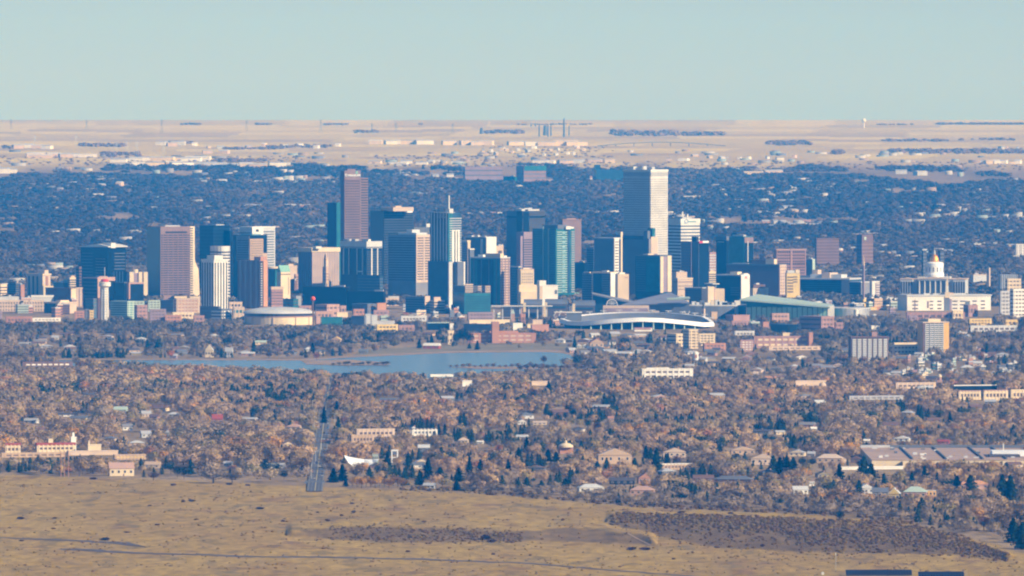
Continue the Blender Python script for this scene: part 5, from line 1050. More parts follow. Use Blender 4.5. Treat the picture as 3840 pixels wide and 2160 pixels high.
for px0, px1, r0, r1, n in ((1500, 1596, 1190, 1198, 20), (3330, 3440, 1205, 1250, 34), (3020, 3180, 1238, 1250, 16), (2700, 2860, 1232, 1252, 26)):
    for k in range(n):
        d = D(q.uniform(r0, r1)); px = q.uniform(px0, px1); c = q.choice(['white', 'signwhite', 'pale', 'slate', 'dark', 'red']); car(c, X(px, d), d, q.choice([0, R(90)]) + .1, ('bright ' if c in ('white', 'signwhite', 'pale') else 'dark ') + 'parked car', px, row_at(d), 1.15, .3 if px0 != 1500 else 6.5)
# street lamps and poles along the road
for k, (px, row, h) in enumerate([(1183, 1740, 13), (1178, 1640, 16), (1172, 1560, 18), (1205, 1690, 12), (1168, 1800, 16), (1226, 1760, 13), (1228, 1745, 11), (1252, 1640, 11), (1180, 1590, 14), (1255, 1585, 10)]):
    d = D(row); r = empty('street_lamp', (X(px, d), d, G(d))); tag(r, None, 'street lamp', 'lamp posts along the long road'); later(r, 'tall lamp post', px, row, CLM)
    MB().cyl(0, 0, .28, .16, 0, h, 8).build('post', M('pale'), r); MB().bar((0, 0, h - .1), (2.4, 0, h + .3), .22).build('arm', M('pale'), r); MB().box(1.9, 3.4, -.35, .35, h + .1, h + .45).build('lamp_head', M('white'), r)
for k, px in enumerate((228, 241, 256)):
    d = D(1788); r = empty('power_pole', (X(px, d), d, G(d))); tag(r, ('left', 'middle', 'right')[k] + ' of three rust brown poles at the grass edge below the convent', 'pole', 'brown poles at the grass edge')
    MB().cyl(0, 0, .4, .25, 0, 25, 8).build('post', M('terracotta'), r); MB().bar((-3, 0, 22), (3, 0, 22), .3).build('crossarm', M('terracotta'), r)
# ---- far: pylons, chimneys, water tower, viaduct
for k, (px, top, row, m_) in enumerate([(42, 446, 486, 0), (325, 448, 486, 0), (607, 447, 500, 0), (925, 449, 490, 0), (1203, 446, 492, 0), (132, 506, 560, 1), (285, 508, 540, 1), (438, 526, 575, 1), (478, 528, 570, 1), (515, 526, 585, 1), (614, 530, 580, 1), (1485, 459, 495, 0), (1698, 462, 500, 0), (1740, 522, 560, 1), (1395, 460, 500, 0)]):
    d = D(row); r = empty('pylon', (X(px, d), d, G(d))); h = Z(top, d) - G(d); tag(r, None, 'pylon', 'pylons on the far plain'); later(r, 'thin grey pylon', px, row, [(200, 470, 'on the left skyline'), (450, 560, 'on the lower left plain'), (1400, 480, 'on the skyline left of centre')])
    m = M('slate') if m_ == 0 else M('pale')
    for sx in (-1, 1): MB().bar((sx * 4, 0, 0), (0, 0, h), 1.1).build('leg', m, r)
    for f in (.7, .85): MB().bar((-7, 0, h * f), (7, 0, h * f), 1.0).build('crossarm', m, r)
for k, (px, top, row, w_) in enumerate([(2022, 466, 512, 3), (2045, 470, 508, 9), (2055, 466, 512, 3), (2066, 464, 510, 3), (2115, 444, 514, 4), (2134, 470, 508, 2.5), (1992, 462, 474, 3), (2008, 463, 474, 3), (1806, 480, 502, 8)]):
    d = D(row); r = empty('chimney', (X(px, d), d, G(d))); h = Z(top, d) - G(d); tag(r, None, 'chimney', 'chimneys of the far power plant'); later(r, 'slate coloured power plant stack', px, row, [(2050, 500, 'on the central skyline')])
    MB().cyl(0, 0, w_ * 1.1, w_ * .7, 0, h, 12).build('stack', M('slate'), r)
d = D(480); r = empty('water_tower', at(3239, d)); tag(r, 'white ball water tower on the right skyline', 'water tower'); zz = lambda row: Z(row, d) - G(d)
MB().cyl(0, 0, 3.5, 2.5, 0, zz(460), 10).build('stem', M('white'), r); MB().lathe(0, 0, [(9.5 * math.cos(a) + .01, zz(452) + 9.5 * math.sin(a)) for a in np.linspace(-1.5, 1.5, 9)], 16).build('tank', M('white'), r)
d = D(548); r = empty('motorway_bridge', at(2460, d)); tag(r, 'long dark motorway bridge crossing the far plain right of centre', 'bridge'); a, b_ = X(2240, d) - r.location.x, X(2720, d) - r.location.x; zz = lambda row: Z(row, d) - G(d)
vs = []; n = 14
for i in range(n + 1):
    t_ = i / n; x = a + (b_ - a) * t_; z = 2 + 13 * math.sin(math.pi * t_); vs += [(x, -7, z - 2.2), (x, 7, z - 2.2), (x, 7, z), (x, -7, z)]
MB().add(vs, [f for i in range(n) for f in [(4 * i + k, 4 * i + (k + 1) % 4, 4 * i + 4 + (k + 1) % 4, 4 * i + 4 + k) for k in range(4)]] + [(0, 1, 2, 3), (4 * n + 3, 4 * n + 2, 4 * n + 1, 4 * n)]).build('deck', M('slate'), r)
for i in range(1, 7): x = a + (b_ - a) * i / 7; MB().box(x - 1.5, x + 1.5, -3, 3, -1, 11 * math.sin(math.pi * i / 7)).build('pier', M('slate'), r)
# ---- big blocks beyond downtown
def FAR_T(*a, **k): k.setdefault('cat', 'building'); return T(*a, **k)
t = FAR_T(1738, 1744, 1886, 626, D(690), 'broad lilac hospital slab far behind the spired tower', 'violet', a=80, name='far_slab').bands('slate', 14, .25)
t = FAR_T(1936, 1964, 2048, 622, D(692), 'teal and brown stepped block far behind the charcoal tower', 'granite', a=64, name='far_block'); t.panel('teal', 'R', 1966, 2048, 622, 640, 1.2, 'glass_top').bands('slate', 12, .25, 645, 690)
FAR_T(1888, 1930, 1938, 662, D(694), 'low dark teal block between two far hospital slabs', 'teal', a=40, name='far_block').dress('slate')
t = FAR_T(2231, 2236, 2345, 637, D(684), 'dark teal slab far behind, just left of the tallest tower', 'blueglass', a=80, name='far_slab').cap('pale', 681, 684, 1); t.wing('blueglass', 2228, 2231, 2252, 618, 20)
FAR_T(2198, 2212, 2231, 660, D(684), 'rose narrow block beside the far dark teal slab', 'granite', name='far_block').bands('pale', 10, .3)
FAR_T(2750, 2770, 2800, 634, D(650), 'dark blue hump shaped block on the far right plain edge', 'teal', name='far_block').dress('slate')
t = FAR_T(3056, 3062, 3147, 893, D(1010), 'wide rose brick block in the woods behind the brick tower', 'brown', a=78, name='far_block').bands('granite', 6, .35)
t = FAR_T(3213, 3232, 3275, 880, D(1010), 'plum tower with a white window, left of the capitol in the woods', 'brown', a=55, name='far_tower').panel('mint', 'R', 3240, 3248, 888, 900, .8, 'sign').bands('granite', 7, .3, 910, 1005)
FAR_T(3456, 3462, 3475, 940, D(1085), 'grey slab behind the left of the gilded dome', 'charcoal', name='far_slab').bands('slate', 6, .4)
FAR_T(3519, 3526, 3541, 940, D(1085), 'grey slab behind the right of the gilded dome', 'charcoal', name='far_slab').bands('slate', 6, .4)
FAR_T(3745, 3752, 3815, 1030, D(1105), 'pale columned museum right of the capitol', 'pale', a=78, name='museum').piers('slate', 8, 'R', .5)
FAR_T(3640, 3650, 3700, 1030, D(1075), 'pale slate school roof left of the stone campanile', 'pale', a=70, name='far_block').dress('sand')
# ---- distant low buildings: bright specks and long roofs
FLM = [(100, 560, 'on the left far plain'), (700, 560, 'on the left far plain toward centre'), (300, 610, 'in the band of long roofs at left'), (900, 605, 'in the band of long roofs left of centre'), (1300, 600, 'on the plain above the granite skyscraper'), (1600, 535, 'on the upper central plain'), (2000, 540, 'on the plain below the stacks'), (1900, 600, 'above the far hospital slabs'), (2500, 610, 'above the tallest tower'),
       (2900, 650, 'beyond the woods right of the tallest tower'), (3500, 600, 'along the right edge of the plain'), (300, 790, 'in the far woods at left'), (700, 780, 'in the far woods above the granite tower'), (1000, 690, 'in the far woods left of the granite skyscraper'), (1500, 690, 'in the far woods behind the black tower'), (1600, 850, 'behind the spired tower'), (2800, 800, 'in the woods right of the striped tower'), (2950, 880, 'above the rose brick tower'), (3400, 900, 'in the woods above the capitol'), (3100, 960, 'left of the church spire'), (300, 950, 'in the woods above the hospital block')]
def far_row(px0, px1, row, n, h0, h1, w0, w1, cols, seed, jit=3):
    q = random.Random(seed)
    for k in range(n):
        px = px0 + (px1 - px0) * (k + q.uniform(.1, .9)) / n; r = row + q.uniform(-jit, jit); d = D(r); c = q.choice(cols); w_ = q.uniform(w0, w1); h = q.uniform(h0, h1)
        rt = empty('distant_building', (X(px, d), d, G(d)), R(q.uniform(-12, 12))); W_ = w_ * S(d) / 2; dp = q.uniform(14, 30)
        tag(rt, None, 'distant building', 'low buildings far beyond the towers'); later(rt, ADJ.get(c, c) + ' ' + ('long low' if w_ > 40 else 'tiny distant') + ' building', px, r, FLM)
        MB().box(-W_, W_, -dp, dp, -3, h).build('wall', M(c), rt); MB().gable(-W_, W_, -dp, dp, h, h + q.uniform(1.5, 4), 'x', .5).build('roof', M(q.choice(['white', 'pale', 'roofgrey', c])), rt)
W5 = ['white', 'white', 'cream', 'pale', 'signwhite', 'sand']
far_row(60, 190, 556, 4, 8, 12, 30, 60, W5, 21); far_row(100, 340, 590, 6, 9, 13, 40, 90, ['cream', 'sand', 'white'], 22); far_row(400, 780, 606, 7, 8, 13, 60, 110, W5, 23); far_row(420, 1080, 626, 11, 8, 13, 50, 90, W5, 24); far_row(0, 60, 648, 2, 10, 15, 50, 70, W5, 25)
far_row(580, 740, 546, 4, 8, 14, 20, 60, W5, 26); far_row(740, 1300, 552, 8, 6, 10, 8, 30, W5, 27, 8); far_row(770, 850, 578, 2, 8, 10, 35, 40, ['sand'], 28)
far_row(1385, 1610, 541, 5, 10, 14, 40, 70, ['cream', 'white', 'cream'], 29, 1); far_row(1660, 1840, 544, 4, 10, 15, 40, 60, ['cream', 'white'], 30, 1); far_row(1930, 2210, 546, 5, 12, 18, 60, 90, ['cream', 'cream', 'white'], 31, 1)
far_row(1400, 1720, 616, 8, 6, 10, 20, 60, W5, 32, 5); far_row(1800, 2200, 570, 18, 5, 9, 6, 16, W5, 33, 16); far_row(2000, 2300, 612, 6, 6, 10, 20, 60, W5, 34); far_row(2480, 3000, 596, 10, 5, 9, 10, 36, W5, 35, 10)
far_row(2800, 2940, 661, 2, 12, 16, 60, 75, ['sand', 'cream'], 36, 1); far_row(3340, 3460, 655, 2, 9, 12, 30, 50, ['pale'], 37); far_row(3670, 3840, 614, 6, 7, 10, 20, 34, ['white', 'cream'], 38, 1); far_row(0, 500, 700, 8, 6, 10, 10, 30, ['sand', 'pale', 'violet'], 39, 25)
far_row(740, 1150, 688, 8, 6, 9, 20, 44, ['pale', 'mint', 'white'], 40, 3); far_row(330, 900, 790, 18, 5, 8, 8, 30, ['pale', 'white', 'sand', 'mint'], 41, 4); far_row(900, 1250, 782, 6, 6, 9, 20, 50, ['mint', 'pale', 'salmon'], 42, 3); far_row(200, 460, 752, 5, 8, 11, 30, 60, ['violet', 'sand'], 43, 6)
far_row(1400, 1700, 660, 6, 6, 10, 10, 30, W5, 44, 12); far_row(1700, 1960, 818, 8, 8, 13, 10, 20, ['sand', 'salmon', 'cream'], 45, 4); far_row(2560, 2960, 740, 18, 6, 10, 10, 44, ['pale', 'mint', 'sand'], 46, 22); far_row(2740, 2980, 800, 10, 6, 10, 16, 44, ['pale', 'sand', 'white', 'rose'], 47, 12)
far_row(2860, 3060, 850, 10, 6, 9, 14, 40, ['pale', 'sand', 'salmon'], 48, 10); far_row(3060, 3200, 960, 12, 7, 12, 12, 36, ['violet', 'sand', 'rose', 'mint'], 49, 18); far_row(3200, 3700, 775, 4, 6, 9, 14, 36, ['salmon', 'sand'], 50, 8); far_row(3300, 3840, 940, 12, 6, 10, 12, 34, ['pale', 'sand', 'violet'], 51, 18); far_row(3550, 3700, 930, 3, 7, 10, 20, 40, ['white'], 52, 3); far_row(0, 280, 1075, 8, 6, 12, 14, 40, ['cream', 'white', 'sand', 'mint'], 53, 14)
far_row(2900, 3100, 700, 5, 6, 9, 14, 30, ['pale'], 54, 8); far_row(3700, 3840, 560, 4, 6, 9, 8, 20, W5, 55, 3)
# countless roofs showing through the far woods
g = np.random.default_rng(90); n = 2600; vs_, fs_, cs_ = [], [], []
pxr = g.uniform(-100, 3940, n); rwr = g.uniform(566, 1090, n); cl_ = vnoise(pxr / 200, rwr / 16, 77, 3)
PALR = [(.42, .40, .36), (.3, .28, .26), (.36, .27, .2), (.5, .48, .44), (.2, .2, .22), (.3, .36, .36)]
for a, b, c in zip(pxr, rwr, cl_):
    if c < (.16 if b > 640 else .10) + (.12 if b > 690 and a < 2500 else 0): continue
    d = D(b); x = X(a, d); w_ = g.uniform(6, 16) * (1.5 if b < 640 else 1); dp = g.uniform(5, 9); h = g.uniform(5, 9) + (4 if b > 640 else 0); z0 = G(d) - 1; k = len(vs_)
    vs_ += [(x - w_, d - dp, z0), (x + w_, d - dp, z0), (x + w_, d + dp, z0), (x - w_, d + dp, z0), (x - w_, d - dp, z0 + h), (x + w_, d - dp, z0 + h), (x + w_, d + dp, z0 + h + 1), (x - w_, d + dp, z0 + h + 1)]
    fs_ += [(k, k + 1, k + 5, k + 4), (k + 1, k + 2, k + 6, k + 5), (k + 2, k + 3, k + 7, k + 6), (k + 3, k, k + 4, k + 7), (k + 4, k + 5, k + 6, k + 7)]; cs_ += [PALR[g.integers(6)]] * 8
tag(obj('distant_rooftops', np_mesh('distant_rooftops', np.array(vs_), np.array(fs_), np.array(cs_), attr_mat('far_walls'))), 'countless pale roofs showing through the hazy woods', 'rooftops', kind='stuff')
# ------------------------------------------------------------------ houses and odd buildings in the woods
HLM = [l for l in LM if l[1] > 1260 or l[0] > 3000]
def H(px0, px1, top, base, label, wall, roof, style='gable', a=0, dep=None, group='houses among the trees', name='house', cat='house', keep=True, chim=True, seed=0, nwin=3):
    d = D(base); s_ = S(d); q = random.Random(int(px0 * 7 + base)); W_ = (px1 - px0) * s_ / 2; h = (base - top) * s_; ra = R(a)
    if dep is None: dep = min(W_ * .8, 6.5)
    rt = empty(name, (X((px0 + px1) / 2, d), d, G(d)), ra); tag(rt, label, cat, group)
    if keep: KEEP.append((px0 - 3, px1 + 3, top - 2, base - (base - top) * (.45 if label is None else .12)))
    FOOT.append((rt.location.x, rt.location.y, W_ + 2, dep + 2, ra))
    he = h * (.55 if style != 'flat' else .95)
    MB().box(-W_, W_, -dep, dep, -2, he).build('wall', M(wall), rt)
    rf = MB(); 
    if style == 'gable': rf.gable(-W_, W_, -dep, dep, he, h, 'x', .6)
    elif style == 'end':
        rf.gable(-W_, W_, -dep, dep, he + .1, h, 'y', .6)
        MB().add([(-W_, -dep - .02, he), (W_, -dep - .02, he), (0, -dep - .02, h - .5), (-W_, -dep + .3, he), (W_, -dep + .3, he), (0, -dep + .3, h - .5)], [(0, 1, 2), (5, 4, 3), (0, 3, 4, 1), (1, 4, 5, 2), (2, 5, 3, 0)]).build('gable_wall', M(wall), rt, (0, -.65, 0))
    elif style == 'hip': rf.hip(-W_, W_, -dep, dep, he, h, .7)
    else: rf.box(-W_ - .4, W_ + .4, -dep - .4, dep + .4, he, h)
    ro = rf.build('roof', M(roof), rt)
    if chim: MB().box(W_ * .3, W_ * .3 + 1.1, -.5, .6, he, h + 1.0).build('chimney', M('rose'), ro)
    for k in range(nwin):
        x = -W_ + 2 * W_ * (k + .5) / nwin; ww = min(1.0, W_ / nwin * .5); f = MB().box(x - ww - .15, x + ww + .15, -dep - .12, -dep + .1, he * .38, he * .8).build('window_frame', M('white'), rt); MB().box(x - ww, x + ww, -dep - .18, -dep, he * .42, he * .76).build('pane', GLS('window'), f)
    MB().box(-.5 + W_ * .15, .5 + W_ * .15, -dep - .15, -dep + .1, 0, min(2.1, he * .34)).build('door', M('brown'), rt)
    return rt
t = L(16, 20, 76, 1668, 1702, 'red roofed cream convent wing at far left', 'cream', rows=1, roof='roofred', name='convent_wing'); t.cap('roofred', 1662, 1668, .5, 'roof')
t = L(132, 138, 280, 1668, 1696, 'long cream convent with dark red roof left of the white bell tower', 'cream', rows=1, roof='roofred', name='convent'); t.cap('roofred', 1661, 1668, .5, 'roof').pent('cream', .0, 1, 1646, .3, .42)
t = L(262, 266, 283, 1640, 1690, 'slim white bell tower on the convent with a violet shaded side', 'white', a=60, rows=0, name='bell_tower', cat='tower'); t.pent('white', .2, .8, 1622, .3, .7)
t = L(326, 330, 378, 1667, 1696, 'cream flat hall with small turret right of the convent', 'cream', rows=0, name='hall'); t.pent('cream', .0, .6, 1652, .05, .15)
L(2, 6, 240, 1700, 1716, 'low tan cloister range below the convent', 'tan', rows=1, name='cloister')
L(250, 256, 440, 1692, 1708, 'low sand wall range right below the convent', 'sand', rows=0, name='range')
L(424, 430, 546, 1706, 1724, 'dull tan flat roofed school with two yellow panels', 'tan', rows=1, name='school', win='yellow')
HL = [(408, 500, 1734, 1784, 'pale yellow two storey house with low pink gable and dark windows', 'cream', 'salmon', 'gable'), (428, 476, 1524, 1550, 'small house with pale blue metal roof', 'mint', 'mint', 'gable'),
 (796, 834, 1553, 1592, 'house with bright crimson roof and wall, left of the road', 'roofred', 'roofred', 'gable'), (1078, 1130, 1588, 1614, 'cream house with pink tile roof just left of the road', 'cream', 'salmon', 'hip'),
 (530, 565, 1540, 1564, 'small pale house left of the crimson one', 'sand', 'roofgrey', 'gable'), (220, 290, 1548, 1562, 'low white walled house with brown chimney at left', 'white', 'roofdark', 'gable'), (620, 636, 1612, 1634, 'tiny grey gabled house in the left woods', 'pale', 'roofgrey', 'end'),
 (1000, 1066, 1736, 1754, 'small white house beside dark conifers left of the road', 'white', 'roofgrey', 'gable'), (545, 600, 1730, 1756, 'tan house partly hidden left of the dark conifers', 'sand', 'tan', 'gable'), (840, 870, 1729, 1748, 'grey house behind the big fluffy bush', 'pale', 'roofgrey', 'gable'),
 (1536, 1562, 1598, 1622, 'white house with dark round window right of the road', 'white', 'roofgrey', 'end'), (1720, 1756, 1640, 1664, 'small cream house with rounded roof', 'cream', 'sand', 'hip'), (1790, 1812, 1652, 1664, 'tiny white shed right of the small cream house', 'white', 'white', 'gable'),
 (1590, 1632, 1810, 1832, 'low grey house at the grass edge right of the golden hedge', 'pale', 'roofgrey', 'gable'), (1940, 1972, 1572, 1592, 'small white gabled house in mid woods', 'white', 'roofgrey', 'end'), (2000, 2050, 1578, 1592, 'low cream house right of the white gabled one', 'cream', 'sand', 'gable'),
 (2240, 2366, 1680, 1738, 'large golden brown gabled house with layered roofs', 'tan', 'sand', 'end'), (2486, 2572, 1678, 1716, 'golden gabled house, second from centre', 'sand', 'tan', 'end'), (2740, 2830, 1674, 1704, 'pair of small gold gabled roofs among trees', 'tan', 'sand', 'end'),
 (2816, 2904, 1700, 1742, 'gold house with stepped timber gables', 'sand', 'tan', 'end'), (2962, 3020, 1686, 1710, 'cream gabled house with dark roof left of the mall', 'cream', 'roofgrey', 'end'), (3066, 3160, 1702, 1736, 'wide low gold roofed house left of the mall', 'tan', 'sand', 'hip'),
 (3030, 3056, 1692, 1712, 'small pale dormered house beside the gold ones', 'sand', 'roofgrey', 'gable'), (2168, 2262, 1814, 1844, 'pale house with white hip roof and many windows at the grass edge', 'white', 'pale', 'hip'), (2286, 2380, 1790, 1816, 'dark brown long roofed house behind the pale hip one', 'dark', 'roofdark', 'gable'),
 (2392, 2436, 1776, 1812, 'narrow brick house right of the dark brown roof', 'terracotta', 'brick', 'end'), (2364, 2454, 1822, 1856, 'house with pink hip roof and arched windows', 'salmon', 'salmon', 'hip'), (2682, 2822, 1784, 1812, 'long low house with slate blue roof', 'brown', 'slate', 'hip'),
 (2600, 2676, 1780, 1808, 'plum brown house left of the slate blue roof', 'brown', 'brown', 'gable'), (2972, 3028, 1822, 1852, 'white house with flat front half hidden by bare bushes', 'white', 'pale', 'gable'), (3034, 3054, 1804, 1822, 'tiny white cube with one round window', 'signwhite', 'sand', 'flat'),
 (3216, 3272, 1814, 1852, 'white gabled house with small chimney left of the yellow gable', 'pale', 'white', 'end'), (3272, 3330, 1828, 1866, 'long blue grey house front joined to the yellow gable', 'slate', 'slate', 'gable'), (3334, 3376, 1828, 1880, 'bright yellow gable end facing the camera', 'yellow', 'pale', 'end'),
 (3390, 3476, 1824, 1868, 'house with teal grey hip roof and brick front', 'rose', 'mint', 'hip'), (3470, 3510, 1838, 1866, 'tan brick annex with white eaves beside the teal roof', 'gold', 'white', 'flat'), (3592, 3708, 1802, 1834, 'wide house with orange tile roof behind conifers', 'salmon', 'orange', 'hip'),
 (3760, 3800, 1838, 1868, 'dark house with two glowing yellow windows near the right edge', 'roofred', 'roofred', 'gable'), (3354, 3412, 1634, 1656, 'white gabled houses cluster above the mall', 'white', 'pale', 'end'), (3518, 3560, 1648, 1664, 'crimson roofed low house above the mall', 'roofred', 'roofred', 'gable'),
 (3240, 3262, 1646, 1660, 'tiny white roofed house above the left end of the mall', 'white', 'white', 'gable'), (2870, 2910, 1410, 1424, 'small orange brick house in the blue grey woods', 'terracotta', 'orange', 'gable'), (2826, 2842, 1392, 1412, 'tiny cream tower house in the blue grey woods', 'cream', 'sand', 'gable'),
 (2160, 2180, 1290, 1306, 'small white gabled house below the stadium, left one', 'white', 'white', 'end'), (2186, 2204, 1290, 1306, 'small white gabled house below the stadium, right one', 'signwhite', 'white', 'end'), (2210, 2262, 1268, 1306, 'cottage with crimson gable below the stadium', 'tan', 'roofred', 'end'),
 (1590, 1650, 1286, 1308, 'low house with red wall and white eaves across the lake', 'roofred', 'white', 'gable'), (770, 800, 1292, 1340, 'cream house with steep pale roof on the far lake shore', 'cream', 'pale', 'end'), (846, 872, 1302, 1340, 'small grey two storey house by the far shore', 'pale', 'roofgrey', 'gable'),
 (1246, 1280, 1262, 1286, 'tan gabled house with dark left side near the brick row', 'tan', 'yellow', 'end'), (640, 664, 1326, 1344, 'tiny house by the orange shore tree', 'violet', 'roofgrey', 'gable'), (956, 1000, 1276, 1292, 'pale green roofed house between dark conifers across the lake', 'cream', 'mint', 'gable'),
 (2280, 2300, 1560, 1580, 'tiny red tile roofed cottage in mid woods', 'salmon', 'brick', 'gable'), (3040, 3062, 1600, 1616, 'small white roofed cottage right of centre', 'white', 'white', 'gable')]
for a_, b_, tp, bs, lb, wl, rf, st_ in HL: H(a_, b_, tp, bs, lb, wl, rf, st_, a=random.Random(a_).uniform(-14, 14), nwin=4 if b_ - a_ > 80 else 3)
# swooping white church
d = D(1756); ch = empty('church', at(1352, d)); tag(ch, 'church with a white swooping sail roof, right of the road end', 'church'); KEEP.append((1284, 1424, 1704, 1752)); s_ = S(d); cx_ = ch.location.x
def q2(px, row, dy): return ((px - 1352) * s_, dy, (1756 - row) * s_)
topc = [(1290, 1708), (1310, 1714), (1335, 1719), (1365, 1723), (1395, 1724), (1420, 1722)]; botc = [(1293, 1712), (1306, 1733), (1326, 1750), (1365, 1752), (1398, 1738), (1418, 1726)]
vs = []; 
for (a, b), (c, e) in zip(topc, botc): vs += [q2(a, b, 8), q2(c, e, -8), q2(c, e - .1, 2), q2(a, b + 2, 12)]
n = len(topc); fs = [(0, 1, 2, 3), (4 * n - 1, 4 * n - 2, 4 * n - 3, 4 * n - 4)]
for i in range(n - 1):
    for k in range(4): fs.append((4 * i + k, 4 * i + 4 + k, 4 * i + 4 + (k + 1) % 4, 4 * i + (k + 1) % 4))
MB().add(vs, fs).build('sail_roof', mat('bright_membrane', (.86, .86, .84)), ch)
MB().box(-10, 14, 3, 16, -1, 1.8).build('wall', M('brown'), ch); MB().box(-2, 17, 9, 12, 1, 5.2).build('clerestory', M('roofdark'), ch)
d = D(1735); r = empty('bell_tower', at(1480, d)); tag(r, 'white open bell frame right of the swooping church roof', 'bell tower'); KEEP.append((1466, 1494, 1682, 1716)); s_ = S(d); zt = (1735 - 1686) * s_
for sx in (-1, 1): MB().prism([(sx * 2.6 - .6, -.6), (sx * 2.6 + .6, -.6), (sx * 2.6 + .6, .6), (sx * 2.6 - .6, .6)], -1, zt, [(sx * 3.0 - .6, -.6), (sx * 3.0 + .6, -.6), (sx * 3.0 + .6, .6), (sx * 3.0 - .6, .6)]).build('leg', M('signwhite'), r)
MB().box(-3.4, 3.4, -.65, .65, (1735 - 1717) * s_, (1735 - 1714) * s_).build('sill', M('signwhite'), r); MB().box(-3.5, 3.5, -.7, .7, zt - 1.6, zt).build('lintel', M('signwhite'), r); MB().box(-2, 2, -.3, .5, zt - 5, zt - 2).build('louvre', M('slate'), r)
H(1396, 1418, 1702, 1735, 'small mint green box house behind the swooping church', 'mint', 'pale', 'flat', name='house')
# domed brick hall
t = L(2094, 2100, 2150, 1676, 1702, 'round domed brick hall with cream cupola in the mid woods', 'brick', rows=0, name='domed_hall'); MB().lathe(0, 0, [(7.6, t.H - .5), (7.4, t.H + 1.5), (4.5, t.H + 3.4), (1.4, t.H + 4), (1.2, t.H + 6), (.2, t.H + 6.8)], 20).build('dome', M('cream'), t.root)
# shopping mall
d = D(1752); m_ = empty('shopping_mall', at(3560, d)); tag(m_, 'very wide low mall with a flat tan roof and white far wall', 'shopping mall'); KEEP.append((3260, 3840, 1698, 1738)); s_ = S(d); g0 = G(d)
x0, x1 = X(3270, d) - m_.location.x, X(3900, d) - m_.location.x; FOOT.append((m_.location.x, d + 165, 80, 168, 0.0))
def hz_(row, dd): return Z(row, dd) - g0
MB().box(x0, x1, 0, 330, -1, 7).build('wall', M('cream'), m_)
MB().box(x0 - .5, x1, -.5, 331, 7, 7.6).build('roof', mat('mall_roof', (.46, .32, .24), scale=.02, var=.15), m_)
MB().box(x0, x1, 322, 331, 7.6, 10).build('parapet', M('pale'), m_); MB().box(x0 + 30, x1, 312, 316, 7.6, 10.5).build('plant_screen', M('slate'), m_)
q = random.Random(8)
for k in range(26):
    x = q.uniform(x0 + 8, x1 - 10); y = q.uniform(10, 300); MB().box(x - q.uniform(1, 3), x + q.uniform(1, 3), y - 2, y + 2, 7.6, 8.4 + q.uniform(.3, 1.6)).build('roof_plant', M(q.choice(['pale', 'white', 'slate'])), m_)
for f in (.24, .44, .66, .8): MB().box(x0 + (x1 - x0) * f, x0 + (x1 - x0) * f + 1.5, 5, 325, 7.6, 9).build('fire_wall', M('slate'), m_)
MB().box(X(3738, d) - m_.location.x, x1, 90, 130, 7.6, 12.5).build('anchor_block', M('signwhite'), m_); MB().box(X(3722, d) - m_.location.x, X(3838, d) - m_.location.x, 60, 88, 7.6, 9.8).build('shaded_block', M('roofdark'), m_)
MB().bar((X(3782, d) - m_.location.x, 100, 12), (X(3782, d) - m_.location.x, 100, 20), 1.0).build('flue', M('white'), m_)
for a, b in ((3384, 3428), (3758, 3796)): MB().box(X(a, d) - m_.location.x, X(b, d) - m_.location.x, -14, -.6, -1, 6.4).build('entrance_block', M('cream'), m_)
# water tank among the trees, brick cupola tower, pink dome
d = D(1392); r = empty('water_tank', at(2609, d)); tag(r, 'white water tank with a red patch standing above dark trees', 'water tower'); s_ = S(d); KEEP.append((2596, 2622, 1318, 1352)); zz = lambda row: (1392 - row) * s_
for k in range(4): a = k * math.pi / 2 + .7; MB().bar((3.2 * math.cos(a), 3.2 * math.sin(a), 0), (2.6 * math.cos(a), 2.6 * math.sin(a), zz(1350)), .35).build('leg', M('pale'), r)
MB().lathe(0, 0, [(2, zz(1353)), (3.5, zz(1350)), (3.6, zz(1325)), (2.4, zz(1319)), (.3, zz(1316))], 18).build('tank', M('white'), r); MB().box(-1.6, 1.8, -3.75, -3.3, zz(1342), zz(1330)).build('emblem', M('terracotta'), r)
d = D(1450); r = empty('cupola_tower', at(3524, d)); tag(r, 'little salmon brick tower with a rounded cream cupola', 'tower'); s_ = S(d); KEEP.append((3510, 3538, 1402, 1444)); zz = lambda row: (1450 - row) * s_
MB().box(-3.6, 3.6, -3.6, 3.6, -1, zz(1426)).build('shaft', M('salmon'), r); MB().cyl(0, 0, 2.6, 2.4, zz(1426), zz(1414), 14).build('drum', M('rose'), r); MB().lathe(0, 0, [(2.9, zz(1414)), (2.4, zz(1408)), (.4, zz(1402))], 14).build('cupola', M('cream'), r)
d = D(1452); r = empty('dome_house', at(3085, d)); tag(r, 'pale pink dome rising from dark trees right of centre', 'dome'); KEEP.append((3070, 3100, 1432, 1450)); MB().lathe(0, 0, [(4.6, -1), (4.6, 2), (4.2, 4), (3, 5.4), (1, 6.4), (.1, 6.6)], 18).build('shell', M('sand'), r)
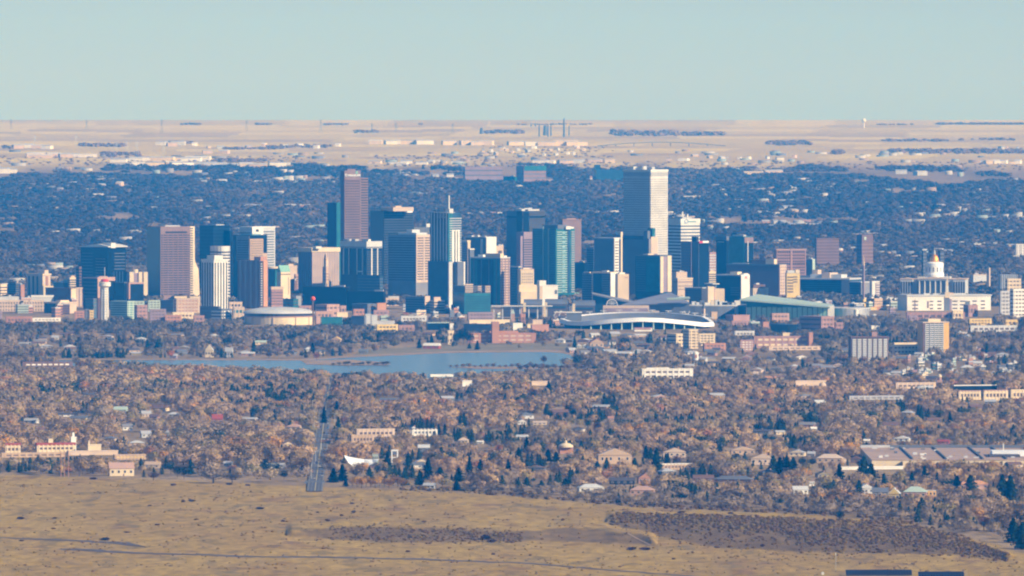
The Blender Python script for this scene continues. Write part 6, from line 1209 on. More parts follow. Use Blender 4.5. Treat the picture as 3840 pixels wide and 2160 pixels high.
# random houses
q = random.Random(77); WL = ['pale', 'cream', 'sand', 'pale', 'tan', 'rose', 'brown', 'slate', 'olive', 'tan', 'white']; RF = ['roofgrey', 'roofdark', 'slate', 'brown', 'pale', 'ribbed', 'brown', 'roofgrey']
def rand_house(px, row, wmul=1.0, keep=True):
    d = D(row); w_ = q.uniform(10, 19) * wmul / S(d) ; h = q.uniform(4.5, 7.5) / S(d); c = q.choice(WL); rf = q.choice(RF); st_ = q.choice(['gable', 'hip', 'end', 'gable'])
    rt = H(px, px + w_, row - h, row, None, c, rf, st_, a=q.uniform(-25, 25), keep=keep, nwin=2, chim=q.random() < .5)
    RN = dict(ribbed='dull grey', roofgrey='grey', roofdark='black', slate='slate', brown='brown', pale='pale', white='white', terracotta='orange'); later(rt, ADJ.get(c, c) + ' house with ' + RN[rf] + ' roof', px, row, HLM)
for k in range(40): rand_house(q.uniform(0, 3820), q.uniform(1440, 1690))
for k in range(16): rand_house(q.uniform(1500, 3800), q.uniform(1690, 1790))
for k in range(56): rand_house(q.choice([q.uniform(20, 1700), q.uniform(2050, 2600)]), q.uniform(1258, 1336))
for k in range(40): rand_house(q.uniform(2500, 3830), q.uniform(1315, 1425))
KEEP += [(2060, 2690, 1168, 1238, .06), (912, 1180, 1150, 1220, .05), (3372, 3722, 1106, 1168, .1), (2790, 3130, 1105, 1180, .1), (380, 406, 1040, 1200, .05), (1166, 1182, 1110, 1190), (1150, 1216, 1770, 1815)]
# ------------------------------------------------------------------ trees
leafm = attr_mat('foliage', rough=.9, spec=.05)
na = leafm.node_tree.nodes.new('ShaderNodeAttribute'); na.attribute_name = 'nrm'; leafm.node_tree.links.new(na.outputs['Vector'], leafm.node_tree.nodes['Principled BSDF'].inputs['Normal'])
tr_ = leafm.node_tree.nodes.new('ShaderNodeBsdfTranslucent'); mx_ = leafm.node_tree.nodes.new('ShaderNodeMixShader'); mx_.inputs[0].default_value = .5
for l_ in list(leafm.node_tree.links):
    if l_.to_socket.name == 'Base Color': leafm.node_tree.links.new(l_.from_socket, tr_.inputs['Color'])
leafm.node_tree.links.new(na.outputs['Vector'], tr_.inputs['Normal']); leafm.node_tree.links.new(leafm.node_tree.nodes['Principled BSDF'].outputs[0], mx_.inputs[1]); leafm.node_tree.links.new(tr_.outputs[0], mx_.inputs[2]); leafm.node_tree.links.new(mx_.outputs[0], leafm.node_tree.nodes['Material Output'].inputs['Surface'])
NRM = [None]
def leaf_mesh(name, V, Fc, cc):
    me = np_mesh(name, V, Fc, cc, leafm); a = me.attributes.new('nrm', 'FLOAT_VECTOR', 'POINT'); a.data.foreach_set('vector', np.ascontiguousarray(NRM[0], np.float32).ravel()); return me
def crowns(P_, h, w, kind, col, L_, seed, size=.17, low=.18):
    """many leaf-clump triangles per tree. P_ (n,3) feet, h heights, w widths, kind 0 broad 1 conifer, col (n,3)"""
    g = np.random.default_rng(seed); n = len(P_)
    u = g.normal(size=(n, L_, 3)); u /= np.linalg.norm(u, axis=2, keepdims=True)
    lob = g.normal(size=(n, 5, 3)); lob /= np.linalg.norm(lob, axis=2, keepdims=True)
    lump = (np.clip(np.einsum('nlk,nmk->nlm', u, lob), 0, 1) ** 4).max(axis=2)
    r = (g.random((n, L_)) ** .38) * (.74 + .34 * lump)
    hh = h[:, None]; ww = w[:, None]
    ctr = low + (1 - low) / 2
    bx = u[..., 0] * r * ww / 2; by = u[..., 1] * r * ww / 2; bz = hh * (ctr + u[..., 2] * r * (1 - low) / 2)
    t = g.random((n, L_)) ** 1.35; th = g.random((n, L_)) * 6.283
    tier = .75 + .25 * np.sin(t * 34 + th)
    rc = (1 - t ** 1.4) ** .8 * ww / 2 * (.45 + .6 * g.random((n, L_))) * tier
    cxx = rc * np.cos(th); cyy = rc * np.sin(th); cz = hh * (.06 + .94 * t)
    k = (kind == 1)[:, None]
    C_ = np.stack([np.where(k, cxx, bx), np.where(k, cyy, by), np.where(k, cz, bz)], -1)
    nrm = np.where(k[..., None], np.stack([np.cos(th), np.sin(th), .5 + 0 * th], -1), u) + .38 * g.normal(size=(n, L_, 3))
    nrm /= np.linalg.norm(nrm, axis=2, keepdims=True)
    a = np.cross(nrm, g.normal(size=(n, L_, 3))); a /= np.linalg.norm(a, axis=2, keepdims=True) + 1e-9; b = np.cross(nrm, a)
    s = (size * np.where(k, 1.45, 1.0) * (ww + hh) / 2 * (.6 + .8 * g.random((n, L_))))[..., None]
    base = C_ + P_[:, None, :]
    V = np.stack([base + a * s, base + (-.5 * a + .87 * b) * s, base + (-.5 * a - .87 * b) * s], 2).reshape(-1, 3)
    soft = np.where(k[..., None], np.stack([np.cos(th), np.sin(th), .35 + 0 * th], -1), u * [1, 1, .8] + [0, 0, .25]) + .22 * g.normal(size=(n, L_, 3)); soft /= np.linalg.norm(soft, axis=2, keepdims=True)
    NRM[0] = np.repeat(soft.reshape(-1, 3), 3, axis=0)
    cc = col[:, None, :] * (1 + .10 * g.normal(size=(n, L_, 1))).clip(.5, 1.6)
    cc = np.repeat(cc.reshape(-1, 3), 3, axis=0)
    Fc = np.arange(len(V), dtype=np.int32).reshape(-1, 3)
    return V, Fc, cc
def scatter(x0, x1, d0, d1, sp, seed):
    g = np.random.default_rng(seed); xs = np.arange(x0, x1, sp); ds = np.arange(d0, d1, sp)
    XX, DD = np.meshgrid(xs, ds); XX = XX.ravel() + g.uniform(-.55, .55, XX.size) * sp; DD = DD.ravel() + g.uniform(-.55, .55, DD.size) * sp
    px = 1920 + XX / (K * DD); m = (px > -220) & (px < 4060)
    return XX[m], DD[m], px[m]
COLS = np.array([(.50, .335, .175), (.41, .285, .175), (.56, .385, .180), (.34, .26, .095), (.66, .34, .07), (.52, .24, .10), (.52, .37, .225)])
GREEN = np.array([(.040, .075, .034), (.065, .095, .036), (.05, .068, .038)])
def style(x, d, seed, pine=.10):
    g = np.random.default_rng(seed); n = len(x)
    pn = vnoise(x / 55, d / 140, seed + 1, 3); gn = vnoise(x / 70, d / 220, seed + 2, 3); tn = vnoise(x / 220, d / 500, seed + 3, 3)
    kind = ((g.random(n) < pine * .5) | ((pn > .33) & (g.random(n) < pine * 7))).astype(int)
    ci = g.choice(7, n, p=[.27, .25, .18, .11, .012, .018, .16]); ci = np.where((gn > .42) & (g.random(n) < .3), g.choice([4, 5, 2], n, p=[.4, .15, .45]), ci)
    big = vnoise(x / 120, d / 420, seed + 9, 3)[:, None]
    col = 1.33 * np.array([[.98, 1.0, 1.02]]) * COLS[ci] * (1 + .35 * tn[:, None]) * (.9 + .2 * g.random((n, 1))) * (1 + np.clip(big, -.5, .5) * np.array([[.24, .12, -.08]]))
    ev = (pn > .22) & (g.random(n) < .16); col = np.where(ev[:, None], np.array([[.075, .105, .045]]), col)
    col = np.where(kind[:, None] == 1, GREEN[g.choice(3, n)], col)
    h = np.where(kind == 1, g.uniform(6.5, 14, n), g.uniform(8, 17.5, n) * (1 + .35 * tn)); w = np.where(kind == 1, h * g.uniform(.55, .85, n), h * g.uniform(1.0, 1.55, n))
    return kind, col, h, w
def clear(x, d, px, row, h, w, thin=.3):
    """drop trees that stand in buildings, on the road or in the water, or that would close a sight line the place has"""
    ok = np.ones(len(x), bool); hp = h / (K * d); wp = w / (K * d) / 2; top = row - hp
    for a, b, t_, b_, *tn in KEEP:
        ok &= ~((px + wp * .7 > a) & (px - wp * .7 < b) & (row > b_ - 4) & (top < b_ - (tn[0] if tn else thin) * (b_ - t_)))
    for fx, fy, ha, hb, ra in FOOT:
        m_ = np.abs(x - fx) + np.abs(d - fy) < (ha + hb) * 1.5 + 20
        if not m_.any(): continue
        c_, s_ = math.cos(ra), math.sin(ra); lx = (x - fx) * c_ + (d - fy) * s_; ly = -(x - fx) * s_ + (d - fy) * c_
        ok &= ~((np.abs(lx) < ha + w * .3) & (np.abs(ly) < hb + w * .3))
    rxx = np.interp(d, [p[0] for p in RP], [p[1] for p in RP]); ok &= ~((np.abs(x - rxx) < np.where(d < 10900, 11.5, np.where(d > 11500, 6.0, 9.0))) & (d < 13090))
    return ok
def lake_rows(px): 
    return np.interp(px, [p[0] for p in FAR], [p[1] for p in FAR]), np.interp(px, [p[0] for p in NEAR[::-1]], [p[1] for p in NEAR[::-1]])
# --- hand placed trees: px, foot row, height m, width m, kind, colour
HT = []
def ht(px, row, h, w, k, c, lab, nm=None): HT.append((px, row, h, w, k, c, lab))
OR = (.75, .25, .04); GO = (.62, .34, .06); DG = (.030, .065, .036); RU = (.30, .12, .06); GB = (.42, .32, .21)
ht(640, 1347, 13, 13, 0, OR, 'bright orange round tree on the far lake shore at left'); ht(1187, 1352, 13, 12, 0, OR, 'bright orange round tree by the peninsula on the far shore'); ht(1008, 1345, 10, 12, 0, (.3, .18, .12), 'low tan bush tree on the far lake shore')
ht(552, 1318, 17, 9, 1, DG, 'pointed dark conifer across the lake, left of a pair'); ht(588, 1318, 13, 12, 1, DG, 'round dark conifer across the lake beside the pointed one'); ht(445, 1308, 17, 7, 1, DG, 'slim dark conifer across the lake at left'); ht(850, 1306, 16, 16, 0, (.05, .09, .05), 'dark olive round tree across the lake'); ht(952, 1325, 18, 10, 1, DG, 'slim dark conifer right of the dark olive tree'); ht(1172, 1326, 15, 11, 1, DG, 'dark conifer just behind the shore orange tree')
for k, (a, b, c) in enumerate([(1712, 1296, 21), (1738, 1292, 25), (1762, 1298, 22), (1722, 1286, 20)]): ht(a, b, c, c * .8, 0, (.02, .055, .04), ('leftmost', 'tallest', 'right', 'rear')[k] + ' crown of the big dark evergreen clump beside the brick college')
ht(1790, 1312, 13, 8, 1, DG, 'small dark conifer in front of the evergreen clump'); ht(1760, 1308, 8, 7, 1, DG, 'smallest dark conifer left below the evergreen clump'); ht(1572, 1306, 13, 9, 1, DG, 'dark conifer left of the evergreen clump'); ht(1618, 1288, 13, 8, 1, DG, 'dark pointed conifer behind the red walled low house'); ht(2155, 1308, 18, 8, 1, DG, 'slim dark conifer left of two white gabled houses')
for k, (a, b, c) in enumerate([(2062, 1578, 13), (2092, 1600, 17), (2120, 1580, 12), (2150, 1575, 14), (2175, 1590, 12), (2205, 1616, 15), (2240, 1608, 12), (1725, 1602, 12), (1740, 1598, 14), (1668, 1636, 13), (1645, 1632, 12)]): ht(a, b, c, c * (.75 if k < 7 else .55), 1 if k > 6 else 0, DG, ORD[k] + ' from left of the dark green crowns in the middle woods')
ht(2240, 1626, 13, 16, 0, RU, 'rust red round tree right of the dark green clump'); ht(1462, 1560, 15, 15, 0, GO, 'golden yellow round tree right of the upper road'); ht(1290, 1604, 14, 12, 0, (.36, .17, .07), 'orange brown tree just right of the road'); ht(1208, 1578, 10, 8, 0, (.28, .2, .06), 'yellowish tree at the left kerb of the road')
ht(1215, 1590, 19, 8, 1, DG, 'tall dark conifer at the road by the queue of cars'); ht(1262, 1570, 20, 9, 1, DG, 'tall dark conifer right of the road, upper one'); ht(1268, 1630, 19, 9, 1, DG, 'tall dark conifer right of the road, lower one')
for k, (a, b, c, w_) in enumerate([(640, 1778, 13, 10), (665, 1790, 12, 13), (690, 1796, 13, 12), (715, 1780, 15, 9), (1000, 1780, 13, 14), (1035, 1776, 12, 13), (1065, 1798, 9, 12)]): ht(a, b, c, w_, 1 if k in (3,) else 0, DG, ORD[k] + ' from left of the dark evergreens along the left grass edge')
ht(800, 1812, 15, 36, 0, GB, 'very wide fluffy grey bush tree left of the road end'); ht(870, 1812, 11, 20, 0, GB, 'fluffy grey bush right of the very wide one'); ht(575, 1802, 9, 16, 0, (.33, .2, .1), 'tan low bush at the grass edge left')
ht(1250, 1810, 14, 12, 1, DG, 'dark conifer right of the road end, left of a pair'); ht(1283, 1806, 16, 12, 1, DG, 'dark conifer right of the road end, right of a pair'); ht(1296, 1824, 8, 6, 1, DG, 'small dark conifer in the golden hedge')
for k in range(12): ht(1322 + k * 17, 1824 + (k % 3) * 3, 9 + (k * 7 % 4), 12 + k % 3, 0, (.85, .50, .07) if k % 2 else (.75, .40, .07), ORD[k] + ' from left of the golden bushes in the hedge at the grass edge')
for k, (a, b, c, w_) in enumerate([(1385, 1802, 13, 10), (1453, 1770, 19, 11), (1530, 1770, 19, 9), (1516, 1822, 17, 9), (1575, 1820, 13, 12), (1605, 1800, 21, 12), (1650, 1800, 12, 14), (1720, 1806, 13, 12), (1760, 1800, 23, 9), (1712, 1840, 10, 10), (1800, 1790, 17, 10), (1905, 1800, 19, 10), (1975, 1834, 11, 11), (2030, 1838, 9, 10), (2120, 1834, 10, 12)]): ht(a, b, c, w_, 1, DG, ORD[k] + ' from left of the dark conifers along the central grass edge')
for k, (a, b, c, w_) in enumerate([(1945, 1722, 12, 10), (1975, 1700, 17, 8), (2055, 1730, 12, 11), (2085, 1740, 12, 12), (2180, 1690, 10, 8), (2240, 1768, 10, 9), (2275, 1762, 12, 8), (2380, 1755, 10, 9), (2462, 1770, 23, 13), (2440, 1740, 16, 10), (2422, 1720, 13, 8)]): ht(a, b, c, w_, 1, DG, ORD[k] + ' from left of the dark conifers in the lower woods, centre')
for k, (a, b, c, w_) in enumerate([(2900, 1770, 16, 12), (2925, 1785, 18, 14), (2950, 1792, 20, 15), (2975, 1778, 16, 13), (3010, 1752, 11, 13), (3045, 1752, 10, 12), (2760, 1735, 11, 12), (2700, 1712, 12, 9), (3148, 1830, 22, 13), (3240, 1800, 22, 16), (3268, 1806, 17, 15), (3222, 1872, 17, 12), (3315, 1832, 14, 9), (3420, 1830, 15, 9), (3468, 1830, 20, 11), (3560, 1842, 13, 22), (3640, 1856, 18, 17), (3590, 1850, 16, 14), (3760, 1870, 22, 14), (3790, 1880, 24, 16), (2870, 1662, 12, 10), (2895, 1660, 9, 12), (3562, 1612, 18, 10), (3655, 1700, 12, 8), (2926, 1905, 10, 10), (2555, 1892, 12, 9), (3150, 1958, 11, 9)]):
    ht(a, b, c, w_, 1 if c > 13 else 0, DG, ('dark evergreen in the lower right woods, ' if b > 1740 else 'dark evergreen in the mid right woods, ') + ORD[k % 20] + (' from left in the list of large ones' if False else ''))
ht(3800, 2035, 20, 15, 1, DG, 'tall dark spruce at the right frame edge, upper one'); ht(3835, 2060, 22, 16, 1, DG, 'tall dark spruce at the right frame edge, lower one'); ht(3555, 1970, 9, 9, 1, DG, 'small dark conifer on the slope near the right edge')
ht(3690, 1990, 14, 14, 0, (.30, .13, .06), 'rust brown tree on the slope near the right edge'); ht(2540, 1745, 11, 15, 0, (.2, .1, .07), 'dull red round bush below the golden gabled house'); ht(3300, 1420, 14, 12, 0, (.3, .19, .1), 'tan orange tree right of the balcony slab'); ht(3240, 1366, 12, 14, 0, (.34, .18, .1), 'orange brown tree in front of the balcony slab'); ht(2040, 1366, 13, 12, 0, (.32, .16, .09), 'rust orange tree on the lake island')
ht(1870, 1705, 12, 10, 0, OR, 'orange tree beside a slim conifer in the lower woods') ; ht(2000, 1500, 15, 18, 0, (.38, .18, .08), 'large orange brown tree in the upper middle woods'); ht(2058, 1478, 16, 11, 1, DG, 'dark conifer right of the large orange brown tree')
for k in range(16): ht(1690 + k * 23, 1379 + (k % 2), 4 + (k * 5 % 4) + (4 if k in (13,) else 0), 7 + k % 4, 0, (.30, .17, .12), ORD[k] + ' from left of the tan bushes on the lake sandbar')
for k in range(12): ht(1250 + k * 18 + (k * 37 % 11), 1370, 3.5 + (k * 5 % 4), 8 + (k * 7 % 6), 0, (.16, .14, .09) if k < 8 else (.26, .18, .12), ORD[k] + ' from left of the bushes on the dark peninsula')
for k in range(10): ht(1950 + k * 26, 1392 - (k % 3) * 3, 9 + (k * 5 % 5), 12, 0, (.26, .17, .13), ORD[k] + ' from left of the bare trees on the wooded island')
for px_, row_, h_, w_, kd, c, lab in HT:
    if h_ < 8 and 'hedge' not in lab: continue
    s__ = S(D(row_)); KEEP.append((px_ - w_ / s__ * .42, px_ + w_ / s__ * .42, row_ - h_ / s__, row_ - h_ / s__ * .3))
# --- near woods
x, d, px = scatter(-960, 960, 8350, 15700, 14.0, 5)
row = np.interp(d, RD, RR)
er = np.interp(px, EDGE_PX, EDGE_ROW); fr, nrw = lake_rows(px)
g = np.random.default_rng(3)
inlake = (px < 2160) & (row < nrw + 4) & (row > fr - 8)
park = (px > 1330) & (px < 2290) & (row > 1286) & (row < 1332)
city = (row < 1234 - 10 * (px > 2700) - 8 * (px > 3300))
ok = (row < er - 3 + 5 * vnoise(px / 30, row * 0, 55, 3)) & ~inlake & ~(park & (g.random(len(x)) < .93)) & ~(city & (g.random(len(x)) < .55))
gap = vnoise(x / 45, d / 120, 88, 3) < -.36; ok &= ~(gap & (g.random(len(x)) < .75))
right = (px > 3330) & (row > 1330) & (row < 1430); ok &= ~(right & (g.random(len(x)) < .8))
x, d, px, row = x[ok], d[ok], px[ok], row[ok]
kind, col, h, w = style(x, d, 100)
low = np.clip((row - np.interp(px, EDGE_PX, EDGE_ROW) + 55) / 45, 0, 1) * (px > 1850); h = h * (1 - .5 * low * (kind == 0)); col = np.where((low > .3)[:, None] & (kind == 0)[:, None], np.array([.44, .33, .21]) * (.85 + .3 * np.random.default_rng(4).random((len(x), 1))), col)
near_shore = (px < 2250) & (row > 1395) & (row < 1452); h = np.where(near_shore, h * .82, h)
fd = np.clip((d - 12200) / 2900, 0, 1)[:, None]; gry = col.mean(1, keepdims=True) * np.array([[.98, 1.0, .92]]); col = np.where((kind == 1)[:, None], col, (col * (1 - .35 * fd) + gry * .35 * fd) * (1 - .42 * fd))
ok = clear(x, d, px, row, h, w, .45)
x, d, px, row, kind, col, h, w = [v[ok] for v in (x, d, px, row, kind, col, h, w)]
zz_ = np.interp(d, PROF_D, PROF_Z)
# individually built trees: the hand placed ones and the largest of the rest
LOOKN = {0: 'grey brown bare tree', 1: 'purple grey bare tree', 2: 'tan bare tree', 3: 'olive tree', 4: 'orange leaved tree', 5: 'rust tree', 6: 'pale grey bare tree'}
trm = mat('bark', (.12, .09, .07)); proto = {}
def tree_proto(kd, c, v):
    key = (kd, tuple(c), v)
    if key in proto: return proto[key]
    col_ = np.array([c]); V, Fc, cc = crowns(np.zeros((1, 3)), np.array([10.0]), np.array([10.0 if kd == 0 else 6.0]), np.array([kd]), col_, 520 if kd == 0 else 420, 900 + v * 7 + kd, .042 if kd == 0 else .052)
    cr = leaf_mesh('crown', V, Fc, cc); mb = MB(); mb.cyl(0, 0, .28, .10, -.4, 6.5 if kd == 0 else 9, 7); q = random.Random(v)
    if kd == 0:
        for i in range(6):
            a = i * 1.05 + q.uniform(-.3, .3); z = q.uniform(2.0, 4.0); mb.bar((0, 0, z), (3.2 * math.cos(a), 3.2 * math.sin(a), z + q.uniform(2, 4)), .17)
    proto[key] = (cr, mb.mesh('trunk', trm)); return proto[key]
def plant(px_, x_, d_, z_, h_, w_, kd, c, label, look=None, v=0):
    cr, tk = tree_proto(kd, c, v); r = empty('conifer' if kd == 1 else 'broadleaf_tree', (x_, d_, z_), (v * 2.4 + px_) % 6.28); tag(r, label, 'tree', 'trees of the near woods')
    w_ = w_ * (1.25 if kd == 1 else 1)
    r.scale = (w_ / (10.0 if kd == 0 else 6.0),) * 2 + (h_ / 10.0,); obj('crown', cr, r); obj('trunk', tk, r)
    if look: later(r, look, px_, 1900 if False else float(np.interp(d_, RD, RR)), HLM)
for k, (px_, row_, h_, w_, kd, c, lab) in enumerate(HT):
    d_ = D(row_); x_ = X(px_, d_)
    look = None
    if 'evergreen in the' in lab: look, lab = 'large dark evergreen', None
    plant(px_, x_, d_, G(d_), h_, w_, kd, c, lab, look, k % 6)
n_auto = 300 - len(HT)
size = h / d + w / d * .5; inview = (px > 5) & (px < 3835); order = np.argsort(-np.where(inview, size, 0))[:n_auto]
pick = np.zeros(len(x), bool); pick[order] = True
def nearest(c):
    i = int(np.argmin(((COLS - c) ** 2).sum(1))); return i
for j in order:
    if kind[j] == 1: c = DG; lk = 'dark conifer'
    else: i = nearest(col[j]); c = tuple(COLS[i]); lk = LOOKN[i]
    plant(px[j], x[j], d[j], zz_[j], h[j], w[j], int(kind[j]), c, None, ('tall ' if h[j] > 12.5 else '') + lk, int(j) % 6)
print('near trees', len(x))
r_ = ~pick; dd_ = d[r_]
def mass(name, m, L_, seed, size, label, x=x, d=d, z=zz_, kind=kind, col=col, h=h, w=w):
    V, Fc, cc = crowns(np.stack([x[m], d[m], z[m]], 1), h[m], w[m], kind[m], col[m], L_, seed, size); o = obj(name, leaf_mesh(name, V, Fc, cc)); tag(o, kind='stuff', label=label, cat='woodland'); return o
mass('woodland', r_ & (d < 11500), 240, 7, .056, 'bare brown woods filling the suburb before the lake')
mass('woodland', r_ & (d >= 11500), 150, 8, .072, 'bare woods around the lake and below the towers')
# --- woods beyond downtown
x, d, px = scatter(-1400, 1400, 16900, 30500, 30, 15); row = np.interp(d, RD, RR); g = np.random.default_rng(6)
x2, d2, p2 = scatter(-1000, 1000, 16900, 21500, 20, 16); x, d, px = np.append(x, x2), np.append(d, d2), np.append(px, p2); row = np.interp(d, RD, RR)
edge = 632 + 34 * vnoise(px / 160, row / 20, 14, 3)
ok = (row > edge) & (vnoise(x / 130, d / 500, 44, 3) > -.42)
op = (row < 700) & (vnoise(x / 200, d / 900, 46, 3) > .05 + .3 * (row - 640) / 60); ok &= ~op
x, d, px, row = x[ok], d[ok], px[ok], row[ok]; kind, col, h, w = style(x, d, 200, .05); h = h * .8; w = w * 1.5
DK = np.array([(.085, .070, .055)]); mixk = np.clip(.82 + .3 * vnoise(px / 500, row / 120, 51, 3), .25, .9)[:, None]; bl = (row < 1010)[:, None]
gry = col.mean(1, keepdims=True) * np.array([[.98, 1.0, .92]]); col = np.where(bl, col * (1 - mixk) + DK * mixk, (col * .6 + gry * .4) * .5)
ok = np.ones(len(x), bool)
for fx, fy, ha, hb, ra in FOOT: ok &= (x - fx) ** 2 + (d - fy) ** 2 > (max(ha, hb) + 6) ** 2
hp = h / (K * d)
for a, b, t_, b_ in [(3372, 3640, 930, 1100)]: ok &= ~((px > a) & (px < b) & (row > b_ - 4) & (row - hp < b_ - 14))
x, d, px, row, kind, col, h, w = [v[ok] for v in (x, d, px, row, kind, col, h, w)]; z_ = np.interp(d, PROF_D, PROF_Z); print('far trees', len(x))
mass('woodland', np.ones(len(x), bool), 56, 9, .135, 'hazy blue woods stretching beyond the towers', x, d, z_, kind, col, h, w)
# --- tree lines of the far plain
g = np.random.default_rng(12); rows_ = []; 
for (a, b, r0, r1, n, hh) in [(680, 750, 466, 469, 30, 16), (960, 1020, 467, 469, 26, 16), (1215, 1300, 467, 470, 30, 15), (1560, 1580, 467, 469, 8, 14), (1930, 2220, 465, 470, 40, 14), (2300, 2540, 498, 512, 90, 26), (2560, 2710, 504, 510, 60, 24), (3510, 3840, 462, 468, 130, 20), (3290, 3420, 468, 470, 30, 12), (2880, 3040, 538, 546, 70, 22), (3335, 3840, 566, 578, 130, 22), (3310, 3580, 528, 532, 60, 16), (3600, 3800, 524, 528, 30, 16), (300, 470, 545, 552, 70, 18), (380, 520, 575, 590, 60, 16), (0, 1200, 588, 622, 260, 9), (620, 720, 538, 541, 40, 18), (840, 1060, 558, 562, 60, 14), (1000, 1240, 548, 556, 60, 14), (1330, 1420, 492, 500, 30, 16), (1820, 1960, 495, 503, 60, 20), (1400, 2300, 585, 628, 300, 9), (2300, 3840, 608, 640, 260, 9), (1800, 2300, 545, 580, 80, 9), (3120, 3160, 574, 580, 20, 22), (10, 60, 552, 560, 16, 16), (780, 1000, 600, 612, 60, 14)]:
    for k in range(n): rows_.append((g.uniform(a, b), g.uniform(r0, r1), hh * g.uniform(.6, 1.1)))
px = np.array([r[0] for r in rows_]); row = np.array([r[1] for r in rows_]); h = np.array([r[2] for r in rows_]); d = np.interp(-row, -RR, RD); x = (px - 1920) * K * d; w = h * 1.7; kind = np.zeros(len(x), int); col = np.tile([.42, .30, .22], (len(x), 1)); h = h * .55; z_ = np.interp(d, PROF_D, PROF_Z)
mass('tree_line', np.ones(len(x), bool), 30, 10, .2, 'hazy hedges and tree lines on the far plain', x, d, z_, kind, col, h, w)
# ------------------------------------------------------------------ the grassland in front
def ribbon(name, pts, w_, m, z=1.9, kind='structure', drape=True):
    """a track on the land: pts are (px, row, half width in rows)"""
    vs = []; fs = []
    P2 = []
    for (a, b, c), (a2, b2, c2) in zip(pts[:-1], pts[1:]):
        n = max(2, int(abs(a2 - a) / 12))
        for k in range(n): t_ = k / n; P2.append((a + (a2 - a) * t_, b + (b2 - b) * t_, c + (c2 - c) * t_))
    P2.append(pts[-1])
    for i, (a, b, c) in enumerate(P2):
        wob_ = .35 * math.sin(i * 1.7)
        for s_ in (1, -1):
            d = D(b + s_ * c + wob_); x = X(a, d); vs.append((x, d, GZ(x, d) + z))
    fs = [(2 * i, 2 * i + 2, 2 * i + 3, 2 * i + 1) for i in range(len(P2) - 1)]
    return tag(MB().add(vs, fs).build(name, m), kind=kind)
pm = mat('track_surface', (.135, .105, .095), scale=.05, var=.2)
ribbon('track', [(-150, 2014, 1.2), (0, 2018, 1.6), (300, 2030, 2.2), (400, 2034, 3.5), (480, 2042, 6.5), (545, 2053, 1.5)], 0, pm, .25)
ribbon('track', [(215, 2062, .6), (290, 2063, 3.5), (380, 2068, 5.5), (400, 2071, 3.0), (700, 2082, 2.0), (1000, 2090, 1.8), (1400, 2094, 1.8), (1900, 2112, 2.2), (2150, 2128, 1.8), (2330, 2142, 1.6), (2700, 2168, 1.4)], 0, pm, .25)
ribbon('footpath', [(2170, 1962, .8), (2260, 1985, 1.0), (2340, 2010, 1.4), (2440, 2044, 1.2)], 0, mat('bare_earth', (.42, .28, .15)), .25)
ribbon('footpath', [(1225, 1966, .6), (1290, 1950, .6), (1420, 1945, .5), (1440, 1938, .4)], 0, pm, .2)
# scrub: countless low tufts
g = np.random.default_rng(31); pts = []
def cl(n, px0, px1, r0, r1, h0, h1, cols, dens=None):
    px = g.uniform(px0, px1, n); row = g.uniform(r0, r1, n)
    for a, b in zip(px, row):
        if b < np.interp(a, EDGE_PX, EDGE_ROW) + 2: continue
        if dens is not None and float(vnoise(np.array([a / 90.]), np.array([b / 12.]), dens, 3)[0]) < .12: continue
        pts.append((a, b, g.uniform(h0, h1), cols[g.integers(len(cols))]))
SC = [(.42, .25, .085), (.46, .31, .09), (.36, .20, .075), (.48, .36, .11)]
cl(5200, -150, 3900, 1800, 2200, .5, 1.4, SC, 71)
cl(1500, -150, 3900, 1800, 2200, .4, 1.0, [(.34, .25, .12), (.27, .19, .10)])
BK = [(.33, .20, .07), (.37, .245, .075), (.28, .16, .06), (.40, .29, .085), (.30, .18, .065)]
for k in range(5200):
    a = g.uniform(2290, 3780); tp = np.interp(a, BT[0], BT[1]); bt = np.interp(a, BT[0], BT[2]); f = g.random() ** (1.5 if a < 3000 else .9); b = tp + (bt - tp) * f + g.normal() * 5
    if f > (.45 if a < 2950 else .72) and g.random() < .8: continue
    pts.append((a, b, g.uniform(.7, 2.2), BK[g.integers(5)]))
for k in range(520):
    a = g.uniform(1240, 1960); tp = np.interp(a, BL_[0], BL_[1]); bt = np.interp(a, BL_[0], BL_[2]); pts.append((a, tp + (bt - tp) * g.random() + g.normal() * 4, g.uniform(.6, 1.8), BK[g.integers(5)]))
for k in range(260): 
    a = g.uniform(1500, 3400); pts.append((a, np.interp(a, EDGE_PX, EDGE_ROW) + g.uniform(-8, 5), g.uniform(1.4, 3), BK[g.integers(5)]))
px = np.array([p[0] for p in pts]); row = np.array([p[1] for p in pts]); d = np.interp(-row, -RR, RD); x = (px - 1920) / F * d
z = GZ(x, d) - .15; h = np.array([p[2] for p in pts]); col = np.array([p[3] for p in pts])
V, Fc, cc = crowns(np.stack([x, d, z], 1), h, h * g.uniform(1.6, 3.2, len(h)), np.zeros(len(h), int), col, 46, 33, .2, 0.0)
tag(obj('scrub', leaf_mesh('scrub', V, Fc, cc)), 'low brown scrub and tufts over the dry grassland', 'scrub', kind='stuff')
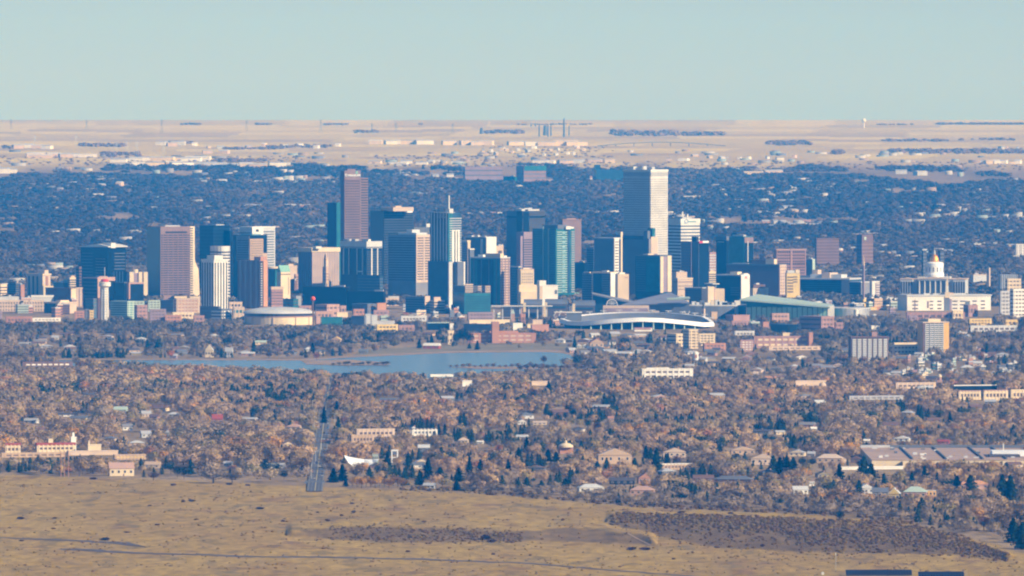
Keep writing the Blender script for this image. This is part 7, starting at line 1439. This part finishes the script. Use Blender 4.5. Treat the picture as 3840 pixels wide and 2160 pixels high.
# the bushes that stand out singly
bushes = {}
BLM = [(300, 1900, 'on the left grassland'), (700, 1890, 'on the grassland right of the three brown poles'), (1000, 2010, 'on the central grassland'), (1600, 1950, 'on the grassland below the golden hedge'), (1800, 2020, 'near the left bank'), (2500, 2060, 'below the long dark bank'), (2600, 1920, 'above the long dark bank'), (200, 2030, 'beside the dark track')]
for k, (a, b, w_, h_) in enumerate([(718, 1886, 7, 2.6), (686, 1888, 4.5, 2.2), (76, 1948, 8, 2.6), (205, 1948, 5, 1.6), (393, 2027, 9, 3), (200, 1986, 5, 1.6), (590, 1974, 6, 1.7), (475, 2001, 6, 1.4), (975, 1910, 10, 2.2), (1325, 1924, 5, 2.8), (1280, 1938, 4, 2), (1590, 1968, 5, 1.7), (1228, 1963, 5, 2), (735, 1952, 5, 1.6), (1820, 2026, 10, 5), (1845, 2032, 7, 3), (2368, 2062, 9, 3.2), (2420, 2062, 11, 3), (1530, 2070, 5, 1.7), (1212, 2060, 4, 1.5), (860, 1818, 8, 2), (1190, 1925, 4, 1.5), (2525, 2100, 4, 1.6), (2860, 2052, 4, 3), (1320, 1892, 5, 1.6), (650, 1822, 7, 2.4), (930, 1822, 6, 1.8), (350, 1798, 8, 2.6), (2555, 1930, 8, 2.4), (2740, 1932, 6, 2.4), (1850, 2082, 4, 1.8), (2110, 1958, 4, 2.4), (80, 2030, 5, 1.4), (560, 1900, 5, 1.4), (1060, 1960, 5, 1.6)]):
    v = k % 4
    if v not in bushes:
        V, Fc, cc = crowns(np.zeros((1, 3)), np.array([1.0]), np.array([1.0]), np.array([0]), np.array([(.16, .075, .05)]) * (1 + .2 * v), 160, 60 + v, .14, 0.0); bushes[v] = leaf_mesh('bush', V, Fc, cc)
    d_ = D(b); x_ = X(a, d_); o = obj('bush', bushes[v], None, (x_, d_, GZ(x_, d_) - .15), k); o.scale = (w_, w_, h_); tag(o, None, 'bush', 'dark bushes standing singly on the grass'); later(o, 'dark red brown bush', a, b, BLM)
# solar arrays and the thin pole
def frow(row): return D(row)
for (a, b, row, lab) in ((3172, 3420, 2140, 'black solar array at the bottom frame edge, larger left one'), (3444, 3616, 2146, 'black solar array at the bottom frame edge, smaller right one')):
    d_ = D(row + 22); r = empty('solar_array', (X((a + b) / 2, d_), d_, GZ(X((a + b) / 2, d_), d_)), R(2)); tag(r, lab, 'solar array', 'solar arrays'); W_ = (b - a) / 2 * S(d_); ht_ = 22 * S(d_)
    MB().add([(-W_, -3, .8), (W_, -3, .8), (W_, 2.5, ht_), (-W_, 2.5, ht_), (-W_, -3, .6), (W_, -3, .6), (W_, 2.5, ht_ - .2), (-W_, 2.5, ht_ - .2)], [(0, 1, 2, 3), (7, 6, 5, 4), (0, 4, 5, 1), (1, 5, 6, 2), (2, 6, 7, 3), (3, 7, 4, 0)]).build('panel', mat('solar_cells', (.012, .014, .03), rough=.35), r)
    n = int(W_ * 2 / 2.2)
    for i in range(n + 1):
        x = -W_ + 2 * W_ * i / n; MB().bar((x, -3.02, .86), (x, 2.48, ht_ + .06), .12).build('rail', M('slate'), r)
    for i in range(7): x = -W_ * .93 + 2 * W_ * .93 * i / 6; MB().box(x - .12, x + .12, 1.0, 1.25, -.5, ht_ - .8).build('post', M('charcoal'), r)
d_ = D(2142); x_ = X(3135, d_); r = empty('marker_pole', (x_, d_, GZ(x_, d_))); tag(r, 'thin pale pole with a white cap above the solar arrays', 'pole'); MB().cyl(0, 0, .13, .1, -.3, 13, 8).build('post', M('pale'), r); MB().box(-.35, .35, -.35, .35, 12.6, 14.2).build('cap', M('white'), r)
d_ = D(2156); x_ = X(3086, d_); r = empty('instrument_box', (x_, d_, GZ(x_, d_))); tag(r, 'small white instrument hut left of the solar arrays', 'hut'); MB().box(-1, 1, -1, 1, -.2, 1.6).build('body', M('white'), r); MB().hip(-1, 1, -1, 1, 1.6, 2.3, .2).build('roof', M('pale'), r)
finish_labels()
for lst in LABELS.values():
    for _, o in lst: shorten(o)
